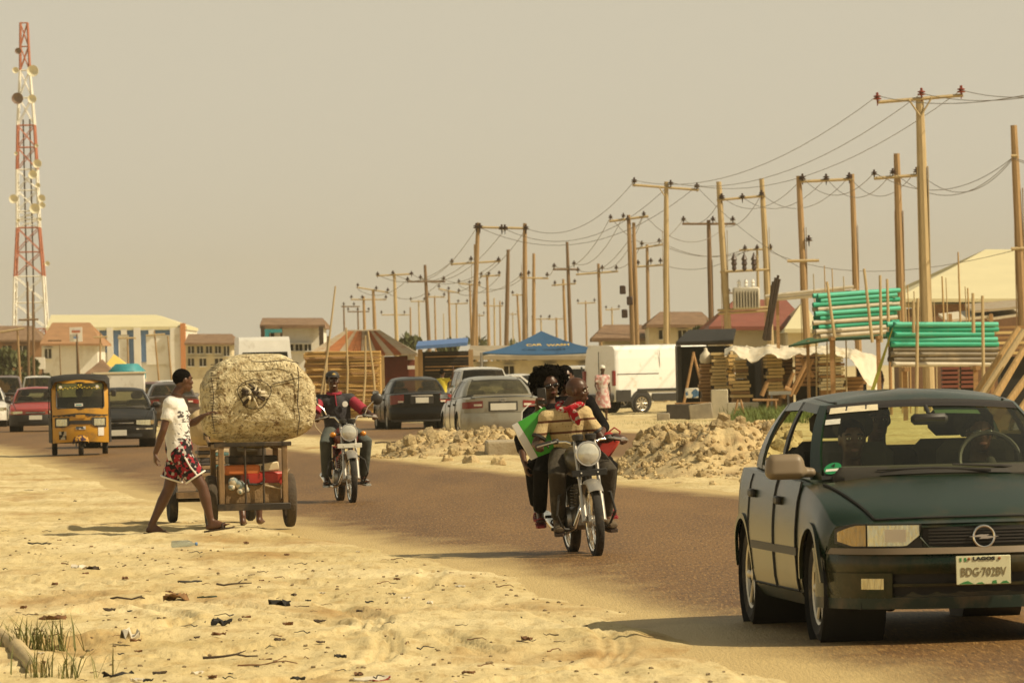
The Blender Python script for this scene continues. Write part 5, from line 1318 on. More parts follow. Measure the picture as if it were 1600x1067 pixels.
# --- dark green hatchback in the foreground
PG = mat('dusty_dark_green_paint', (.005, .019, .009), .27, .0, var=.3, scale=2.5, coat=.10, spec=.30, dirt=(.075, .052, .024), damt=.36, dscale=1.6)
H = dict(xf=2.06, xr=-1.99, hw=.845, ax=(1.258, -1.258), wr=.298, tw=.19, track=1.43, arch=1.16, bowf=.44, bowr=.30,
    w=[(2.06, .80), (1.95, .825), (1.6, .84), (0, .845), (-1.5, .84), (-1.9, .81), (-1.99, .78)],
    zb=[(2.06, .24), (1.0, .19), (-1.0, .19), (-1.99, .26)], zs=[(2.06, .655), (1.8, .73), (1.3, .82), (.95, .87), (.5, .90), (-.8, .93), (-1.5, .95), (-1.99, .93)],
    zd=[(2.06, .665), (1.9, .725), (1.6, .80), (1.2, .89), (1.0, .925), (.6, .93), (-1.6, .95), (-1.99, .93)],
    belt=[(1.06, 0, .935), (.84, .69, .905), (.74, .735, .905), (-.12, .765, .925), (-.20, .765, .925), (-1.02, .75, .945), (-1.42, .72, .955), (-1.62, .66, .96), (-1.76, 0, .97)],
    roof=[(.30, 0, 1.352), (.22, .545, 1.325), (.14, .575, 1.325), (-.26, .595, 1.345), (-.35, .595, 1.345), (-.92, .585, 1.335), (-1.12, .57, 1.32), (-1.22, .52, 1.31), (-1.30, 0, 1.33)],
    segs=[(1, 2, 'body'), (2.03, 3, 'glass'), (3, 4, 'black'), (4, 4.97, 'glass'), (5, 7, 'body')], crown=.062, gx=-.4, steer=True, seats=[(.02, .36), (.02, -.36), (-.82, .36), (-.82, -.36)],
    doors=[(.02, .80), (-.98, -.02)], mould=.50, mouldm=M_TRIM, mirrorm=M_TRIMB, mirrors=(), sglass=M_GLASSD, spokes=6, wt0=.02, wt1=.16)
loc, yaw = face_camera(1302, 1002, (1.258, -.715), 6.3)
K = car('hatchback', 'dusty dark green hatchback driving towards the camera at the right edge', loc, yaw, H, PG, glassm=glass('green_windscreen', (.86, .90, .72), .015, (.30, .30, .16)))
root, patch, fx = K['root'], K['patch'], K['frontx']
hood_panel(K, H, 1.955, 1.00, .56, .70, PG)
grl = patch('grille', M_BLACK, fx, -.33, .33, lambda y: .655 - .10 * max(0, abs(y) - .24), lambda y: .545 + .25 * max(0, abs(y) - .25), .006, .03, 20)
for z in (.567, .585, .603, .621, .638): patch('grille_bar', M_TRIM, fx, -.30, .30, z + .005, z - .004, .016, .012, 12, 1, parent=grl)
mb = MB(); out = [(-.335, .655), (0, .662), (.335, .655), (.345, .60), (.30, .542), (0, .538), (-.30, .542), (-.345, .60)]
mb.tube([Vector((fx(y, z) + .012, y, z)) for y, z in out], .007, 6, closed=True); mb.build('grille_surround', PG, grl)
# round emblem with a horizontal bolt
em = MB(); c0 = Vector((fx(0, .6) + .034, 0, .598))
em.tube([c0 + Vector((0, .058 * math.cos(a), .058 * math.sin(a))) for a in np.linspace(0, 2 * PI, 28, endpoint=False)], .0075, 8, closed=True)
em.prism([(-.085, .000), (-.02, .012), (.03, .012), (.014, .003), (.085, .000), (.02, -.012), (-.03, -.012), (-.014, -.003)], c0.x - .005, c0.x + .008, 'X')
em.v = [(p[0], p[1], p[2] + (0 if i < 28 * 8 else c0.z)) for i, p in enumerate(em.v)]
em.build('emblem', M_CHROME, grl)
def lamps(sg):
    hl = patch('headlight', M_LENS, fx, sg * .35, sg * .615, lambda y: .668, lambda y: .553 + .05 * max(0, (.42 - abs(y)) / .06), .016, .05, 12)
    patch('reflector', M_CLEARL, fx, sg * .42, sg * .53, .645, .575, .0175, .01, 6, 3, parent=hl)
    patch('lamp_rim', M_TRIM, fx, sg * .335, sg * .765, lambda y: .676 - 1.2 * max(0, abs(y) - .68) ** 1.5, lambda y: .545 + .35 * max(0, abs(y) - .70), .004, .02, 14)
    patch('indicator', M_AMBER, fx, sg * .623, sg * .755, lambda y: .668 - 1.3 * max(0, abs(y) - .66) ** 1.5, lambda y: .553 + .40 * max(0, abs(y) - .69), .014, .05, 12)
sym(lamps)
bx = lambda y, z: xfb(y) - .15 * max(0, .40 - z) - .4 * max(0, z - .47)
def xfb(y): return 2.06 - .44 * (abs(y) / .845) ** 2.7 - .22 * (abs(y) / .835) ** 13
bump = patch('bumper', PG, bx, -.835, .835, .535, .40, .055, .10, 40, 4)
patch('bumper_strip', M_TRIMB, bx, -.838, .838, .542, .508, .068, .03, 40, 2, parent=bump)
patch('lower_apron', mat('dark_bumper_paint', (.012, .030, .024), .5, .1, var=.15, dirt=(.14, .1, .06), damt=.4, dscale=3), bx, -.83, .83, .27, .205, .052, .07, 40, 3, parent=bump)
patch('air_intake', M_BLACK, bx, -.80, .80, .405, .265, .015, .03, 40, 2, parent=bump)
patch('intake_bar', PG, bx, -.50, .50, .345, .328, .04, .02, 24, 1, parent=bump)
sym(lambda sg: patch('bumper_corner', PG, bx, sg * .50, sg * .835, .405, .265, .052, .05, 14, 2, parent=bump))
sym(lambda sg: patch('fog_light', M_LENS, bx, sg * .545, sg * .655, .375, .315, .062, .02, 6, 2, parent=bump))
def lip(wx, rr_, a, sg):
    x = wx + rr_ * math.cos(a); p = K['side_pt'](x, .298 + rr_ * math.sin(a), .012, sg); p.x = x; return p
for sg in (-1, 1):                              # bumper wraps round the corner to the wheel opening
    mb = MB(); g = []
    for rr_ in (.345, .378):
        g.append([lip(1.258, rr_, a, sg) for a in np.linspace(R(8), R(172), 24)])
    mb.slab(g, Vector((0, -sg * .02, 0))); mb.build('wheel_arch_lip', PG, root)
    mb = MB(); g = [[lip(-1.258, rr_, a, sg) for a in np.linspace(R(8), R(172), 24)] for rr_ in (.345, .378)]; mb.slab(g, Vector((0, -sg * .02, 0))); mb.build('wheel_arch_lip', PG, root)
    mb = MB(); mb.slab([[K['side_pt'](x, z, .010, sg) for x in np.linspace(-.86, .86, 12)] for z in (.195, .265)], Vector((0, -sg * .02, 0))); mb.build('sill', PG, root)
# rounded bronze mirror on the side in view, black one on the driver's side
for sg in (-1, 1):
    p = K['gp'](2.05, .03, sg); mb = MB(); mb.box(p + Vector((.08, sg * .155, .065)), (.13, .235, .145), bev=.03, taper=(.8, .92)); mb.box(p + Vector((.06, sg * .03, .03)), (.07, .12, .06), bev=.02); mo = remeshed('mirror', mb, .011, M_TRIMB, root, 10)
    mb = MB(); mb.box(p + Vector((.022, sg * .16, .065)), (.006, .19, .11)); mb.build('mirror_glass', M_CHROME, mo)
# number plate
pl = MB(); px_ = xfb(0) + .075; pl.box((px_, -.015, .415), (.008, .305, .158), bev=.003); plo = pl.build('number_plate', M_PLATE, root)
Mp = basis((px_ + .006, -.015, .405), (0, 1, 0), (0, 0, 1))
M_PTXT = mat('plate_digit', (.22, .17, .08), .6)
lettering('BDG·702BV', .066, M_PTXT, plo, Mp, bold=.0, sx=.78)
lettering('LAGOS', .026, M_BLACK, plo, basis((px_ + .006, -.012, .478), (0, 1, 0), (0, 0, 1)), bold=.001, sx=1.5)
mb = MB(); mb.box((px_ + .005, -.142, .474), (.003, .011, .02)); mb.box((px_ + .005, -.116, .474), (.003, .011, .02)); mb.build('flag_bar', M_GRN, plo)
mb = MB()
for (ya, yb, hh) in ((-.155, -.07, .018), (-.06, -.01, .010), (.03, .06, .02), (.075, .13, .016)): mb.prism([(ya, .339), (yb, .339), ((ya + yb) / 2 + .01, .339 + hh), ((ya + yb) / 2 - .01, .339 + hh * .8)], px_ + .003, px_ + .0055, 'X')
mb.build('green_map', M_GRN, plo)
for sy in (-.095, .075): mb = MB(); mb.lathe([(.008, 0), (.008, .006), (.002, .008)], (px_ + .003, sy, .478), 'X', 10); mb.build('screw', M_RUST, plo)
# wipers, stickers, inside mirror, tickets on the dashboard
for (u0, t0, s0, u1, t1, s1) in ((.35, .03, 1, .55, .075, -1), (.9, .03, 1, .05, .11, 1)):
    mb = MB(); a = K['gp'](u0, t0, s0, .03); b = K['gp'](u1, t1, s1, .03); mb.tube([a, a.lerp(b, .5) + Vector((.01, 0, .012)), b], [.009, .008, .005], 6); mb.build('wiper', M_TRIM, K['windscreen'])
def sticker(nm, m, u0, u1, t0, t1, sg):
    mb = MB(); mb.slab([[K['gp'](u0 + (u1 - u0) * i / 5, t0 + (t1 - t0) * k / 2, sg, .006) for i in range(6)] for k in range(3)], Vector((-.002, 0, 0))); return mb.build(nm, m, K['windscreen'])
sticker('sun_strip', mat('dark_strip', (.02, .016, .014), .5), -0.0, .98, .90, .965, 1); sticker('sun_strip', _mats['dark_strip'], 0, .98, .90, .965, -1)
sticker('sticker', mat('cream_sticker', (.66, .58, .40), .7, var=.2, scale=30), .47, .95, .875, .955, -1)
sticker('sticker', mat('white_sticker', (.6, .58, .5), .7, var=.3, scale=40), .83, .97, .73, .80, -1)
cc = K['gp'](.90, .14, -1, .008); exx = (K['gp'](.86, .14, -1) - K['gp'](.94, .14, -1)).normalized(); eyy = (K['gp'](.9, .2, -1) - K['gp'](.9, .1, -1)).normalized(); Mb = basis(cc, exx, eyy)
mb = MB(); mb.add([Mb @ Vector((.052 * math.cos(a), .052 * math.sin(a), 0)) for a in np.linspace(0, 2 * PI, 24, endpoint=False)], [tuple(range(24))]); s_ = mb.build('round_sticker', mat('green_sticker', (.02, .25, .09), .5), K['windscreen'])
mb = MB(); mb.add([Mb @ Vector((x, y, .002)) for x, y in ((-.038, -.028), (.038, -.028), (.038, -.006), (-.038, -.006))], [(0, 1, 2, 3)]); mb.build('sticker_field', M_WHITE, s_)
lettering('4', .05, M_BLACK, s_, Mb @ Matrix.Translation((0, .02, .003)), depth=.0005)
mb = MB(); mb.box((.52, 0, 1.235), (.04, .22, .065), bev=.02); mb.cyl((.52, 0, 1.26), (.40, 0, 1.31), .012); mb.build('inside_mirror', M_TRIM, root)
mb = MB(); mb.box((.80, .02, .965), (.10, .30, .012), rot=R(12)); mb.build('paper', mat('green_paper', (.35, .5, .25), .8, var=.4, scale=30), root)
mb = MB(); mb.slab([[K['gp'](.10 + .5 * i / 4, .80 + .13 * k / 2, 1, -.05) for i in range(5)] for k in range(3)], Vector((-.01, 0, 0))); mb.build('sun_visor', mat('green_visor', (.05, .10, .04), .7), root)
mb = MB(); mb.box((-.98, 0, .94), (.16, 1.25, .26), bev=.06); mb.build('rear_bench', M_SEAT, root); mb = MB(); mb.box((-.45, .70, 1.0), (1.0, .05, .25)); mb.build('door_lining', M_SEAT, root)
HATCH = (root, loc, yaw)

# --- other cars: sedan and hatch shapes shared by measures
def sedan_P(L=4.8, W=1.82, Hh=1.47, wb=2.77, wr=.325, **k):
    f = L / 4.8; hw = W / 2; z = Hh / 1.47; xf = L * .5; xr = -L * .5; a0 = wb / 2 + .05; a1 = -wb / 2 + .05
    P = dict(xf=xf, xr=xr, hw=hw, ax=(a0, a1), wr=wr, tw=.21, track=W - .26, bowf=.38, bowr=.28,
        w=[(xf, hw * .93), (xf - .15, hw * .975), (xf - .5, hw), (0, hw), (xr + .5, hw * .99), (xr + .12, hw * .955), (xr, hw * .90)],
        zb=[(xf, .26), (1, .20), (-1, .20), (xr, .28)], zs=[(xf, .66 * z), (xf - .3, .74 * z), (xf - 1.0, .87 * z), (.4 * f, .94 * z), (-.8 * f, .97 * z), (xr + .6, 1.0 * z), (xr + .1, .99 * z), (xr, .95 * z)],
        zd=[(xf, .68 * z), (xf - .3, .78 * z), (xf - 1.0, .95 * z), (.6 * f, .98 * z), (-.8 * f, 1.0 * z), (xr + .7, 1.04 * z), (xr + .12, 1.03 * z), (xr, .99 * z)],
        belt=[(1.15 * f, 0, .98 * z), (.92 * f, hw * .82, .95 * z), (.82 * f, hw * .87, .95 * z), (-.05 * f, hw * .90, .97 * z), (-.14 * f, hw * .90, .97 * z), (-.98 * f, hw * .87, 1.0 * z), (-1.35 * f, hw * .84, 1.02 * z), (-1.48 * f, hw * .76, 1.03 * z), (-1.68 * f, 0, 1.05 * z)],
        roof=[(.30 * f, 0, 1.41 * z), (.22 * f, hw * .62, 1.39 * z), (.12 * f, hw * .65, 1.39 * z), (-.22 * f, hw * .67, 1.405 * z), (-.31 * f, hw * .67, 1.405 * z), (-.82 * f, hw * .65, 1.39 * z), (-.98 * f, hw * .63, 1.38 * z), (-1.06 * f, hw * .58, 1.37 * z), (-1.14 * f, 0, 1.39 * z)],
        segs=[(1, 2, 'body'), (2.03, 3, 'glass'), (3, 4, 'black'), (4, 4.97, 'glass'), (5, 7, 'body')], crown=.06, gx=-.3, sglass=M_GLASSD,
        doors=[(-.05 * f, .86 * f), (-1.0 * f, -.09 * f)], seats=[(.1, .4), (.1, -.4), (-.8, .42), (-.8, -.42)])
    P.update(k); return P
def rear_end(K, paintm, lamp, plate, zt=.96, bump=(.36, .64), trunk=True, plate_w=.42, inner=None, strip=True, fx_=None):
    """tail lamps, boot lid, bumper and plate; lamp=(y in, y out, z low, z high)"""
    rx = K['rearx']; pt = K['patch']
    b = pt('bumper', paintm, lambda y, z: rx(y, z), -.90, .90, bump[1], bump[0] - .08, .05, .09, 30, 4, end=-1)
    pt('bumper_valance', M_TRIM, lambda y, z: rx(y, z), -.84, .84, bump[0] - .075, bump[0] - .13, .03, .05, 20, 1, end=-1, parent=b)
    if trunk: lid = pt('boot_lid', paintm, rx, -.60, .60, zt, bump[1] + .02, .012, .03, 20, 4, end=-1)
    for sg in (-1, 1):
        l = pt('tail_light', M_REDL, rx, sg * lamp[0], sg * lamp[1], lambda y: lamp[3] - .03 * max(0, (abs(y) - lamp[0]) / (lamp[1] - lamp[0])), lambda y: lamp[2] + (.10 if inner != 'flat' else .02) * max(0, 1 - (abs(y) - lamp[0]) / (lamp[1] - lamp[0])) ** 2, .022, .05, 10, 4, end=-1)
        pt('reversing_lens', M_CLEARL, rx, sg * (lamp[0] + .02), sg * (lamp[0] + (lamp[1] - lamp[0]) * .45), lamp[2] + .10, lamp[2] + .055, .027, .01, 6, 1, end=-1, parent=l)
    zc = plate; px = rx(0, zc) - .03
    rec = pt('plate_recess', M_TRIM, rx, -.32, .32, zc + .11, zc - .10, .016, .02, 10, 1, end=-1)
    mb = MB(); mb.box((px, 0, zc - .005), (.012, plate_w, .15)); pl = mb.build('number_plate', M_PLATEW, K['root'])
    return b
def front_end(K, paintm, lamp=(.42, .78, .58, .70), bumper=(.25, .54), grille=(.36, .60, .68), dark_bumper=False, plate=.42, bm=None):
    fx = K['frontx']; pt = K['patch']
    b = pt('bumper', bm or paintm, fx, -K['hw'] * .99, K['hw'] * .99, bumper[1], bumper[0], .05, .10, 30, 4)
    pt('air_intake', M_BLACK, fx, -.55, .55, bumper[0] + .12, bumper[0] + .04, .056, .02, 16, 1, parent=b)
    g = pt('grille', M_BLACK, fx, -grille[0], grille[0], grille[2], grille[1], .012, .03, 14, 2)
    pt('grille_bar', M_CHROME, fx, -grille[0], grille[0], (grille[1] + grille[2]) / 2 + .006, (grille[1] + grille[2]) / 2 - .006, .018, .01, 12, 1, parent=g)
    for sg in (-1, 1):
        h = pt('headlight', M_LENS, fx, sg * lamp[0], sg * lamp[1], lamp[3], lambda y: lamp[2] + .02 * (1 - (abs(y) - lamp[0]) / (lamp[1] - lamp[0])), .016, .05, 10, 3)
        pt('indicator', M_AMBER, fx, sg * (lamp[1] + .005), sg * (lamp[1] + .08), lamp[3] - .01, lamp[2] + .02, .012, .04, 4, 2, parent=h)
    mb = MB(); mb.box((fx(0, plate) + .065, 0, plate), (.012, .40, .13)); mb.build('number_plate', M_PLATEW, K['root'])
    return b
# silver sedan
PS = paint('grey_silver_paint', (.33, .31, .245), .12, .28, .4)
P_ = sedan_P(4.80, 1.82, 1.47, 2.775, .33, rglass=M_GLASSC, bowr=.32)
X = at(752, 640, 128).x; loc, yaw = drive_away(X + .2, 127.5, 7.0)
K = car('sedan', 'silver grey sedan driving away on the far carriageway beside the rubble', loc, yaw, P_, PS, glassm=M_GLASSC); K['hw'] = .91
rear_end(K, PS, (.44, .86, .76, .93), .80, 1.0, (.36, .66), inner='flat', plate_w=.56)
hood_panel(K, P_, -2.36, -1.72, .66, .62, PS, name='boot_deck')
K['patch']('lip_spoiler', PS, K['rearx'], -.62, .62, 1.065, 1.03, .02, .10, 16, 1, end=-1)
mb = MB(); mb.tube([Vector((K['rearx'](0, .93) - .03, .07 * math.cos(a), .945 + .04 * math.sin(a))) for a in np.linspace(0, 2 * PI, 16, endpoint=False)], .006, 5, closed=True); mb.tube([Vector((K['rearx'](0, .93) - .03, .03 * math.cos(a), .945 + .04 * math.sin(a))) for a in np.linspace(0, 2 * PI, 16, endpoint=False)], .005, 5, closed=True); mb.build('emblem', M_CHROME, K['root'])
# black sedan
PB = mat('black_paint', (.005, .0045, .004), .22, 0, var=.2, coat=0, spec=.3)
P_ = sedan_P(4.85, 1.82, 1.47, 2.72, .32)
X = at(636, 630, 159).x; loc, yaw = drive_away(X + .1, 161.5, 7.5)
K = car('sedan', 'black sedan driving away ahead of the silver one', loc, yaw, P_, PB, glassm=glass('clear_glass', (.62, .60, .42), .05), detail=1); K['hw'] = .91
rear_end(K, PB, (.50, .86, .70, .98), .82, .99, (.36, .62), plate_w=.36)
K['patch']('chrome_bar', M_CHROME, K['rearx'], -.30, .30, .955, .925, .026, .02, 10, 1, end=-1)
# white estate seen beyond the two sedans
PW = paint('white_car_paint', (.70, .68, .62), .12, .3, .0)
def suv_P(**k):
    P = sedan_P(4.7, 1.82, 1.70, 2.7, .34)
    P.update(belt=[(1.2, 0, 1.06), (.98, .74, 1.03), (.88, .79, 1.03), (-.05, .81, 1.05), (-.14, .81, 1.05), (-1.1, .80, 1.07), (-2.0, .77, 1.09), (-2.12, .72, 1.09), (-2.26, 0, 1.09)],
        roof=[(.42, 0, 1.65), (.34, .62, 1.63), (.26, .65, 1.63), (-.2, .66, 1.65), (-.28, .66, 1.65), (-1.1, .65, 1.65), (-1.75, .63, 1.63), (-1.86, .60, 1.62), (-1.95, 0, 1.64)],
        segs=[(1, 2, 'body'), (2.03, 3, 'glass'), (3, 4, 'black'), (4, 5, 'glass'), (5, 5.12, 'body'), (5.12, 5.9, 'glass'), (5.9, 7, 'body')], gx=-.6)
    P['zs'] = [(2.35, .80), (2.0, .90), (1.3, 1.0), (.4, 1.05), (-2.2, 1.10), (-2.35, 1.08)]; P['zd'] = [(2.35, .82), (2.0, .94), (1.3, 1.04), (.4, 1.06), (-2.2, 1.12), (-2.35, 1.10)]
    P['cat'] = 'suv'; P.update(k); return P
loc, yaw = drive_away(at(744, 630, 178).x, 180, 7)
K = car('estate_car', 'white estate car mostly hidden behind the silver sedan', loc, yaw, suv_P(), PW, glassm=M_GLASSD, detail=1); K['hw'] = .91
rear_end(K, PW, (.62, .88, .80, 1.12), .82, 1.06, (.40, .70))
# red hatchback coming
PR = paint('red_paint', (.34, .022, .014), .08, .35, 0)
P_ = dict(H); P_.update(wt0=.05, wt1=.9, cat='car', mirrors=(-1, 1), mirrorm=M_TRIM, sglass=M_GLASSD, doors=[(.02, .80), (-.98, -.02)])
loc, yaw = face_camera(57, 675, (1.3, 0), 3.5)
K = car('hatchback', 'red hatchback coming towards the camera left of the yellow tricycle', loc, yaw, P_, PR, detail=1); K['hw'] = .845
front_end(K, PR, (.40, .70, .57, .66), (.22, .55), (.30, .58, .64), bm=M_TRIM, plate=.46); hood_panel(K, P_, 1.955, 1.0, .60, .70, PR)
HATCH_RED = (loc, yaw)
# dark saloon beside the tricycle
PK = mat('dusty_black_paint', (.010, .008, .006), .35, 0, var=.2, coat=0, spec=.3, dirt=(.05, .036, .02), damt=.2)
P_ = sedan_P(4.4, 1.70, 1.39, 2.58, .30, mirrors=(1,))
loc, yaw = face_camera(186, 700, (1.3, 0), 3.0)
K = car('saloon', 'dusty black saloon coming close behind the yellow tricycle', loc, yaw, P_, PK, glassm=glass('clear_glass', (.62, .60, .42), .05), detail=1); K['hw'] = .85
front_end(K, PK, (.42, .74, .52, .64), (.22, .50), (.36, .545, .61), plate=.36); hood_panel(K, P_, 2.1, 1.1, .62, .70, PK)
K['patch']('silver_strip', M_CHROME, K['frontx'], .42, .80, .455, .425, .058, .02, 8, 1)
# white car cut by the left edge
loc, yaw = face_camera(-27, 668, (1.3, 0), 3.0)
K = car('saloon', 'white car cut off by the left edge of the picture', loc, yaw, sedan_P(4.5, 1.74, 1.45, 2.6, .31), PW, detail=0); K['hw'] = .87
front_end(K, PW)
# brown people carrier behind the white and red cars
def carrier_P(**k):
    P = suv_P(); P['cat'] = 'van'
    P.update(belt=[(1.7, 0, 1.08), (1.5, .74, 1.05), (1.38, .79, 1.05), (.4, .81, 1.07), (.32, .81, 1.07), (-.9, .80, 1.08), (-2.0, .77, 1.09), (-2.12, .72, 1.09), (-2.26, 0, 1.09)],
        roof=[(.85, 0, 1.78), (.77, .62, 1.76), (.68, .65, 1.76), (.2, .66, 1.80), (.12, .66, 1.80), (-1.1, .65, 1.80), (-1.85, .63, 1.78), (-1.96, .60, 1.77), (-2.05, 0, 1.79)]); P.update(k); return P
PBr = paint('maroon_brown_paint', (.10, .035, .022), .3, .4, .1)
loc, yaw = face_camera(6, 655, (1.3, 0), 4.0)
K = car('people_carrier', 'maroon brown people carrier at the left edge behind the white car', loc, yaw, carrier_P(), PBr, detail=0); K['hw'] = .91; front_end(K, PBr, (.46, .80, .66, .78), (.26, .6), (.4, .66, .76))
# white minibus over the red car, pickup with white and teal load, dark cars beyond
loc, yaw = face_camera(60, 644, (1.3, 0), 4.0)
K = car('minibus', 'white roofed minibus showing above the red hatchback', loc, yaw, carrier_P(), PW, detail=0); K['hw'] = .91; front_end(K, PW, (.46, .80, .66, .78), (.26, .6), (.4, .66, .76))
loc, yaw = drive_away(at(260, 620, 186).x, 188, 6)
PDB = paint('dark_brown_paint', (.06, .035, .022), .3, .4, .2)
K = car('saloon', 'dark brown saloon driving away left of the walking man', loc, yaw, sedan_P(4.6, 1.76, 1.45, 2.6, .31), PDB, glassm=glass('clear_glass', (.62, .60, .42), .05), detail=0); K['hw'] = .88; rear_end(K, PDB, (.46, .84, .74, .9), .78, .98, (.36, .62))
loc, yaw = drive_away(at(228, 610, 214).x, 216, 6)
PRB = paint('dull_red_brown_paint', (.13, .03, .02), .3, .4, .1)
K = car('saloon', 'dull red brown saloon just beyond the dark brown one', loc, yaw, sedan_P(4.6, 1.76, 1.47, 2.6, .31), PRB, detail=0); K['hw'] = .88; rear_end(K, PRB, (.46, .84, .74, .92), .78, .98, (.36, .62))
# parked cars under the canopy
for k, (px, D, lab, pm, Pf) in enumerate([(818, 218, 'pale parked saloon right of the white estate car', PW, sedan_P(4.5, 1.76, 1.45, 2.6, .31)), (925, 222, 'white parked estate car behind the women on the motorcycle', PW, suv_P()), (880, 232, 'dusty grey parked saloon under the canopy', PS, sedan_P(4.5, 1.76, 1.45, 2.6, .31)), (225, 262, 'small white car far down the left road', PW, sedan_P(4.2, 1.7, 1.45, 2.5, .3)), (262, 245, 'pale car further along behind the dark brown saloon', PW, sedan_P(4.4, 1.7, 1.5, 2.5, .3))]):
    p = at(px, 600, D); K = car('parked_car' if k < 3 else 'saloon', lab, (p.x, D, 0), R(-90 + [62, 75, 40, 4, 4][k]), Pf, pm, glassm=M_GLASSD, detail=0); K['hw'] = .88; front_end(K, pm)
# white pickup with a tall load
def pickup():
    a = at(184, 640, 205); t = thing('pickup_truck', 'white small truck with a white box behind the black saloon', 'truck', (a.x, 205, 0), R(96))
    def B(nm, m, c, s, bev=.05): mb = MB(); mb.box(c, s, bev=bev); return mb.build(nm, m, t)
    B('chassis', M_BLACK, (-.8, 0, .55), (4.6, 1.2, .2)); cabp = MB(); cabp.prism([(1.4, .5), (1.4, 1.15), (1.05, 1.65), (-.2, 1.7), (-.2, .5)], -.85, .85, 'Y'); cab = cabp.build('cab', PW, t, smooth=False)
    g = MB(); g.slab([[(1.41, -.75, 1.18), (1.41, .75, 1.18)], [(1.09, -.7, 1.70), (1.09, .7, 1.70)]], (.01, 0, .006)); g.build('windscreen', M_GLASSD, cab)
    B('bumper', PW, (1.45, 0, .5), (.12, 1.72, .22)); B('box', PW, (-1.4, 0, 1.28), (2.3, 1.78, 1.0)); B('box_rim', M_CREAM, (-1.4, 0, 1.80), (2.36, 1.84, .07), .01)
    for sg in (-1, 1): B('headlight', M_LENS, (1.42, sg * .62, .85), (.06, .3, .18), .02)
    for x in (.7, -2.2):
        for sg in (-1, 1): wheel(t, (x, sg * .74, .34), .34, .2, sg, 5)
pickup()
a = at(196, 640, 232); t = thing('lorry', 'lorry with a rounded teal canvas load beyond the white truck', 'truck', (a.x, 232, 0), R(-90))
mb = MB(); mb.box((-1.5, 0, 1.75), (3.2, 1.35, .9), bev=.3); mb.build('load', M_TEAL, t); mb = MB(); mb.box((-1.2, 0, .95), (4.4, 1.5, .5), bev=.05); mb.build('bed', M_BROOF, t); mb = MB(); mb.box((1.2, 0, 1.1), (1.0, 1.5, 1.3), bev=.1); mb.build('cab', M_TEAL, t)
for x in (1.1, -2.4):
    for sg in (-1, 1): wheel(t, (x, sg * .62, .38), .38, .22, sg, 5)
# tall white van beyond the bale
a = at(413, 640, 196); t = thing('delivery_van', 'tall white van front showing above the big bale', 'van', (a.x, 196, 0), R(-90 + 5))
mb = MB(); mb.prism([(2.3, .4), (2.3, 1.1), (1.75, 1.55), (1.2, 2.78), (.9, 2.9), (-2.6, 2.92), (-2.75, 2.8), (-2.75, .4)], -.95, .95, 'Y'); mb.v = [(x, y * (1 - .10 * max(0, z - 1.2) / 1.6), z) for x, y, z in mb.v]; bd = mb.build('body', PW, t, smooth=False)
mb = MB(); mb.slab([[(1.78, -.82, 1.58), (1.78, .82, 1.58)], [(1.42, -.76, 2.38), (1.42, .76, 2.38)]], (.012, 0, .006)); mb.build('windscreen', M_GLASSD, bd)
for x in (1.5, -1.7):
    for sg in (-1, 1): wheel(t, (x, sg * .84, .36), .36, .22, sg, 5)

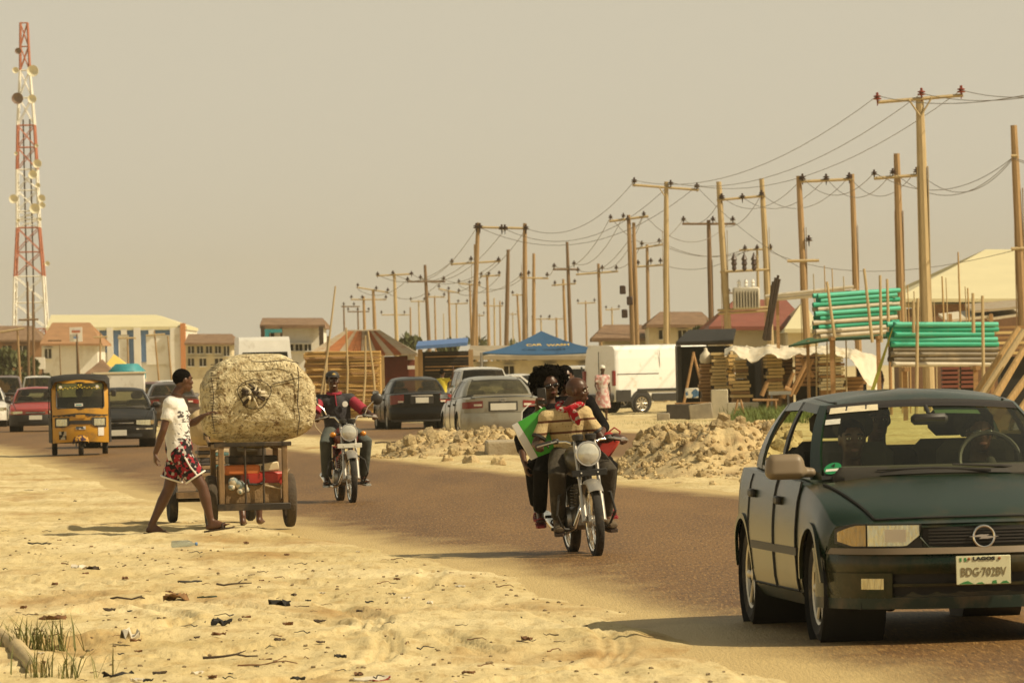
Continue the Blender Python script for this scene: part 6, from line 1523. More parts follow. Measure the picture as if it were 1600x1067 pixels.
# --- panel van on the right
def panel_van():
    D0 = 199.0; t = thing('panel_van', 'white panel van parked with its side to the road before the black shed', 'van', (0, 0, 0))
    # x forward. rear faces the left of the picture
    Lh, hw, Hh = 5.4, 1.02, 2.34; xr = 0.0
    sec = [(0.80, .42), (.96, .46), (1.0, .75), (1.0, 1.15), (.985, 1.5), (.95, 1.9), (.90, 2.2), (.80, 2.31), (.55, 2.345), (0, 2.36)]
    xs = [0, .04, .12, .4, 1, 1.6, 2.2, 2.8, 3.4, 3.9, 4.3, 4.7, 5.05, 5.3, 5.4]
    rows = []
    for x in xs:
        r_ = []; fac = 1 - .05 * max(0, (.12 - x) / .12) ** 2; zt = np.interp(x, [0, 3.6, 4.1, 4.9, 5.4], [1, 1, .99, .56, .42])
        for y, z in sec + [(-y, z) for y, z in sec[-2::-1]]:
            r_.append((x + (.06 * (z - 1) if x < .2 and z > 1 else 0), y * fac * hw / 1.0, .42 + (z - .42) * zt))
        rows.append(r_)
    mb = MB(); mb.grid(rows); n = len(rows[0]); mb.add(rows[0], [tuple(range(n))]); mb.add(rows[-1], [tuple(range(n))])
    # wheel openings
    V = [Vector(p) for p in mb.v]; F = []
    bd = mb.build('body', mat('van_white', (.84, .83, .80), .4, var=.04, scale=1.5, dirt=(.5, .42, .28), damt=.15), t, smooth=False)
    for wx in (1.05, 4.45):
        for sg in (-1, 1):
            a = MB(); a.lathe([(.42, sg * .9), (.42, sg * 1.032), (.02, sg * 1.034)], (wx, 0, .40), 'Y', 28, 0, 2 * PI); a.build('wheel_arch', M_TRIM, t)
            wheel(t, (wx, sg * .965, .335), .335, .22, sg, 10, M_RIM, rr=.23)
    for sg in (-1, 1):
        b = MB(); b.box((2.6, sg * 1.03, .55), (2.2, .03, .26)); b.box((.32, sg * 1.03, .62), (.6, .03, .40)); b.box((3.0, sg * 1.035, .80), (4.2, .03, .10)); b.build('rubbing_strip', M_TRIM, t)
        b = MB(); b.box((.95, sg * 1.012, 1.36), (1.7, .012, .03)); b.build('slide_rail', M_TRIM, t)
        b = MB()
        for x in (1.85, 3.2): b.box((x, sg * .995, 1.45), (.012, .012, 1.4))
        b.build('door_gap', M_TRIM, t)
        b = MB(); b.box((-.0, sg * .93, 1.23), (.10, .14, .52), bev=.02); b.build('tail_light', M_REDL, t)
    b = MB(); b.box((-.08, 0, .55), (.16, 1.9, .26), bev=.04); b.build('bumper', M_TRIM, t)
    b = MB(); b.box((-.005, 0, 1.35), (.02, .014, 1.6)); b.build('door_gap', M_TRIM, t)
    b = MB(); b.box((-.01, 0, .80), (.02, .5, .13)); b.build('number_plate', M_PLATEW, t)
    return t, bd
VAN, VB = panel_van()
# rear left corner at pixel 962, side runs to the right and away
va = R(58); hd = Vector((math.sin(va), math.cos(va), 0)); rt = Vector((hd.y, -hd.x, 0))     # forward and right of the van
corner = at(961, 600, 197.5); corner.z = 0
VAN.location = corner - rt * 1.0 ; VAN.rotation_euler = (0, 0, math.atan2(hd.y, hd.x))
M_GREYL = mat('faded_letter', (.42, .38, .30), .7)
lettering('TOITUR', .22, M_GREYL, VAN, basis((3.15, -.90, 2.09), (1, 0, 0), (0, .14, 1)), depth=.004, sx=1.3)
# ------------------------------------------------------------------ people
M_SKIN = mat('dark_skin', (.070, .030, .016), .42, var=.15, scale=8, spec=.45)
M_SKIN2 = mat('deep_brown_skin', (.095, .040, .020), .42, var=.15, scale=8, spec=.45)
M_HAIR = mat('black_hair', (.0045, .0035, .003), .95, var=.3, scale=60, bump=.6, bscale=120, spec=.08)
M_EYE = mat('eye_white', (.62, .58, .50), .3, var=.02); M_PUPIL = mat('pupil', (.008, .006, .005), .2, var=.02)
M_LIP = mat('lip', (.13, .045, .035), .4, var=.1)
M_SANDAL = mat('brown_sandal', (.05, .03, .02), .8, var=.2); M_REDSL = mat('red_slipper', (.28, .02, .025), .6, var=.15)
def V3(*a): return Vector(a if len(a) > 1 else a[0])
def hand(mb, wr, d, n, lat, curl=.5, s=1.0, spread=0.0):
    """d: wrist to knuckles; n: out of the back of the hand; lat: towards the thumb"""
    d = V3(d).normalized(); lat = V3(lat); lat = (lat - d * lat.dot(d)).normalized(); n_ = d.cross(lat); n_ = n_ if n_.dot(V3(n)) > 0 else -n_
    wr = V3(wr)
    mb.tube([wr - d * .01, wr + d * .035 * s, wr + d * .085 * s], [(.027 * s, .020 * s), (.040 * s, .017 * s), (.043 * s, .014 * s)], 10, hint=lat)
    for i, L in enumerate((.066, .078, .084, .074)):
        b = wr + d * .083 * s - lat * ((i - 1.5) * -.0215 * s) * -1
        b = wr + d * .083 * s + lat * ((i - 1.5) * .0215 * s)
        p = [b]; a = 0; q = b
        for seg, f in enumerate((.45, .32, .23)):
            a += curl * (1.0 if seg else .8); dd = d * math.cos(a) - n_ * math.sin(a); q = q + dd * L * s * f; p.append(q)
        mb.tube(p, [.0098 * s, .0092 * s, .0085 * s, .0068 * s], 8)
    b = wr + d * .025 * s + lat * .034 * s; dd = (d * .65 + lat * .65 - n_ * .35 * (curl + .3)).normalized()
    q = b + dd * .040 * s; q2 = q + (dd * .7 + d * .3 - n_ * .5 * curl).normalized() * .03 * s
    mb.tube([b - dd * .015, b, q, q2], [.014 * s, .0135 * s, .0105 * s, .008 * s], 8)
def foot(mb, an, toe, s=1.0, toes=True):
    an, toe = V3(an), V3(toe); f = V3(toe.x - an.x, toe.y - an.y, 0).normalized(); dn = (toe - an)
    L = .19 * s; sole = an + V3(0, 0, -.055 * s); tip = sole + (toe - sole).normalized() * L
    heel = sole - (tip - sole).normalized() * .055 * s
    lat = (tip - heel).normalized().cross(V3(0, 0, 1)).normalized()
    mb.tube([an + V3(0, 0, .02), sole + V3(0, 0, .01)], [.036 * s, .036 * s], 10)
    mb.tube([heel, sole.lerp(heel, .3), sole.lerp(tip, .35), sole.lerp(tip, .75)], [(.024 * s, .024 * s), (.032 * s, .033 * s), (.038 * s, .036 * s), (.043 * s, .019 * s)], 10, hint=lat)
    mb.tube([an + V3(0, 0, .0), sole.lerp(tip, .55) + V3(0, 0, .012)], [.034 * s, .024 * s], 10)
    for i in range(5):
        b = sole.lerp(tip, .74) + lat * (i - 2) * .0165 * s; e = b + (tip - sole).normalized() * (.052 - abs(i - 1.2) * .006) * s; mb.tube([b, e], [.0105 * s, .008 * s], 7)
    return heel, tip, lat
def sole_plate(parent, heel, tip, lat, m, name='sandal', thick=.018, strap=True):
    d = (tip - heel); n = lat.cross(d).normalized(); n = n if n.z > 0 else -n; g = []
    for t, w in ((-.08, .024), (.0, .034), (.2, .037), (.5, .036), (.75, .046), (1.0, .044), (1.14, .028)):
        c = heel + d * t - n * .030; g.append([c - lat * w, c - lat * w * .4, c + lat * w * .4, c + lat * w])
    mb = MB(); mb.slab(g, -n * thick); o = mb.build(name, m, parent)
    if strap:
        mb = MB(); c = heel + d * .72
        mb.tube([c - lat * .046 - n * .03, c - lat * .034 + n * .012, c + d * .08 + n * .024, c + lat * .036 + n * .012, c + lat * .046 - n * .03], [(.012, .004)] * 5, 6); mb.build('strap', m, o)
    return o
def head_shape(mb, c, fd, up, s=1.0, jaw=1.0):
    fd = V3(fd).normalized(); up = V3(up); up = (up - fd * up.dot(fd)).normalized(); sd = up.cross(fd)
    M = Matrix((fd, sd, up)).transposed(); c = V3(c); W = lambda x, y, z: c + M @ V3(x * s, y * s, z * s)
    mb.ball(W(-.008, 0, .025), (.096 * s, .077 * s, .092 * s), 18, M)
    mb.ball(W(.018, 0, -.045), (.070 * s, .058 * s * jaw, .068 * s), 14, M)
    mb.ball(W(.052, 0, -.088), (.028 * s, .030 * s, .022 * s), 10, M)
    mb.ball(W(.066, 0, .033), (.022 * s, .056 * s, .014 * s), 10, M)          # brow
    mb.tube([W(.074, 0, .022), W(.092, 0, -.012), W(.098, 0, -.022)], [.010 * s, .014 * s, .016 * s], 8)
    for q in (-1, 1):
        mb.ball(W(.086, q * .013, -.025), .011 * s, 8)
        mb.ball(W(.062, q * .042, -.015), (.022 * s, .020 * s, .018 * s), 8, M)   # cheek
        mb.ball(W(-.004, q * .080, -.002), (.018 * s, .009 * s, .030 * s), 8, M)   # ear
    mb.ball(W(.078, 0, -.052), (.016 * s, .027 * s, .0085 * s), 8, M); mb.ball(W(.076, 0, -.066), (.016 * s, .024 * s, .009 * s), 8, M)
    return W, M
def face_bits(parent, W, M, s=1.0, smile=False, glasses=False):
    if not glasses:
        for q in (-1, 1):
            mb = MB(); mb.ball(W(.079, q * .032, .010), (.008 * s, .015 * s, .0075 * s), 10, M); e = mb.build('eye', M_EYE, parent)
            mb = MB(); mb.ball(W(.0855, q * .032, .010), (.004 * s, .0065 * s, .0065 * s), 8, M); mb.build('pupil', M_PUPIL, e)
            mb = MB(); mb.tube([W(.078, q * .014, .030), W(.084, q * .032, .036), W(.072, q * .052, .030)], .0045 * s, 6); mb.build('eyebrow', M_HAIR, parent)
    mb = MB(); mb.ball(W(.090, 0, -.058), (.006 * s, .024 * s, .010 * s), 8, M); m = mb.build('mouth', M_LIP, parent)
    if smile:
        mb = MB(); mb.ball(W(.0945, 0, -.057), (.004 * s, .018 * s, .006 * s), 8, M); mb.build('teeth', M_EYE, m)
def person(name, label, J, loc=(0, 0, 0), rot=(0, 0, 0), skin=None, s=1.0, voxel=.009, top=None, bottom=None, hands=(None, None), hair='short', face=True, smile=False, shoes=None, bulk=1.0, group=None, glasses=False, sleeve=.9, leglen=1.0, shorts=None, neckline=True, toes=None, cuffs=None):
    t = thing(name, label, 'person', loc, group=group, rot=rot); skin = skin or M_SKIN
    J = {k: ([V3(a) for a in v] if isinstance(v, list) else V3(v)) for k, v in J.items()}
    lat = (J['sh'][0] - J['sh'][1]).normalized(); latp = (J['hip'][0] - J['hip'][1]).normalized()
    pel, ch, nk, hd = J['pel'], J['chest'], J['neck'], J['head']; up = (ch - pel).normalized()
    def torso(mb, inf=0.0, lo=-.09, hi=1.0, b=bulk):
        st = [(lo, .125, .105), (0, .165 * b, .125 * b), (.3, .150 * b, .118 * b), (.62, .165 * b, .124 * b), (.86, .168, .112), (1.0, .135, .085)]
        P_, Rr = [], []
        for f, a, c in st:
            P_.append(pel + up * f * .0 + (ch - pel) * max(f, 0) + (up * f if f < 0 else V3(0, 0, 0))); Rr.append(((a + inf) * s, (c + inf) * s))
        for i, f in enumerate((0, .5, .8)): pass
        mb.tube(P_, Rr, 18, hint=lat)
        for q in (0, 1): mb.tube([ch - up * .05, J['sh'][q]], [(.085 + inf) * s, (.058 + inf) * s], 10); mb.ball(J['sh'][q], (.061 + inf) * s, 12)
        mb.ball(ch - up * .02, ((.10 + inf) * s, (.085 + inf) * s, (.07 + inf) * s), 12)
    mb = MB(); torso(mb); mb.tube([ch - up * .03, nk, hd - V3(0, 0, .03)], [.075 * s, .056 * s, .054 * s], 12)
    W, Mh = head_shape(mb, hd, J['fd'], J.get('hu', V3(0, 0, 1)), s)
    for q in (0, 1):
        a, e, w = J['sh'][q], J['el'][q], J['wr'][q]
        mb.tube([a, a.lerp(e, .45), e, e.lerp(w, .3), w], [.050 * s, .044 * s, .037 * s, .039 * s, .025 * s], 12)
        if hands[q] is not None: hand(mb, w, *hands[q][:3], **(hands[q][3] if len(hands[q]) > 3 else {}))
        h, k, an = J['hip'][q], J['kn'][q], J['an'][q]
        mb.tube([h, h.lerp(k, .4), k, k.lerp(an, .32), k.lerp(an, .7), an], [.088 * s, .080 * s, .056 * s, .058 * s, .042 * s, .034 * s], 14); mb.ball(h, .095 * s, 12)
    ft = [foot(mb, J['an'][q], J['toe'][q], s) for q in (0, 1)]
    remeshed('body', mb, voxel, skin, t)
    if face: face_bits(t, W, Mh, s, smile, glasses)
    if top:
        mb = MB(); torso(mb, .016, lo=-.10)
        for q in (0, 1):
            a, e, w = J['sh'][q], J['el'][q], J['wr'][q]
            if sleeve <= 1: mb.tube([a, a.lerp(e, sleeve * .5), a.lerp(e, sleeve)], [.060 * s, .059 * s, .061 * s], 12)
            else: mb.tube([a, a.lerp(e, .5), e, e.lerp(w, (sleeve - 1))], [.070 * s, .064 * s, .058 * s, .046 * s], 12)
        sh = remeshed('shirt', mb, voxel * 1.3, top, t, 4)
        if cuffs:
            for q in (0, 1):
                a, e = J['sh'][q], J['el'][q]; mb = MB(); p = a.lerp(e, sleeve); d = (e - a).normalized(); mb.tube([p - d * .006, p + d * .014], [.063 * s, .063 * s], 14); mb.build('cuff', cuffs, sh)
    if bottom:
        mb = MB(); mb.tube([pel + up * .10, pel, pel - up * .10], [(.166 * s * bulk, .13 * s), (.182 * s * bulk, .142 * s), (.13 * s, .11 * s)], 16, hint=latp)
        for q in (0, 1):
            h, k, an = J['hip'][q], J['kn'][q], J['an'][q]
            if leglen < 1: mb.tube([h, h.lerp(k, leglen * .5), h.lerp(k, leglen)], [.105 * s, .110 * s, .108 * s], 14)
            else: mb.tube([h, h.lerp(k, .5), k, k.lerp(an, .5), k.lerp(an, .94)], [.103 * s, .098 * s, .077 * s, .070 * s, .062 * s], 14)
            mb.ball(h, .106 * s, 12)
        remeshed('trousers' if leglen >= 1 else 'shorts', mb, voxel * 1.3, bottom, t, 4)
    if shoes:
        for q in (0, 1):
            he, ti, la = ft[q]
            if shoes[1] == 'sandal': sole_plate(t, he, ti, la, shoes[0])
            else:
                mb = MB(); mb.tube([he - (ti - he) * .08, he, he.lerp(ti, .4), he.lerp(ti, .8), he.lerp(ti, 1.1)], [(.034 * s, .042 * s), (.044 * s, .052 * s), (.049 * s, .050 * s), (.052 * s, .036 * s), (.038 * s, .024 * s)], 12, hint=la)
                an = J['an'][q]; mb.tube([an + (J['kn'][q] - an).normalized() * .10, an - V3(0, 0, .03)], [.052 * s, .052 * s], 12)
                so = remeshed('shoe', mb, .008, shoes[0], t, 2); sole_plate(t, he, ti, la, M_SANDAL, 'shoe_sole', .025, False)
    if hair == 'short':
        mb = MB(); mb.ball(W(-.018, 0, .036), (.098 * s, .081 * s, .090 * s), 18, Mh); mb.build('hair', M_HAIR, t, sharp=80)
    elif hair == 'afro':
        rng = random.Random(5); mb = MB()
        for _ in range(150):
            d = V3(rng.gauss(0, 1), rng.gauss(0, 1), rng.gauss(0, 1)).normalized(); 
            if d.x > .42 and d.z < .62: continue
            if d.z < -.55 and d.x > -.1: continue
            p = W(-.03 + d.x * .11, d.y * .135, .035 + d.z * .112); mb.ball(p, rng.uniform(.022, .036) * s, 7)
        mb.ball(W(-.035, 0, .04), (.105 * s, .105 * s, .11 * s), 14, Mh)
        h = mb.build('hair', M_HAIR, t, sharp=30)
        cur = MB()
        for _ in range(700):
            d = V3(rng.gauss(0, 1), rng.gauss(0, 1), rng.gauss(0, 1)).normalized()
            if d.x > .45 and d.z < .6: continue
            if d.z < -.5 and d.x > -.1: continue
            r_ = rng.uniform(.95, 1.12); p = W(-.03 + d.x * .13 * r_, d.y * .158 * r_, .035 + d.z * .132 * r_); a, b = frame_of(d); cur.tube([p + a * .014 * math.cos(q) + b * .014 * math.sin(q) + d * .004 * q for q in (0, 1.6, 3.2, 4.8)], .0045, 4)
        cur.build('curls', M_HAIR, h)
    if glasses:
        mb = MB()
        for q in (-1, 1):
            mb.ball(W(.090, q * .034, .008), (.008 * s, .030 * s, .019 * s), 12, Mh); mb.tube([W(.088, q * .060, .014), W(.02, q * .086, .010)], .005, 5)
        mb.tube([W(.096, -.012, .012), W(.096, .012, .012)], .004, 5); mb.build('sunglasses', mat('sunglass_black', (.008, .007, .007), .1, var=.02, coat=.8), t)
    return t, W, Mh

# ------------------------------------------------------------------ motorcycles
M_ENG = mat('engine_metal', (.20, .18, .15), .45, .7, var=.25, scale=12, dirt=(.1, .07, .04), damt=.4, dscale=10)
M_GREYM = mat('grey_metal', (.48, .45, .40), .35, .7, var=.1)
M_MIRRORB = mat('mirror_shell', (.03, .027, .024), .4)
def motorcycle(label, loc, rot, tank, plate_m, mirrors=False, amber=True, trim=None, dz=0.0):
    t = thing('motorcycle', label, 'motorcycle', loc, rot=rot)
    def tyre(x, w):
        mb = MB(); r = .305; mb.lathe([(.245, -w * .6), (.275, -w), (.298, -w * .75), (r, -w * .3), (r, w * .3), (.298, w * .75), (.275, w), (.245, w * .6)], (x, 0, r), 'Y', 40); o = mb.build('wheel', M_TYRE, t)
        mb = MB(); mb.lathe([(.25, -.028), (.252, -.034), (.236, -.028), (.232, 0), (.236, .028), (.252, .034), (.25, .028)], (x, 0, r), 'Y', 40); mb.build('rim', M_CHROME, o)
        mb = MB()
        for k in range(28):
            a = 2 * PI * k / 28; b = a + (.5 if k % 2 else -.5); sg = 1 if k % 4 < 2 else -1
            mb.cyl((x + .04 * math.cos(b), sg * .03, r + .04 * math.sin(b)), (x + .235 * math.cos(a), sg * .008, r + .235 * math.sin(a)), .0028, n=4)
        q = mb.build('spokes', M_CHROME, o); q['kind'] = 'stuff'
        mb = MB(); mb.lathe([(.001, -.06), (.055, -.055), (.06, -.03), (.045, -.02), (.045, .02), (.065, .03), (.06, .055), (.001, .06)], (x, 0, r), 'Y', 20); mb.build('hub', M_GREYM, o)
    tyre(.645, .038); tyre(-.62, .046)
    for sg in (-1, 1):
        mb = MB(); mb.tube([(.645, sg * .078, .305), (.57, sg * .078, .52)], .026, 12); mb.tube([(.57, sg * .078, .52), (.42, sg * .085, .97)], .0165, 10); mb.cyl((.645, sg * .05, .305), (.645, sg * .105, .305), .014, n=8); mb.build('fork_leg', M_GREYM, t)
    mb = MB(); g = []
    for a in np.linspace(R(48), R(140), 16):
        g.append([(.645 + r_ * math.cos(a), y, .305 + r_ * math.sin(a)) for y, r_ in ((-.062, .315), (-.058, .335), (-.03, .348), (0, .352), (.03, .348), (.058, .335), (.062, .315))])
    mb.slab(g, (0, 0, -.004)); mb.build('front_mudguard', trim or M_GREYM, t)
    mb = MB(); mb.box((.46, 0, .74), (.05, .20, .05), bev=.012); mb.box((.405, 0, .955), (.06, .22, .035), bev=.01); mb.build('fork_yoke', M_TRIM, t)
    # headlamp
    mb = MB(); mb.lathe([(.001, .0), (.06, .01), (.09, .07), (.100, .125)], (.455, 0, .865), 'X', 28); hl = mb.build('headlight', M_TRIM, t)
    mb = MB(); mb.lathe([(.100, .118), (.108, .128), (.104, .140), (.094, .140)], (.455, 0, .865), 'X', 28); mb.build('headlight_ring', M_CHROME, hl)
    mb = MB(); mb.lathe([(.096, .134), (.07, .150), (.035, .157), (.001, .159)], (.455, 0, .865), 'X', 28); mb.build('headlight_lens', M_LENSB, hl)
    for sg in (-1, 1):
        mb = MB(); mb.lathe([(.001, -.03), (.045, -.02), (.05, .02), (.035, .03), (.001, .03)], (.43, sg * .055, 1.0), 'Z', 18); mb.build('gauge', M_TRIM, t)
    # number plate bar
    mb = MB(); mb.box((.575, 0, .705), (.012, .30, .055), bev=.004); mb.box((.54, 0, .705), (.06, .03, .03)); pb = mb.build('plate_bar', plate_m, t)
    for sg in (-1, 1): mb = MB(); mb.lathe([(.001, .008), (.007, .006), (.007, 0)], (.580, sg * .07, .706), 'X', 8); mb.build('bolt', M_WHITE, pb)
    # handlebar
    mb = MB(); pts = [(.26, -.37, 1.035 + dz), (.30, -.25, 1.06 + dz), (.345, -.14, 1.055 + dz), (.40, -.08, .975 + dz * .4), (.40, .08, .975 + dz * .4), (.345, .14, 1.055 + dz), (.30, .25, 1.06 + dz), (.26, .37, 1.035 + dz)]
    mb.tube(pts, .0125, 10); hb = mb.build('handlebar', M_CHROME, t)
    for sg in (-1, 1):
        mb = MB(); mb.tube([(.295, sg * .26, 1.059 + dz), (.255, sg * .385, 1.034 + dz)], .0185, 10); mb.build('grip', M_TRIM, hb)
        mb = MB(); mb.tube([(.33, sg * .22, 1.065 + dz), (.36, sg * .27, 1.055 + dz), (.325, sg * .39, 1.03 + dz)], .007, 6); mb.build('lever', M_GREYM, hb)
        mb = MB(); mb.box((.31, sg * .225, 1.065 + dz), (.05, .06, .045), bev=.012); mb.build('switch_gear', M_TRIM, hb)
        if amber:
            mb = MB(); mb.cyl((.46, sg * .08, .845), (.46, sg * .15, .845), .012, n=8); i_ = mb.build('indicator', M_TRIM, t)
            mb = MB(); mb.ball((.465, sg * .185, .845), (.035, .04, .032), 12); mb.build('indicator_lens', mat('orange_lens', (.62, .24, .02), .2, var=.1, coat=.7), i_)
        if mirrors:
            mb = MB(); mb.tube([(.31, sg * .23, 1.07), (.30, sg * .27, 1.16), (.27, sg * .36, 1.24)], .007, 6); mi = mb.build('mirror', M_CHROME, t)
            mb = MB(); mb.lathe([(.001, .03), (.05, .028), (.07, .012), (.074, -.008), (.07, -.012)], (.255, sg * .395, 1.255), 'X', 20); mb.build('mirror_shell', M_MIRRORB, mi)
            mb = MB(); mb.lathe([(.07, -.010), (.001, -.012)], (.255, sg * .395, 1.255), 'X', 20); mb.build('mirror_glass', M_CHROME, mi)
    # tank, seat, side covers
    mb = MB(); g = []
    for x, w, zt, zb in ((-.12, .06, .79, .70), (-.08, .105, .84, .68), (.02, .135, .90, .66), (.14, .15, .935, .66), (.26, .145, .93, .68), (.34, .11, .89, .71), (.38, .05, .84, .75)):
        r_ = []
        for k in range(18):
            a = 2 * PI * k / 18; c, s_ = math.cos(a), math.sin(a); r_.append((x, w * math.copysign(abs(c) ** .75, c), (zt + zb) / 2 + (zt - zb) / 2 * math.copysign(abs(s_) ** .8, s_)))
        g.append(r_)
    mb.grid(g, closed=True); mb.add(g[0], [tuple(range(18))]); mb.add(g[-1], [tuple(range(18))]); mb.build('fuel_tank', tank, t, sharp=60)
    mb = MB(); mb.box((-.45, 0, .755), (.78, .25, .10), bev=.045); mb.build('seat', M_TRIM, t, sharp=70)
    for sg in (-1, 1): mb = MB(); mb.box((-.25, sg * .115, .60), (.28, .03, .18), bev=.013); mb.build('side_cover', tank, t)
    # frame
    mb = MB()
    for sg in (-1, 1): mb.tube([(.34, sg * .02, .90), (.24, sg * .05, .50), (.12, sg * .08, .22), (-.15, sg * .10, .21), (-.30, sg * .10, .40), (-.36, sg * .11, .66), (-.85, sg * .11, .70)], .014, 8)
    mb.build('frame', M_TRIM, t)
    for sg in (-1, 1):
        mb = MB(); mb.tube([(-.26, sg * .08, .34), (-.62, sg * .10, .305)], .019, 8); mb.build('swing_arm', M_TRIM, t)
        mb = MB(); mb.cyl((-.60, sg * .13, .33), (-.48, sg * .13, .66), .03, n=10); mb.build('shock_absorber', M_CHROME, t)
    # engine
    mb = MB(); mb.box((.0, 0, .32), (.34, .20, .20), bev=.04); eng = mb.build('engine', M_ENG, t)
    mb = MB()
    for k in range(7): mb.box((.115 + k * .004, 0, .43 + k * .025), (.16, .19, .012), bev=.004)
    mb.box((.12, 0, .51), (.11, .13, .19)); mb.build('cylinder_fins', M_ENG, eng)
    for sg in (-1, 1): mb = MB(); mb.lathe([(.11, 0), (.105, sg * .035), (.05, sg * .05), (.001, sg * .05)], (-.04, sg * .10, .31), 'Y', 22); mb.build('engine_cover', M_GREYM, eng)
    mb = MB(); mb.tube([(.20, -.03, .47), (.26, -.06, .38), (.22, -.10, .25), (.0, -.14, .20), (-.30, -.16, .22)], .018, 10); ex = mb.build('exhaust_pipe', M_CHROME, t)
    mb = MB(); mb.tube([(-.28, -.165, .22), (-.34, -.17, .235), (-.80, -.18, .33), (-.84, -.18, .338)], [.02, .043, .045, .03], 14); mb.build('silencer', M_CHROME, ex)
    mb = MB(); mb.tube([(.20, -.10, .60), (.24, -.22, .52), (.25, -.25, .36), (.18, -.20, .24), (.12, -.09, .22)], .011, 8); mb.build('crash_bar', M_TRIM, t)
    mb = MB(); mb.tube([(.20, .10, .60), (.24, .22, .52), (.25, .25, .36), (.18, .20, .24), (.12, .09, .22)], .011, 8); mb.build('crash_bar', M_TRIM, t)
    for sg in (-1, 1):
        mb = MB(); mb.cyl((-.06, sg * .10, .235), (-.06, sg * .26, .235), .014, n=8); mb.build('footrest', M_TRIM, t)
        mb = MB(); mb.cyl((-.48, sg * .10, .33), (-.48, sg * .24, .33), .013, n=8); mb.build('footrest', M_TRIM, t)
    mb = MB(); g = []
    for a in np.linspace(R(20), R(165), 18): g.append([(-.62 + r_ * math.cos(a), y, .305 + r_ * math.sin(a)) for y, r_ in ((-.075, .33), (-.06, .36), (0, .37), (.06, .36), (.075, .33))])
    mb.slab(g, (0, 0, -.005)); mb.build('rear_mudguard', tank, t)
    mb = MB(); mb.box((-.95, 0, .66), (.05, .12, .06), bev=.015); mb.build('tail_light', M_REDL, t)
    return t
M_LENSB = mat('round_lamp_lens', (.62, .62, .55), .12, .25, var=.2, scale=25, coat=.8)
def place_bike(px, py, deg, lean):
    loc, yaw = face_camera(px, py, (.645, 0), deg); return loc, Matrix.Rotation(yaw, 3, 'Z') @ Matrix.Rotation(lean, 3, 'X')
loc1, Mr = place_bike(933, 870, 8.5, R(3.0)); rot1 = Mr.to_euler()
motorcycle('dark motorcycle carrying a man and two women in the middle of the road', loc1, rot1, mat('faded_olive_tank', (.09, .075, .05), .4, .2, var=.2, coat=.3), M_BLACK, amber=False, dz=-.085)
loc2, Mr = place_bike(551, 787, 8.5, R(1.0)); rot2 = Mr.to_euler()
motorcycle('red motorcycle with round mirrors and orange indicators beside the bale', loc2, rot2, mat('dark_red_tank', (.16, .03, .02), .35, .1, var=.15, coat=.4), M_PLATEW, mirrors=True)

CREAM = (.52, .40, .21); BRN = (.12, .05, .025)
polo = pattern('cream_dotted_shirt', CREAM, [(.52, .40, .21)], 'dots', 55, bands=None, thr=.22)
def polo_mat():
    m = pattern('cream_polo', (.26, .17, .08), [CREAM], 'dots', 42, thr=.20, bands=[(1.035, 1.055, BRN), (1.135, 1.155, BRN), (.80, .83, BRN), (.86, .875, BRN)])
    return m
GRIP = dict(curl=1.0)
person('person', 'motorcycle driver in a cream striped shirt and red scarf looking sideways', dict(pel=(-.13, -.02, .86), chest=(-.02, -.075, 1.215), neck=(.0, -.03, 1.275), head=(.025, .035, 1.385), fd=(.42, .90, -.12), hu=(.05, -.12, 1),
    sh=[(-.01, .085, 1.185), (-.03, -.235, 1.17)], el=[(.03, .225, .955), (.01, -.355, .95)], wr=[(.195, .315, .985), (.185, -.325, .975)], hip=[(-.11, .10, .85), (-.11, -.12, .85)], kn=[(.29, .21, .70), (.29, -.23, .70)], an=[(.0, .20, .315), (.0, -.20, .315)], toe=[(.19, .23, .235), (.19, -.23, .235)]),
    loc1, rot1, M_SKIN, voxel=.008, top=polo_mat(), bottom=mat('dark_olive_trousers', (.045, .036, .024), .85, var=.3, scale=6, bump=.6, bscale=18, dirt=(.12, .10, .07), damt=.25, dscale=5), hair=None, shoes=(mat('worn_boot', (.12, .085, .05), .8, var=.3), 'boot'), sleeve=.66, bulk=.92,
    hands=[((.5, .25, -.1), (0, 0, 1), (.3, -1, 0), GRIP), ((.5, -.2, -.1), (0, 0, 1), (.3, 1, 0), GRIP)], cuffs=M_TRIM)
# red scarf round his neck
sc = thing('neck_scarf', 'red patterned scarf tied round the neck of the driver', 'scarf', loc1, rot=rot1); mb = MB()
mb.tube([V3(.0, -.03, 1.262) + V3(.085 * math.cos(a), .10 * math.sin(a), .02 * math.sin(a * 2) - .01 * math.cos(a)) for a in np.linspace(0, 2 * PI, 18, endpoint=False)], [(.026, .03)] * 18, 8, closed=True); mb.tube([(.085, -.05, 1.25), (.115, -.03, 1.20), (.115, .0, 1.13), (.11, .015, 1.10)], [(.03, .02), (.055, .02), (.045, .015), (.01, .006)], 8)
mb.build('cloth', pattern('scarf_print', (.38, .015, .025), [(.45, .40, .34), (.38, .015, .025), (.03, .16, .05)], 'noise', 22, thr=.56), sc)
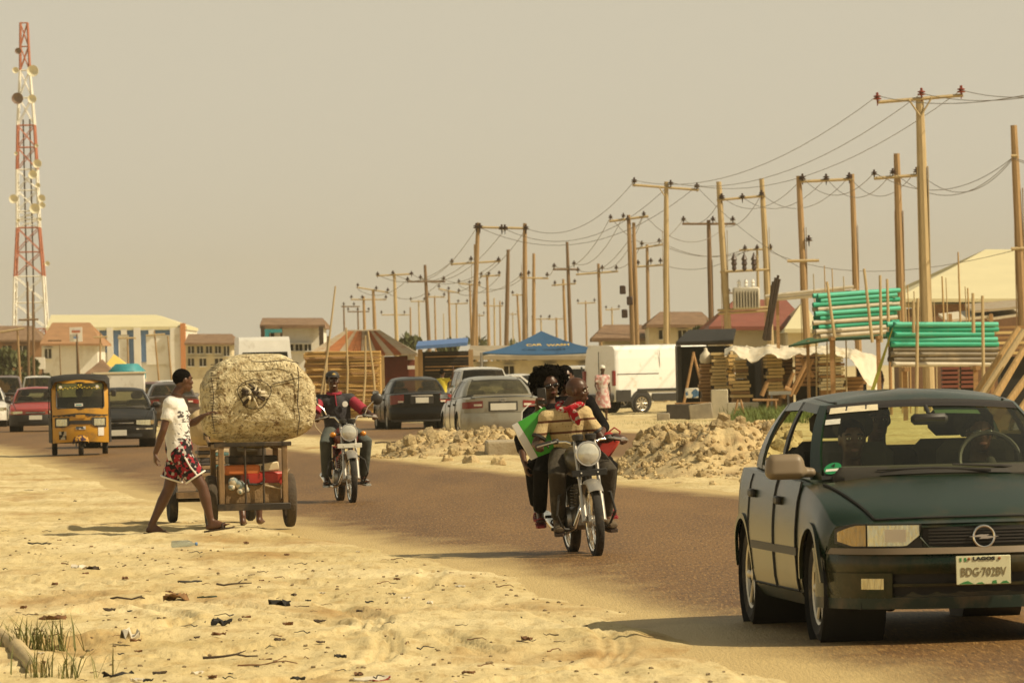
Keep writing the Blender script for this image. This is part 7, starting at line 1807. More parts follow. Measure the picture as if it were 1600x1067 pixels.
# front woman: big curly hair, sunglasses, phone
DARKC = mat('black_cloth', (.008, .007, .007), .9, spec=.1, var=.3, bump=.5, bscale=16)
w1, W1, M1 = person('person', 'woman with big curly hair and sunglasses riding behind the driver', dict(pel=(-.42, -.05, .88), chest=(-.44, -.15, 1.25), neck=(-.43, -.14, 1.33), head=(-.40, -.125, 1.445), fd=(.97, .05, -.10), hu=(0, -.12, 1),
    sh=[(-.42, .02, 1.22), (-.42, -.31, 1.21)], el=[(-.30, .12, 1.0), (-.26, -.40, 1.08)], wr=[(-.14, .05, .98), (-.12, -.285, 1.25)], hip=[(-.40, .12, .86), (-.40, -.16, .86)], kn=[(-.02, .28, .72), (-.02, -.32, .72)], an=[(-.30, .27, .40), (-.30, -.31, .38)], toe=[(-.12, .29, .33), (-.12, -.335, .30)]),
    loc1, rot1, M_SKIN, voxel=.009, top=DARKC, bottom=DARKC, hair='afro', glasses=True, s=.94, shoes=(M_REDSL, 'sandal'), sleeve=.75, hands=[None, ((.25, .15, .95), (-1, 0, .2), (0, 1, .3), dict(curl=.9))])
ph = thing('phone', 'dark mobile phone held up by the curly haired woman', 'phone', loc1, rot=rot1); mb = MB(); mb.box((-.065, -.255, 1.365), (.012, .075, .135), bev=.005, rot=R(-12)); mb.build('case', M_TRIM, ph); mb = MB(); mb.box((-.074, -.257, 1.365), (.004, .068, .12), rot=R(-12)); mb.build('screen', mat('screen_glass', (.01, .01, .012), .08), ph)
bg_ = thing('carrier_bag', 'green and white carrier bag hanging at the arm of the curly haired woman', 'bag', loc1, rot=rot1)
Rb = Matrix.Rotation(R(26), 3, 'X'); cb = V3(-.10, -.385, 1.20)
def bagp(y, z, x=0): return cb + Rb @ V3(x, y, z)
gm_ = mat('green_bag', (.05, .34, .03), .4, var=.45, scale=3.5); wm_ = mat('white_bag_edge', (.72, .70, .66), .5, var=.05)
mb = MB(); mb.slab([[bagp(-.095, 0), bagp(.03, 0, .015), bagp(.17, 0)], [bagp(-.095, -.17, .03), bagp(.03, -.17, .045), bagp(.17, -.17, .03)], [bagp(-.095, -.34), bagp(.03, -.36, .02), bagp(.17, -.38)]], (-.05, 0, 0)); mb.build('front', gm_, bg_)
mb = MB(); mb.slab([[bagp(-.15, .0), bagp(-.097, .0)], [bagp(-.16, -.17, .01), bagp(-.097, -.17, .03)], [bagp(-.155, -.335), bagp(-.097, -.34)]], (-.05, 0, 0)); mb.build('side', wm_, bg_)
mb = MB(); mb.tube([bagp(-.06, 0), bagp(-.02, .06), bagp(.06, .08), bagp(.12, .05), bagp(.14, 0)], .006, 6); mb.build('handle', wm_, bg_)
# second woman almost hidden behind
person('person', 'third rider mostly hidden at the back of the motorcycle', dict(pel=(-.72, .02, .90), chest=(-.74, .06, 1.30), neck=(-.73, .05, 1.37), head=(-.70, .055, 1.49), fd=(.95, -.2, 0), sh=[(-.73, .24, 1.27), (-.72, -.13, 1.27)], el=[(-.52, .33, 1.05), (-.55, -.40, 1.0)], wr=[(-.22, .255, 1.01), (-.33, -.405, .80)],
    hip=[(-.70, .12, .88), (-.70, -.10, .88)], kn=[(-.36, .30, .76), (-.36, -.34, .76)], an=[(-.52, .28, .42), (-.50, -.30, .42)], toe=[(-.34, .30, .35), (-.32, -.32, .35)]), loc1, rot1, M_SKIN2, voxel=.011, top=DARKC, bottom=DARKC, s=.95, shoes=(M_REDSL, 'sandal'), sleeve=1.5, hands=[((.85, -.25, -.25), (0, 0, 1), (.2, -1, 0), dict(curl=.9)), ((.15, .1, -.9), (0, -1, 0), (1, 0, 0), dict(curl=.9))])
hbg = thing('handbag', 'small red handbag held beside the handlebar', 'bag', loc1, rot=rot1); cb = V3(-.06, .275, .915); Rb = Matrix.Rotation(R(-38), 3, 'X')
mb = MB(); mb.box(cb, (.10, .15, .20), rot=Rb, bev=.03); bb = mb.build('body', mat('red_leather', (.36, .025, .015), .35, var=.15, coat=.3), hbg); mb = MB(); mb.box(cb + Rb @ V3(.053, 0, -.01), (.006, .115, .15), rot=Rb, bev=.002); mb.build('pocket', _mats['red_leather'], bb)
mb = MB(); mb.tube([cb + Rb @ V3(0, -.05, .09), cb + Rb @ V3(0, -.03, .15), cb + Rb @ V3(0, .03, .15), cb + Rb @ V3(0, .05, .09)], .007, 6); mb.build('handle', _mats['red_leather'], hbg)

# second motorcyclist
slate = pattern('slate_shirt', (.050, .047, .052), [(.05, .047, .052)], 'noise', 4, thr=.9)
p2, W2, M2 = person('person', 'smiling motorcyclist in a black cap and dark shirt with red sleeves', dict(pel=(-.22, -.03, .87), chest=(-.16, -.075, 1.29), neck=(-.14, -.085, 1.375), head=(-.11, -.095, 1.49), fd=(.98, .1, .02), sh=[(-.15, .115, 1.265), (-.15, -.265, 1.265)], el=[(.0, .30, 1.10), (.0, -.36, 1.06)], wr=[(.20, .315, 1.075), (.20, -.315, 1.075)],
    hip=[(-.20, .09, .86), (-.20, -.13, .86)], kn=[(.22, .25, .74), (.22, -.25, .74)], an=[(-.03, .225, .315), (-.03, -.225, .315)], toe=[(.16, .255, .25), (.16, -.255, .25)]), loc2, rot2, M_SKIN, voxel=.009, top=slate, bottom=mat('faded_jeans', (.075, .085, .075), .85, var=.45, scale=5, bump=.5, bscale=18), hair='short', smile=True, shoes=(mat('pale_sandal', (.35, .36, .34), .7, var=.3), 'sandal'), sleeve=.55,
    hands=[((.5, .25, -.1), (0, 0, 1), (.3, -1, 0), GRIP), ((.5, -.25, -.1), (0, 0, 1), (.3, 1, 0), GRIP)])
M_REDCL = mat('crimson_cloth', (.30, .018, .04), .8, var=.2)
for q in (1, -1):
    a, e = V3(-.15, -.075 + q * .19, 1.265), V3(.0, -.03 + q * .33, 1.08); mb = MB(); mb.tube([a.lerp(e, -.1), a.lerp(e, .3), a.lerp(e, .78)], [.062, .070, .069], 14); mb.build('sleeve', M_REDCL, p2)
mb = MB(); mb.tube([V3(-.145, -.08, 1.345) + V3(.072 * math.cos(a), .078 * math.sin(a), -.012 * math.cos(a)) for a in np.linspace(0, 2 * PI, 16, endpoint=False)], [(.018, .022)] * 16, 6, closed=True); mb.tube([(-.055, -.08, 1.325), (-.03, -.075, 1.24), (-.03, -.07, 1.19)], [(.016, .008)] * 3, 6); mb.build('collar', M_REDCL, p2)
mb = MB(); mb.lathe([(.001, .006), (.032, .006), (.036, 0)], (-.022, .035, 1.205), 'X', 16); mb.build('badge', M_WHITE, p2)
mb = MB(); g = []
for k in range(8):
    a = k / 7 * PI / 2; g.append([W2(-.012 + .104 * math.cos(a) * math.cos(q), .085 * math.cos(a) * math.sin(q), (.060 + .075 * math.sin(a))) for q in np.linspace(0, 2 * PI, 24, endpoint=False)])
mb.grid(g, closed=True); cap = mb.build('cap', M_TRIM, p2)
mb = MB(); mb.slab([[W2(.075 + r_ * math.cos(q) * .09, math.sin(q) * (.075 + r_ * .004), .064 - r_ * .012) for q in np.linspace(-1.35, 1.35, 14)] for r_ in (0, .5, 1)], (0, 0, -.006)); mb.build('cap_peak', M_TRIM, cap)
mb = MB(); mb.ball(W2(.083, 0, .085), (.006, .022, .014), 10, M2); mb.build('cap_badge', M_GOLD, cap)

# man walking, pushing at the bale
base = gnd(290, 836.5); base.z = .025
shirtm = pattern('white_printed_tee', (.74, .72, .68), [(.74, .72, .68), (.10, .09, .09), (.72, .70, .66)], 'noise', 16, thr=.30)
def tee():
    m = bpy.data.materials.new('white_tee_black_print'); m.use_nodes = True; nt = m.node_tree; b = nt.nodes['Principled BSDF']; b.inputs['Roughness'].default_value = .85
    tc = nt.nodes.new('ShaderNodeTexCoord'); sp = nt.nodes.new('ShaderNodeSeparateXYZ'); nt.links.new(tc.outputs['Object'], sp.inputs[0])
    nz = nt.nodes.new('ShaderNodeTexNoise'); nz.inputs['Scale'].default_value = 26; nz.inputs['Detail'].default_value = 3
    mp = nt.nodes.new('ShaderNodeMapping'); mp.inputs['Scale'].default_value = (.7, .7, 1.5); nt.links.new(tc.outputs['Object'], mp.inputs[0]); nt.links.new(mp.outputs[0], nz.inputs['Vector'])
    ad = nt.nodes.new('ShaderNodeMath'); ad.operation = 'MULTIPLY_ADD'; ad.inputs[1].default_value = .9; nt.links.new(sp.outputs[0], ad.inputs[0]); nt.links.new(nz.outputs['Fac'], ad.inputs[2])
    rp = nt.nodes.new('ShaderNodeValToRGB'); rp.color_ramp.elements[0].position = .53; rp.color_ramp.elements[0].color = (.74, .72, .68, 1); rp.color_ramp.elements[1].position = .58; rp.color_ramp.elements[1].color = (.07, .06, .06, 1); nt.links.new(ad.outputs[0], rp.inputs[0])
    lim = nt.nodes.new('ShaderNodeMath'); lim.operation = 'LESS_THAN'; lim.inputs[1].default_value = 1.22; nt.links.new(sp.outputs[2], lim.inputs[0])
    mx = nt.nodes.new('ShaderNodeMix'); mx.data_type = 'RGBA'; mx.inputs[6].default_value = (.74, .72, .68, 1); nt.links.new(lim.outputs[0], mx.inputs[0]); nt.links.new(rp.outputs[0], mx.inputs[7]); nt.links.new(mx.outputs[2], b.inputs['Base Color'])
    n3 = nt.nodes.new('ShaderNodeTexNoise'); n3.inputs['Scale'].default_value = 9; n3.inputs['Detail'].default_value = 3; nt.links.new(tc.outputs['Object'], n3.inputs['Vector']); bp = nt.nodes.new('ShaderNodeBump'); bp.inputs['Strength'].default_value = .8; bp.inputs['Distance'].default_value = .04; nt.links.new(n3.outputs['Fac'], bp.inputs['Height']); nt.links.new(bp.outputs[0], b.inputs['Normal'])
    return m
wm, WW, WM = person('person', 'man in white printed tee and floral shorts striding beside the bale', dict(pel=(-.045, 0, .835), chest=(-.085, 0, 1.315), neck=(-.05, 0, 1.40), head=(.012, .01, 1.515), fd=(.93, .36, -.05), hu=(-.08, 0, 1),
    sh=[(-.055, .175, 1.275), (-.115, -.175, 1.285)], el=[(.06, .23, 1.075), (-.185, -.225, 1.03)], wr=[(.195, .15, 1.165), (-.275, -.16, .80)], hip=[(-.045, .09, .79), (-.03, -.09, .79)], kn=[(-.17, .10, .43), (.185, -.09, .455)], an=[(-.345, .11, .085), (.262, -.10, .115)], toe=[(-.17, .10, .0), (.45, -.12, .085)]),
    base, (0, 0, 0), M_SKIN2, voxel=.0085, top=tee(), bottom=pattern('floral_shorts', (.018, .014, .016), [(.30, .02, .035), (.42, .38, .34), (.018, .014, .016), (.26, .02, .03)], 'voronoi', 38, thr=.42), leglen=.68, hair='short', shoes=(M_SANDAL, 'sandal'), sleeve=.62, s=1.0, bulk=.92,
    hands=[((.9, .1, .35), (0, .2, 1), (0, -1, 0), dict(curl=.35)), ((-.05, .15, -1), (-.9, -.4, 0), (.3, -.9, 0), dict(curl=.75))])
for q, (h, k) in enumerate([((-.045, .09, .79), (-.17, .10, .43)), ((-.03, -.09, .79), (.185, -.09, .455))]):
    h, k = V3(h), V3(k); d = (k - h).normalized(); p = h.lerp(k, .69); a, b = frame_of(d); mb = MB(); mb.tube([p + a * .111 * math.cos(w) + b * .111 * math.sin(w) for w in np.linspace(0, 2 * PI, 20, endpoint=False)], .009, 6, closed=True)
    if q: mb.tube([V3(.02, -.20, .76), V3(.075, -.205, .66), p + V3(.02, -.105, .02)], .008, 6)
    mb.build('white_piping', M_WHITE, wm)
mb = MB(); mb.tube([V3(-.052, 0, 1.385) + V3(.075 * math.cos(a), .08 * math.sin(a), .02 * math.cos(a) * -1) for a in np.linspace(0, 2 * PI, 18, endpoint=False)], .006, 6, closed=True); mb.build('neck_chain', M_SANDAL, wm)
# ------------------------------------------------------------------ carts, bale, tricycle
M_CARTW = mat('worn_cart_wood', (.26, .16, .075), .85, var=.3, scale=5, stretch=(5, 5, .6), bump=.4, dirt=(.1, .065, .035), damt=.4, dscale=4)
M_CARTD = mat('dark_cart_steel', (.035, .027, .02), .6, .3, var=.3, dirt=(.12, .08, .045), damt=.35, dscale=6)
CD = 58.75; ca = R(9)                     # the cart points away, a little to the left
c0 = at(397, 800, CD); c0.z = 0.02
cart = thing('handcart', 'wooden two wheeled handcart stuffed with scrap under the big bale', 'handcart', c0, ca)
hw_, z0, z1, dp = .345, .235, .865, .80
def cbox(nm, m, c, s_, parent=None, bev=.006): mb = MB(); mb.box(c, s_, bev=bev); return mb.build(nm, m, parent or cart)
for sx in (-1, 1):
    for yy in (0, dp): cbox('corner_post', M_CARTW, (sx * (hw_ - .02), yy, (z0 + z1) / 2), (.055, .055, z1 - z0))
    cbox('side_rail', M_CARTW, (sx * (hw_ - .02), dp / 2, z0 + .02), (.05, dp - .06, .06)); cbox('side_rail', M_CARTW, (sx * (hw_ - .02), dp / 2, z1 - .03), (.05, dp - .06, .05))
cbox('bottom_rail', M_CARTD, (0, -.02, z0 - .012), (hw_ * 2 + .06, .06, .07)); cbox('bottom_rail', M_CARTD, (0, dp, z0 - .012), (hw_ * 2 + .06, .06, .07)); cbox('top_rail', M_CARTD, (0, -.012, z1 - .005), (hw_ * 2 + .10, .05, .045)); cbox('top_rail', M_CARTD, (0, dp, z1 - .005), (hw_ * 2 + .06, .05, .045))
for x in (-.082, .105): mb = MB(); mb.cyl((x, -.012, z0), (x, -.012, z1), .011, n=8); mb.build('upright_bar', M_CARTD, cart)
cbox('floor_board', M_CARTW, (0, dp / 2, z0 + .03), (hw_ * 2 - .1, dp - .1, .03)); cbox('back_board', M_CARTW, (0, dp - .05, z0 + .22), (hw_ * 2 - .1, .025, .36))
cbox('front_board', mat('stained_board', (.24, .15, .07), .85, var=.45, scale=9, bump=.4), (.0, .055, z0 + .125), (hw_ * 2 - .12, .025, .20))
for q in range(2):
    mb = MB(); mb.tube([(-.3 + .6 * q, dp, z1 - .05), (-.3 + .6 * q, dp + .5, z1 - .02), (-.3 + .6 * q, dp + .8, z1 + .05)], .022, 8); mb.build('push_handle', M_CARTW, cart)
mb = MB(); mb.cyl((-.46, .33, .275), (.46, .33, .275), .022, n=8); mb.build('axle', M_CARTD, cart)
for sg in (-1, 1):
    M_ = Matrix.Rotation(R(90), 3, 'Z'); c = Vector((sg * .405, .33, .275))
    mb = MB(); mb.lathe([(.195, -.04), (.245, -.05), (.268, -.04), (.275, -.02), (.275, .02), (.268, .04), (.245, .05), (.195, .04)], c, 'X', 36); w_ = mb.build('wheel', mat('dusty_tyre', (.07, .052, .034), .9, var=.3, scale=10, bump=.4, bscale=40), cart)
    mb = MB(); mb.lathe([(.2, -.035), (.185, 0), (.2, .035)], c, 'X', 30); mb.lathe([(.05, -.05), (.05, .05)], c, 'X', 14)
    for k in range(6): a = PI * k / 3; mb.cyl(c + Vector((0, .04 * math.cos(a), .04 * math.sin(a))), c + Vector((0, .19 * math.cos(a), .19 * math.sin(a))), .012, n=6)
    mb.build('rim', M_CARTD, w_)
# scrap in the cart, each piece its own thing
def cobj(name, label, cat, m, fn, group='scrap in the handcart'):
    mb = MB(); fn(mb); o = mb.build(name, m); o.matrix_world = Matrix.Translation(c0) @ Matrix.Rotation(ca, 4, 'Z'); return tag(o, label, cat, group)
cobj('plastic_crate', 'orange slotted plastic casing in the cart behind the bars', 'casing', mat('orange_plastic', (.50, .14, .03), .5, var=.2), lambda b: b.box((-.10, .2, .60), (.36, .25, .10), bev=.015))
o = cobj('keyboard', 'cream musical keyboard with black keys in the cart', 'keyboard', mat('cream_plastic', (.66, .54, .34), .5, var=.15), lambda b: b.box((.10, .17, .615), (.36, .12, .085), rot=Matrix.Rotation(R(-7), 3, 'Y'), bev=.01))
for k in range(7): mb = MB(); mb.box((-.03 + k * .022, .105, .60 + k * .0025), (.009, .012, .05)); q = mb.build('black_key', M_BLACK, o)
cobj('suitcase', 'red plastic case with a dark handle in the cart', 'case', mat('red_plastic', (.42, .03, .018), .45, var=.15), lambda b: b.box((.12, .22, .50), (.42, .30, .15), bev=.02))
cobj('case_handle', 'dark curved handle strap hanging on the red case', 'strap', M_TRIM, lambda b: b.tube([(-.05, .055, .50), (-.04, .03, .455), (.03, .02, .45), (.10, .03, .46), (.12, .055, .505)], .013, 8))
rngc = random.Random(4)
def bagfn(b):
    for c, r in (((-.20, .04, .48), .055), ((-.14, .03, .455), .05), ((-.22, .03, .43), .04), ((-.10, .03, .43), .045), ((-.13, .02, .385), .04), ((-.07, .04, .40), .035)): b.ball(c, (r, r * .8, r * .9), 10)
cobj('cloth_bundle', 'bundle of white and grey rags hanging in the cart front', 'rags', pattern('rag_print', (.62, .55, .42), [(.25, .30, .30), (.62, .55, .42), (.5, .4, .18)], 'noise', 14, thr=.5), bagfn)
cobj('computer_case', 'dark flat metal tray under the bale in the cart', 'tray', M_CARTD, lambda b: b.box((.02, .35, .70), (.50, .4, .08), bev=.01))
cobj('wire_coil', 'loop of pale cable poking out of the right of the cart', 'cable', mat('pale_cable', (.45, .36, .24), .6), lambda b: b.tube([(.12, .04, .44), (.2, .02, .42), (.28, .03, .40), (.33, .02, .52), (.37, .03, .60), (.36, .06, .54)], .009, 6))
# the bale
bale_c = at(398, 628, CD + .35); zb0 = z1 + .035; zt0 = at(398, 553, CD + .3).z
bale = thing('bale', 'huge stained woven sack bale tied with rope on top of the handcart', 'bale', (bale_c.x, CD + .42, zb0), R(5))
Hb = zt0 - zb0; Wb = 1.14; Db = 1.0
M_BALE = bpy.data.materials.new('stained_woven_sack'); M_BALE.use_nodes = True
nt = M_BALE.node_tree; b_ = nt.nodes['Principled BSDF']; b_.inputs['Roughness'].default_value = .75
tc = nt.nodes.new('ShaderNodeTexCoord')
def _n(scale, det=6, ro=.65, st=None):
    n = nt.nodes.new('ShaderNodeTexNoise'); n.inputs['Scale'].default_value = scale; n.inputs['Detail'].default_value = det; n.inputs['Roughness'].default_value = ro; v = tc.outputs['Object']
    if st: mp = nt.nodes.new('ShaderNodeMapping'); mp.inputs['Scale'].default_value = st; nt.links.new(v, mp.inputs[0]); v = mp.outputs[0]
    nt.links.new(v, n.inputs['Vector']); return n.outputs['Fac']
def _r(s_, a, b2, ca_, cb_):
    r_ = nt.nodes.new('ShaderNodeValToRGB'); e = r_.color_ramp.elements; e[0].position = a; e[0].color = (*ca_, 1); e[1].position = b2; e[1].color = (*cb_, 1); nt.links.new(s_, r_.inputs[0]); return r_.outputs[0]
def _m(f, a, c):
    x = nt.nodes.new('ShaderNodeMix'); x.data_type = 'RGBA'; nt.links.new(f, x.inputs[0]); nt.links.new(a, x.inputs[6]); x.inputs[7].default_value = (*c, 1); return x.outputs[2]
c_ = _r(_n(9, 6, .75), .36, .62, (.44, .34, .17), (.80, .70, .45))
c_ = _m(_r(_n(17, 6, .75), .50, .60, (0, 0, 0), (.8, .8, .8)), c_, (.22, .14, .045))
c_ = _m(_r(_n(4.2, 6, .7), .57, .66, (0, 0, 0), (.8, .8, .8)), c_, (.20, .10, .03))
c_ = _m(_r(_n(34, 4, .7), .58, .64, (0, 0, 0), (.85, .85, .85)), c_, (.08, .05, .02))
c_ = _m(_r(_n(2.1, 4, .6), .62, .72, (0, 0, 0), (.55, .55, .55)), c_, (.10, .06, .025))
nt.links.new(c_, b_.inputs['Base Color'])
bp = nt.nodes.new('ShaderNodeBump'); bp.inputs['Strength'].default_value = .7; bp.inputs['Distance'].default_value = .04
vo = nt.nodes.new('ShaderNodeTexVoronoi'); vo.feature = 'DISTANCE_TO_EDGE'; vo.inputs['Scale'].default_value = 13
wv = nt.nodes.new('ShaderNodeTexNoise'); wv.inputs['Scale'].default_value = 6; nt.links.new(tc.outputs['Object'], wv.inputs['Vector'])
vm = nt.nodes.new('ShaderNodeVectorMath'); vm.operation = 'MULTIPLY_ADD'; vm.inputs[1].default_value = (.35, .35, .35); nt.links.new(wv.outputs['Color'], vm.inputs[0]); nt.links.new(tc.outputs['Object'], vm.inputs[2]); nt.links.new(vm.outputs[0], vo.inputs['Vector'])
hs = nt.nodes.new('ShaderNodeMath'); hs.operation = 'ADD'; nt.links.new(vo.outputs['Distance'], hs.inputs[0]); nt.links.new(_n(30, 4, .7, (1, 1, 1.6)), hs.inputs[1]); nt.links.new(hs.outputs[0], bp.inputs['Height']); nt.links.new(bp.outputs[0], b_.inputs['Normal'])
def sgnp(c, e): return np.sign(c) * np.abs(c) ** e
NU, NV = 150, 100
TH, PH = np.meshgrid(np.linspace(0, 2 * PI, NU, endpoint=False), np.linspace(-PI / 2, PI / 2, NV + 1))
cp = sgnp(np.cos(PH), .48); x = sgnp(np.cos(TH), .36) * cp * Wb / 2; y = sgnp(np.sin(TH), .26) * cp * Db / 2; z = sgnp(np.sin(PH), .58) * Hb / 2
x = np.where(x > 0, x * (1 + .09 * (1 - (2 * z / Hb + .15) ** 2)), x * (1 - .06 * z / Hb))        # bulges to the right
z = np.where((z > 0) & (x > .20), z * (1 - .45 * ((x - .20) / .4) ** 2), z); z = np.where((z > 0) & (x < -.12), z * (1 - .30 * ((-x - .12) / .45) ** 1.5), z)
z = np.where((z < 0) & (np.abs(x) < .32) & (np.abs(y) < .34), z - .075 * (1 - (x / .32) ** 2) * (1 - (y / .34) ** 2), z)   # sags between the rails
d = (fbm(TH * 2.2 + 3, PH * 3.5, 4, 5) - .5) * .05 + (fbm(x * 13 + y * 7, z * 16, 4, 15) - .5) * .05 - np.abs(fbm(x * 6 + 3, z * 5 + y * 5, 3, 25) - .5) * .07 - np.abs(fbm(x * 14 + 9, z * 9 + y * 11, 2, 35) - .5) * .05
f_ = 1 + d * .8; x, y, z = x * f_, y * f_, z * f_ + Hb / 2
mb = MB(); mb.grid([[(float(x[i, j]), float(y[i, j]), float(z[i, j])) for j in range(NU)] for i in range(NV + 1)], closed=True); mb.build('sack', M_BALE, bale, sharp=70)
yf = -Db / 2
def fr(x, z, o=.02): return Vector((x, yf * (1.0 - .02) - o, z))
st_ = MB(); rs = random.Random(6)
for k in range(26):
    z = .10 + k * .028; x = -.475 + .03 * abs(z - .45); L = rs.uniform(.03, .09); st_.tube([fr(x, z, .012), fr(x + L, z + rs.uniform(-.012, .012), .014)], [.0045, .002], 5)
M_ROPE = mat('dark_twine', (.045, .03, .018), .9, var=.3)
o = st_.build('edge_stitches', M_ROPE, bale); o['kind'] = 'stuff'
for pts in ([(.40, .06), (.43, .25), (.41, .4), (.43, .66), (.42, .80)], [(-.05, .87), (.1, .86), (.3, .875), (.43, .84)], [(.16, .62), (.3, .65), (.46, .69)], [(-.44, .12), (-.46, .3), (-.44, .52), (-.46, .7)]):
    mb = MB(); mb.tube([fr(x * 1.0, z * Hb / .95, .012) for x, z in pts], .0045, 6); mb.build('rope', M_ROPE, bale)
zc = .545 * Hb; cx0 = -.035; rb = random.Random(8)
mb = MB(); mb.tube([fr(cx0 + .01 + (.165 + .02 * math.sin(a * 3)) * math.cos(a), zc + .15 * math.sin(a), .012) for a in np.linspace(R(15), R(385), 26)], .004, 6); mb.build('rope', M_ROPE, bale)
M_SPOUT = mat('pale_spout', (.56, .48, .33), .7, var=.3, scale=20)
for k in range(26):
    a = R(-60) + R(300) * (k + rb.uniform(-.4, .4)) / 25; L = rb.uniform(.07, .15); d = Vector((math.cos(a), 0, math.sin(a))); p = fr(cx0 + rb.uniform(-.02, .02), zc + rb.uniform(-.02, .02), .02); mb = MB(); w_ = rb.uniform(.008, .018)
    mb.tube([p + d * .01, p + d * L * .55 + Vector((rb.uniform(-.02, .02), -rb.uniform(.01, .05), -.01)), p + d * L + Vector((rb.uniform(-.02, .02), 0, -.02))], [(.008, .012), (w_, .012), (w_ * 1.2, .005)], 6, hint=d.cross(Vector((0, 1, 0)))); mb.build('gathered_fold', M_SPOUT if k % 5 < 3 else M_ROPE, bale)
mb = MB(); mb.ball(fr(cx0 + .02, zc + .01, .05), (.028, .03, .024), 10); mb.build('knot', M_ROPE, bale)
mb = MB(); mb.tube([fr(.53, .52, -.2), fr(.555, .30, -.15), fr(.60, .14, -.12), fr(.66, .07, -.12)], [(.004, .012)] * 4, 6); mb.build('loose_strap', M_SPOUT, bale)
# second cart with stacked packs behind, to the left
d0 = at(335, 800, 61.6); d0.z = .02
cart2 = thing('handcart', 'second handcart loaded with flat packs half hidden behind the first', 'handcart', d0, ca)
mb = MB(); mb.box((0, .5, .30), (.80, 1.1, .06)); mb.build('deck', M_CARTW, cart2); mb = MB(); mb.cyl((-.42, .3, .24), (.42, .3, .24), .02, n=8); mb.build('axle', M_CARTD, cart2)
for sg in (-1, 1):
    c = Vector((sg * .42, .3, .24)); mb = MB(); mb.lathe([(.16, -.04), (.22, -.045), (.24, -.02), (.24, .02), (.22, .045), (.16, .04), (.05, .02), (.05, -.02), (.16, -.04)], c, 'X', 28); mb.build('wheel', M_TYRE, cart2)
rngp = random.Random(9)
for st, (px0, px1) in enumerate([(305, 327), (328, 352)]):
    x0 = at(px0, 700, 61.6).x - d0.x; x1 = at(px1, 700, 61.6).x - d0.x; z = .33 + d0.z
    for k in range(12):
        h = rngp.uniform(.034, .046)
        mb = MB(); mb.box((0, 0, 0), (x1 - x0 - .01, .5, h * .86), bev=.004); o = mb.build('flat_pack', [mat('pack_brown', (.30, .20, .11), .7, var=.3, scale=14), mat('pack_pale', (.55, .45, .30), .7, var=.3, scale=14), mat('pack_dark', (.07, .06, .06), .6, var=.3, scale=14), mat('pack_teal', (.10, .19, .19), .6, var=.3, scale=14)][rngp.choice([0, 0, 1, 2, 2, 3])])
        o.location = d0 + Vector(((x0 + x1) / 2 + rngp.uniform(-.01, .01), .27, z + h / 2 - d0.z)); o.rotation_euler = (0, 0, ca + rngp.uniform(-.06, .06)); z += h
        tag(o, ['flat pack in the left hand stack on the second handcart', 'flat pack in the right hand stack on the second handcart'][st], 'flat pack', ['left stack of packs', 'right stack of packs'][st])
sk = MB()
g = []
for i in range(15):
    ph = -PI / 2 + PI * i / 14; r_ = []
    for j in range(28):
        th = 2 * PI * j / 28; v = Vector((float(sgnp(math.cos(th), .6) * sgnp(math.cos(ph), .6)) * .21, float(sgnp(math.sin(th), .6) * sgnp(math.cos(ph), .6)) * .20, float(sgnp(math.sin(ph), .7)) * .19)); v *= 1 + (float(fbm(th * 2, ph * 3, 3, 44)) - .5) * .2; r_.append(v + Vector((0, 0, .19)))
    g.append(r_)
sk.grid(g, closed=True); sack = sk.build('sack', mat('cream_print_sack', (.48, .36, .20), .8, var=.2, scale=6, bump=.7, bscale=14), sharp=70); sack.location = at(325, 690, 61.7); sack.location.z = z + .0; tag(sack, 'brown cream printed sack between the walking man and the bale', 'sack')
lettering('FE', .13, M_REDCL, sack, basis((-.02, -.20, .29), (1, 0, 0), (0, .1, 1)), depth=.004); lettering('N', .11, M_BLACK, sack, basis((0, -.205, .09), (1, 0, 0), (0, -.1, 1)), depth=.004)
# the person hauling the cart, only legs in view
pb_ = gnd(386, 825.5); pb_.y += .75; pb_.x -= .01; pb_.z = .01
person('person', 'person hauling the handcart, only bare legs showing under it', dict(pel=(0, 0, .86), chest=(0, .08, 1.30), neck=(0, .10, 1.38), head=(0, .14, 1.50), fd=(0, 1, -.1), sh=[(-.18, .08, 1.27), (.18, .08, 1.27)], el=[(-.24, -.05, 1.05), (.24, -.05, 1.05)], wr=[(-.28, -.05, .93), (.28, -.05, .93)], hip=[(-.085, 0, .82), (.085, 0, .82)], kn=[(-.09, .05, .45), (.10, .16, .48)], an=[(-.06, -.16, .10), (.10, .12, .10)], toe=[(-.06, .02, .02), (.12, .30, .03)]), pb_, (0, 0, 0), M_SKIN2, voxel=.012, top=mat('grey_cloth', (.12, .11, .10), .85), bottom=mat('brown_shorts', (.06, .045, .03), .85), leglen=.8, sleeve=.6, face=False)

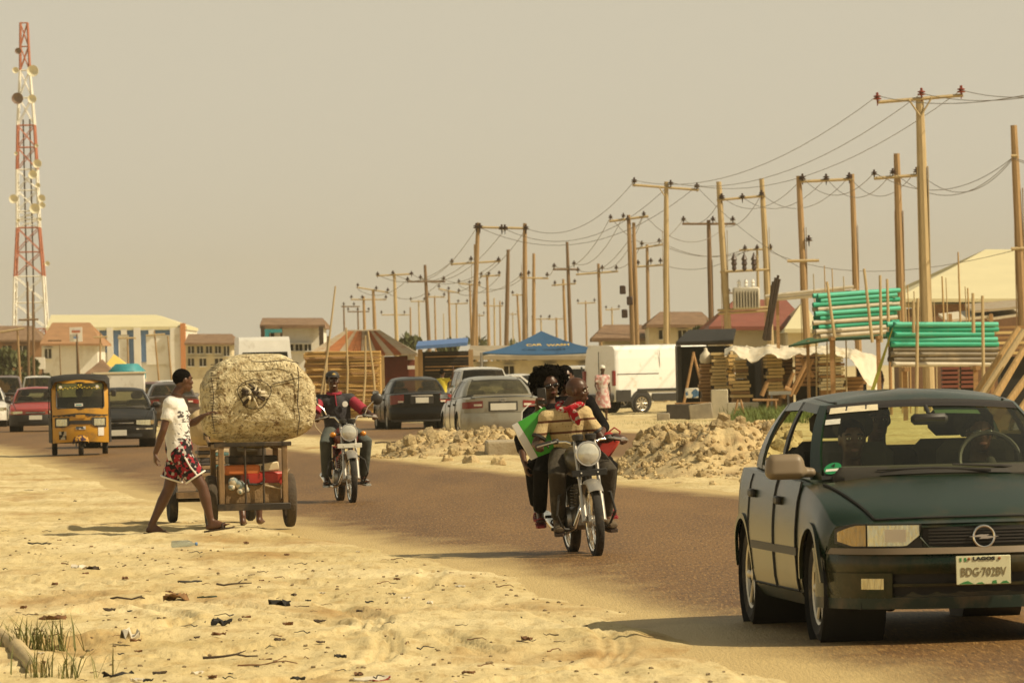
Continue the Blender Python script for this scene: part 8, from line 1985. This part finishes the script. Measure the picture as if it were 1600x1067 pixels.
# yellow tricycle taxi
M_TYEL = mat('taxi_yellow', (.52, .26, .018), .35, .0, var=.12, scale=3, coat=.4, dirt=(.22, .13, .05), damt=.22, dscale=3)
M_CANV = mat('black_canvas', (.016, .014, .012), .75, var=.3, scale=5, bump=.4)
loc, yaw = face_camera(127, 712.5, (.98, 0), 5.0)
tk = thing('tricycle_taxi', 'yellow and black three wheeled taxi coming down the left side', 'tricycle', loc, yaw)
def tfx(y, z): return 1.18 - .22 * (abs(y) / .6) ** 2.4 - .10 * max(0, z - .9) - .30 * max(0, z - 1.0) ** 1.5 - .12 * max(0, .5 - z)
def tpatch(nm, m, y0, y1, zt, zb, off=0.0, thick=.03, ny=14, nz=8, parent=None):
    ft = zt if callable(zt) else (lambda y: zt); fb = zb if callable(zb) else (lambda y: zb); g = []
    for k in range(nz + 1):
        rw = []
        for j in range(ny + 1):
            y = y0 + (y1 - y0) * j / ny; z = fb(y) + (ft(y) - fb(y)) * k / nz; rw.append(Vector((tfx(y, z) + off, y, z)))
        g.append(rw)
    mb = MB(); mb.slab(g, Vector((-thick, 0, 0))); return mb.build(nm, m, parent or tk)
shell = tpatch('front_panel', M_TYEL, -.58, .58, .99, lambda y: .30 + .05 * (1 - abs(y) / .58) ** .5 - .04 + .12 * max(0, abs(y) - .48), ny=30, nz=12)
for sg in (-1, 1): tpatch('windscreen_post', M_TYEL, sg * .48, sg * .585, 1.56, .985, ny=3)
tpatch('windscreen_header', M_TYEL, -.585, .585, lambda y: 1.60 - .10 * (abs(y) / .58) ** 3, 1.515, ny=16, nz=2)
tw_ = tpatch('windscreen', glass('taxi_glass', (.40, .42, .28), .02), -.485, .485, 1.52, .99, -.02, .004, ny=12)
mb = MB(); out = [(-.49, 1.03), (-.47, .995), (0, .985), (.47, .995), (.49, 1.03), (.485, 1.47), (.45, 1.515), (0, 1.525), (-.45, 1.515), (-.485, 1.47)]; mb.tube([Vector((tfx(y, z) + .006, y, z)) for y, z in out], .016, 6, closed=True); mb.build('windscreen_seal', M_TRIM, tw_)
for k in range(18):
    y = -.45 + .05 * k; z = 1.395 + .03 * (1 - (abs(y) / .45) ** 2) + (.010 if k % 2 else -.010); mb = MB(); c = Vector((tfx(y, z) + .004, y, z)); mb.box(c, (.004, .027, .02)); mb.build('checker_sticker', mat('yellow_sticker', (.7, .5, .04), .6), tw_)
mb = MB(); c = Vector((tfx(0, 1.06) + .006, -.03, 1.065)); mb.box(c, (.004, .17, .06), bev=.001); s_ = mb.build('name_sticker', M_WHITE, tw_); mb = MB(); mb.box(c + Vector((.003, 0, 0)), (.002, .12, .022)); mb.build('sticker_mark', M_TEAL, s_)
for y in (-.40, .36): mb = MB(); c = Vector((tfx(y, 1.42) + .006, y, 1.435)); mb.lathe([(.001, .002), (.035, .001)], c, 'X', 16); mb.build('round_sticker', M_WHITE, tw_)
for y in (-.025, .03): mb = MB(); c = Vector((tfx(y, 1.47) + .006, y, 1.475)); mb.box(c, (.004, .03, .035)); mb.build('number_sticker', mat('yellow_sticker', (.7, .5, .04)), tw_)
tpatch('black_band', M_TRIM, -.57, .57, lambda y: .875 + .02 * math.cos(y * 6), lambda y: .83 + .01 * math.sin(y * 60), .012, .02, ny=48, nz=1, parent=shell)
tpatch('lamp_band', M_TRIM, -.27, .27, .745, .665, .014, .02, ny=10, nz=1, parent=shell)
tpatch('badge_panel', M_TYEL, -.10, .10, .86, .79, .022, .02, ny=6, nz=1, parent=shell)
for sg in (-1, 1):
    hl = tpatch('headlight', M_TRIM, sg * .23, sg * .53, lambda y: .80, lambda y: .60 + .05 * max(0, (.33 - abs(y)) / .1), .02, .04, ny=8, nz=3)
    tpatch('headlight_lens', M_LENS, sg * .28, sg * .50, .775, .635, .028, .02, ny=6, nz=3, parent=hl)
tpatch('emblem', pattern('emblem_print', (.6, .6, .6), [(.05, .07, .09), (.6, .58, .5)], 'noise', 14, thr=.5), -.10, .10, .615, .555, .012, .01, ny=4, nz=1, parent=shell)
tpatch('decal', pattern('dog_decal', (.5, .45, .35), [(.03, .03, .03), (.5, .45, .35)], 'noise', 10, thr=.5), -.45, -.30, .52, .35, .010, .01, ny=4, nz=2, parent=shell); tpatch('decal', M_WHITE, .36, .48, .60, .42, .010, .01, ny=4, nz=2, parent=shell)
# roof and canvas sides
g = []
for x, w, zt in ((.98, .57, 1.585), (.9, .60, 1.64), (.6, .62, 1.68), (0, .64, 1.70), (-.8, .645, 1.69), (-1.2, .63, 1.64), (-1.32, .58, 1.55)):
    g.append([(x, -w, 1.42), (x, -w * .99, zt - .10), (x, -w * .9, zt - .03), (x, -w * .5, zt), (x, 0, zt + .01), (x, w * .5, zt), (x, w * .9, zt - .03), (x, w * .99, zt - .10), (x, w, 1.42)])
mb = MB(); mb.slab(g, (0, 0, -.012)); mb.build('canvas_roof', M_CANV, tk, sharp=60)
for sg in (-1, 1):
    mb = MB(); mb.slab([[(x, sg * np.interp(x, [-1.3, 0, .92], [.645, .655, .60]), z) for x in np.linspace(-1.3, .92 if z < .8 else .70, 8)] for z in (.28, .55, .8)] , (0, -sg * .02, 0)); mb.build('side_panel', M_CANV if sg < 0 else M_CANV, tk)
    mb = MB(); mb.slab([[(-1.3, sg * .64, .8), (-.5, sg * .65, .8)], [(-1.3, sg * .63, 1.6), (-.5, sg * .64, 1.6)]], (0, -sg * .015, 0)); mb.build('canvas_side', M_CANV, tk)
    mb = MB(); mb.tube([(.75, sg * .60, .8), (.66, sg * .60, 1.55)], .018, 8); mb.build('side_post', M_TRIM, tk)
    mb = MB(); mb.tube([(.86, sg * .6, 1.25), (.9, sg * .68, 1.27)], .01, 6); mb.box((.9, sg * .70, 1.29), (.03, .10, .13), bev=.012); mb.build('mirror', M_TRIM, tk)
mb = MB(); mb.slab([[(-1.31, -.62, .3), (-1.31, .62, .3)], [(-1.31, -.6, .95), (-1.31, .6, .95)]], (.02, 0, 0)); mb.build('rear_panel', M_CANV, tk)
mb = MB(); mb.box((-.15, 0, .30), (2.2, 1.18, .06)); mb.build('floor', M_BLACK, tk); mb = MB(); mb.box((-.75, 0, .62), (.5, 1.0, .16), bev=.04); mb.box((-1.0, 0, .95), (.14, 1.0, .55), bev=.05); mb.build('bench_seat', M_SEAT, tk)
mb = MB(); mb.tube([(.55, -.28, .98), (.6, 0, 1.0), (.55, .28, .98)], .016, 8); mb.tube([(.6, 0, 1.0), (.85, 0, .5)], .03, 8); mb.build('handlebar', M_TRIM, tk)
def tkw(x, y, r, w):
    mb = MB(); mb.lathe([(r * .55, -w), (r * .85, -w * 1.05), (r * .97, -w * .7), (r, -w * .3), (r, w * .3), (r * .97, w * .7), (r * .85, w * 1.05), (r * .55, w), (r * .2, w * .6), (.001, w * .6)], (x, y, r), 'Y', 28); mb.lathe([(r * .55, -w), (r * .2, -w * .6), (.001, -w * .6)], (x, y, r), 'Y', 28); mb.build('wheel', M_TYRE, tk)
tkw(.98, 0, .205, .05); tkw(-.92, .53, .21, .055); tkw(-.92, -.53, .21, .055)
mb = MB(); g = [[(.98 + r_ * math.cos(a), y, .205 + r_ * math.sin(a)) for y, r_ in ((-.17, .20), (-.14, .26), (-.07, .295), (0, .305), (.07, .295), (.14, .26), (.17, .20))] for a in np.linspace(R(25), R(165), 14)]
mb.slab(g, (0, 0, -.01)); mb.build('front_mudguard', pattern('mudguard_print', (.05, .03, .06), [(.55, .30, .06), (.05, .03, .06), (.3, .15, .05)], 'noise', 9, thr=.48), tk)
mb = MB(); mb.tube([(.98, -.10, .205), (.93, -.10, .42)], .018, 8); mb.tube([(.98, .08, .205), (.93, .08, .42)], .014, 8); mb.build('front_fork', M_GREYM, tk)
person('person', 'dim driver sitting inside the yellow tricycle', dict(pel=(.05, 0, .70), chest=(.08, 0, 1.12), neck=(.1, 0, 1.19), head=(.12, 0, 1.30), fd=(1, 0, 0), sh=[(.08, .18, 1.09), (.08, -.18, 1.09)], el=[(.25, .26, .92), (.25, -.26, .92)], wr=[(.48, .24, .99), (.48, -.24, .99)], hip=[(.06, .09, .68), (.06, -.09, .68)], kn=[(.45, .16, .70), (.45, -.16, .70)], an=[(.5, .15, .39), (.5, -.15, .39)], toe=[(.68, .15, .35), (.68, -.15, .35)]), loc, (0, 0, yaw), M_SKIN, voxel=.02, top=mat('grey_cloth', (.12, .11, .10)), bottom=DARKC, sleeve=.7, face=False)

# people in the cars and around the yard
def seated(label, root, loc, yaw, x, y, zseat, top, fd=(1, 0, 0), glasses=False, skin=None, wheelh=False):
    J = dict(pel=(x - .08, y, zseat), chest=(x, y, zseat + .42), neck=(x + .02, y, zseat + .50), head=(x + .05, y, zseat + .62), fd=fd, sh=[(x, y + .18, zseat + .39), (x, y - .18, zseat + .39)], el=[(x + .12, y + .25, zseat + .2), (x + .12, y - .25, zseat + .2)], wr=[(x + .34, y + .15, zseat + .28), (x + .34, y - .15, zseat + .28)] if wheelh else [(x + .30, y + .10, zseat + .10), (x + .30, y - .10, zseat + .10)],
        hip=[(x - .06, y + .09, zseat), (x - .06, y - .09, zseat)], kn=[(x + .36, y + .12, zseat + .03), (x + .36, y - .12, zseat + .03)], an=[(x + .45, y + .12, zseat - .28), (x + .45, y - .12, zseat - .28)], toe=[(x + .6, y + .12, zseat - .33), (x + .6, y - .12, zseat - .33)])
    return person('person', label, J, loc, (0, 0, yaw), skin or M_SKIN, voxel=.014, top=top, bottom=DARKC, sleeve=.7, glasses=glasses)
hl_, hy_ = HATCH[1], HATCH[2]
seated('driver with dark glasses at the wheel of the green hatchback', None, hl_, hy_, .14, .36, .52, mat('dark_shirt', (.03, .027, .025), .85), glasses=True, wheelh=True)
seated('front passenger of the green hatchback', None, hl_, hy_, .14, -.40, .50, mat('brown_cloth', (.08, .05, .035), .85))
seated('passenger in the middle of the back seat of the green hatchback', None, hl_, hy_, -.60, -.12, .60, DARKC)
def bystander(label, px, py, D, hgt, face_deg, top, bottom, walk=.15, sleeve=.7, leglen=1.1, skirt=None, wrap=None, arm_up=False, skin=None):
    p = at(px, py, D); s = hgt / 1.72; a = R(face_deg)
    w = walk
    J = dict(pel=(0, 0, .92), chest=(.02, 0, 1.38), neck=(.03, 0, 1.46), head=(.05, 0, 1.58), fd=(1, 0, 0), sh=[(.02, .18, 1.35), (.02, -.18, 1.35)], el=[(-.06, .24, 1.10), (.04, -.24, 1.10)], wr=[(.02, .25, .88), (.16, -.22, .92)], hip=[(0, .09, .88), (0, -.09, .88)], kn=[(w * .9, .09, .50), (-w * .3, -.09, .49)], an=[(w, .09, .09), (-w, -.09, .11)], toe=[(w + .18, .10, .02), (-w + .18, -.10, .02)])
    if arm_up: J['el'][1] = (.05, -.36, 1.42); J['wr'][1] = (.02, -.42, 1.66)
    J = {k: ([V3(q) * s for q in v] if isinstance(v, list) else (V3(v) * s if k != 'fd' else V3(v))) for k, v in J.items()}
    t, W_, M__ = person('person', label, J, (p.x, D, .0), (0, 0, a), skin or M_SKIN, s=s, voxel=.022, top=top, bottom=bottom, sleeve=sleeve, leglen=leglen, face=False, hands=[((.1, 0, -1), (0, 1, 0), (1, 0, 0), dict(curl=.4)), ((.1, 0, -1 if not arm_up else 1), (0, -1, 0), (1, 0, 0), dict(curl=.4))])
    if skirt: mb = MB(); mb.lathe([(.16 * s, 1.0 * s), (.2 * s, .85 * s), (.23 * s, .6 * s), (.25 * s, .42 * s), (.23 * s, .4 * s)], (0, 0, 0), n=18); mb.build('skirt', skirt, t)
    if wrap: mb = MB(); mb.ball(W_(-.02, 0, .055), (.105, .09, .08), 12, M__); mb.build('headwrap', wrap, t)
    return t
bystander('man in a grey shirt walking right of the silver sedan', 837, 640, 158, 1.70, 20, mat('grey_shirt', (.13, .12, .11), .85), mat('grey_trousers', (.10, .09, .075), .85))
bystander('woman in a pale pink dress and white headwrap beside the van', 942, 640, 172, 1.68, -70, pattern('pink_print', (.58, .50, .46), [(.50, .25, .24), (.58, .50, .46), (.30, .10, .12)], 'noise', 9, thr=.5), None, skirt=_mats['pink_print'], wrap=M_WHITE, walk=.05)
bystander('person in a yellow shirt raising an arm beside the black sedan', 691, 640, 176, 1.68, 60, mat('yellow_shirt', (.58, .48, .04), .8), DARKC, arm_up=True)
bystander('man in a dark shirt standing at the right end of the tarp', 1347, 600, 181, 1.72, 150, DARKC, DARKC, walk=.03)
bystander('person in black standing under the lower pipe rack', 1374, 600, 182, 1.6, 200, DARKC, mat('blue_cloth', (.05, .07, .10)), walk=.03)
# ------------------------------------------------------------------ litter, grass and stones on the near verge
def lay(o, px, py, dz=0.0):
    p = gnd(px, py, .05); p = gnd(px, py, float(ground_z(np.array(p.x), np.array(p.y)))); p.z += dz; o.location = p; return o
M_STICK = mat('dry_stick', (.06, .04, .025), .9, var=.3); M_LEAFD = mat('dry_leaf', (.16, .075, .03), .8, var=.4, scale=20); M_SCRAP = mat('black_scrap', (.02, .018, .016), .8, var=.3); M_STONE = mat('stone', (.25, .19, .11), .9, var=.3, scale=20, bump=.6); M_PAPER = mat('pale_litter', (.62, .56, .45), .7, var=.2)
def scrap(seed, L, W, h=.03):
    """a crumpled piece of litter"""
    r = random.Random(seed); g = []
    for i in range(6):
        t = i / 5; w = W * (.5 + .6 * math.sin(PI * min(1, max(0, t))) + r.uniform(-.25, .25)); g.append([(L * (t - .5) + r.uniform(-.1, .1) * L, w * (s - .5) + r.uniform(-.1, .1) * W, max(.003, r.random() * h)) for s in (0, .35, .7, 1)])
    b = MB(); b.slab(g, (0, 0, -.006)); return b
def stick(seed, L, r0=.008, fork=True):
    r = random.Random(seed); b = MB(); p = [Vector((L * (i / 5 - .5), r.uniform(-.05, .05) * L, .012 + r.random() * .02)) for i in range(6)]; b.tube(p, [r0 * (1 - .1 * i) for i in range(6)], 6)
    if fork: b.tube([p[3], p[3] + Vector((.05, .10, .012 + r.random() * .012))], [r0 * .7, r0 * .3], 5)
    return b
def put(name, label, cat, mb, m, px, py, rz=0, sharp=38, dz=0, group=None):
    o = mb.build(name, m, smooth=True, sharp=sharp); lay(o, px, py, dz); o.rotation_euler = (0, 0, rz); return tag(o, label, cat, group)
b = MB(); b.tube([(-.10, 0, .045), (-.09, 0, .045), (.05, 0, .047), (.085, 0, .042), (.10, 0, .04), (.125, 0, .04)], [.026, .031, .031, .022, .012, .012], 14)
o = put('plastic_bottle', 'crushed clear plastic bottle lying below the walking man', 'bottle', b, glass('bottle_plastic', (.70, .76, .80), .10, (.55, .62, .70)), 285, 857, R(15))
b = MB(); b.tube([(.122, 0, .04), (.14, 0, .04)], [.016, .016], 10); b.build('cap', M_BLUE, o)
put('dry_husk', 'brown dry husk lying alone in the middle of the sand', 'husk', scrap(3, .17, .10, .06), mat('husk_brown', (.22, .12, .05), .9, var=.4, scale=12), 274, 938)
put('branch', 'forked dry branch lying on the sand at the bottom', 'branch', stick(4, .30, .008), M_STICK, 360, 1030)
put('cloth_scrap', 'torn black cloth scrap below the bottle', 'scrap', scrap(5, .17, .06, .015), M_SCRAP, 295, 909)
put('branch', 'thin dry branch right of the black cloth scrap', 'branch', stick(6, .26), M_STICK, 366, 917, R(12))
put('leaf_scrap', 'greenish leaf scrap just right of the husk', 'leaf', scrap(7, .12, .04, .015), mat('green_scrap', (.05, .07, .04), .7), 324, 933)
put('plastic_scrap', 'dark knotted scrap right of the green leaf', 'scrap', scrap(8, .13, .08, .05), M_SCRAP, 437, 947)
put('stick', 'short dark stick left of the husk', 'stick', stick(9, .24), M_STICK, 200, 939, R(-8))
put('paper_scrap', 'white scrap of paper near the dark leaf on the left sand', 'paper', scrap(10, .12, .09, .03), M_PAPER, 124, 887)
put('leaf', 'curled dark leaf beside the white scrap of paper', 'leaf', scrap(11, .11, .06, .035), M_STICK, 146, 890)
put('leaf', 'small brown leaf left of the grass tuft tip', 'leaf', scrap(12, .16, .05, .03), M_LEAFD, 84, 967)
put('paper_scrap', 'tiny cream paper tent on the sand above the branch', 'paper', scrap(13, .10, .07, .07), M_PAPER, 203, 998)
put('bark_piece', 'dark bark piece at the bottom beside the brown stain', 'bark', scrap(14, .16, .07, .035), M_SCRAP, 186, 1057)
put('twig', 'pale bent twig right of the forked branch', 'twig', stick(15, .32, .005), M_LEAFD, 418, 1042)
put('paper_scrap', 'red edged wrapper at the bottom right of the sand', 'wrapper', scrap(16, .20, .07, .03), pattern('wrapper', (.6, .54, .42), [(.25, .03, .02), (.6, .54, .42)], 'noise', 12, thr=.55), 585, 1064)
put('dark_twig', 'black twig lying near the left shadow', 'twig', stick(17, .22), M_SCRAP, 62, 852)
put('leaf', 'dark leaf standing up near the bottom husk', 'leaf', scrap(18, .12, .07, .06), M_SCRAP, 345, 978)
rl = random.Random(77)
LM = [scrap(100 + k, .07, .04, .02) for k in range(5)] + [stick(200 + k, .12, .004, False) for k in range(3)]
lit = MB(); spots = []
def inroad(p): return p.x > float(road_l(p.y)) - .25
n = 0
while n < 150:
    px, py = rl.uniform(0, 900), 760 + 307 * rl.random() ** .9; p = gnd(px, py)
    if inroad(p) or (120 < px < 500 and py < 845): continue
    k = rl.randrange(8); z = float(ground_z(np.array(p.x), np.array(p.y))) + .004; p = gnd(px, py, z); s = rl.uniform(.4, 1.1); M_ = Matrix.Rotation(rl.random() * 6.3, 3, 'Z') * s; lit.mat([0, 1, 2, 1, 3, 0, 1, 2][k]); lit.add([p + M_ @ Vector(q) for q in LM[k].v], LM[k].f); n += 1
tag(lit.build('litter', [M_STICK, M_LEAFD, M_SCRAP, M_PAPER]), 'tiny crumbs of dry litter scattered over the sandy verge', 'litter', kind='stuff')
sm = [MB() for _ in range(3)]
for k, b in enumerate(sm): b.ball((0, 0, .3), (1, .8, .6), 7, rings=4); b.v = [tuple(Vector(p) * rl.uniform(.75, 1.2)) for p in b.v]
peb = MB(); pp = []
for _ in range(1800):
    D = rl.uniform(25, 62); X = rl.uniform(-.095 * D, .09 * D)
    if X > float(road_l(D)) + .5 : continue
    if rl.random() > .5 + .5 * math.sin(X * 1.3 + D * .5): continue
    pp.append((X, D))
pz = ground_z(np.array([p[0] for p in pp]), np.array([p[1] for p in pp]))
for (X, D), z in zip(pp, pz):
    src = sm[rl.randrange(3)]; s = rl.uniform(.004, .016); peb.add([(X + p[0] * s, D + p[1] * s, float(z) + p[2] * s) for p in src.v], src.f)
tag(peb.build('pebbles', M_STONE, smooth=False), 'loose pebbles and crumbs strewn over the sand', 'pebbles', kind='stuff')
g1 = gnd(60, 1022, .06)
for lab, px, py, h, nn, sp, sd in [('tuft of dry green grass on the sand at the lower left', 62, 1018, .19, 110, (.10, .05), 5), ('smaller grass tuft at the bottom left corner in front of the pale log', 84, 1062, .15, 70, (.10, .05), 6), ('sparse little grass tuft at the very left edge', 4, 1000, .12, 30, (.08, .05), 7)]:
    p = gnd(px, py, .05); t = thing('grass_tuft', lab, 'grass', (p.x, p.y, float(ground_z(np.array(p.x), np.array(p.y))) - .01)); o = grass('blades', '', [Vector((0, 0, 0))], h, nn, sd, M_GRASS, sp); o.parent = t; o['kind'] = 'stuff'
p0, p1 = gnd(-25, 985, .05), gnd(58, 1052, .05); b = MB(); b.tube([p0 - p0 + Vector((0, 0, .02)), (p1 - p0) * .5 + Vector((.03, 0, .035)), p1 - p0 + Vector((0, 0, .02))], [.055, .05, .045], 14)
o = b.build('log', mat('pale_log', (.50, .39, .21), .85, var=.2, scale=6, bump=.4)); o.location = p0; tag(o, 'pale smooth log half sunk in the sand at the lower left corner', 'log')
# loose stones and a branch on the median
for k, (px, py, s) in enumerate([(612, 712, .10), (660, 716, .08), (700, 722, .12), (735, 727, .16), (780, 728, .14), (640, 708, .07), (1115, 762, .08), (1060, 760, .07), (1165, 758, .09), (990, 752, .09)]):
    b = MB(); b.ball((0, 0, .4), (1, .8, .7), 9, rings=5); r = random.Random(k); b.v = [tuple(Vector(q) * r.uniform(.7, 1.15) * s) for q in b.v]; o = b.build('stone', M_CLOD if k % 2 else M_DIRT, smooth=False); lay(o, px, py); tag(o, 'loose lump of earth on the median beside the road', 'stone', 'loose lumps on the median')
put('branch', 'dark bare branch lying on the median left of the low rubble', 'branch', stick(31, .9, .02), M_STICK, 615, 692, R(20))
# haze: one even body of dusty air
hz_ = bpy.data.materials.new('dusty_air'); hz_.use_nodes = True; nt = hz_.node_tree; nt.nodes.clear(); ho = nt.nodes.new('ShaderNodeOutputMaterial'); pv = nt.nodes.new('ShaderNodeVolumePrincipled')
pv.inputs['Color'].default_value = (.86, .76, .54, 1); pv.inputs['Density'].default_value = .00022; pv.inputs['Anisotropy'].default_value = 0.0; nt.links.new(pv.outputs[0], ho.inputs['Volume'])
b = MB(); b.box((0, 1480, 29), (6800, 3100, 61)); o = b.build('haze', hz_, smooth=False); tag(o, 'dusty air fading the far mast and buildings', 'haze', kind='stuff')
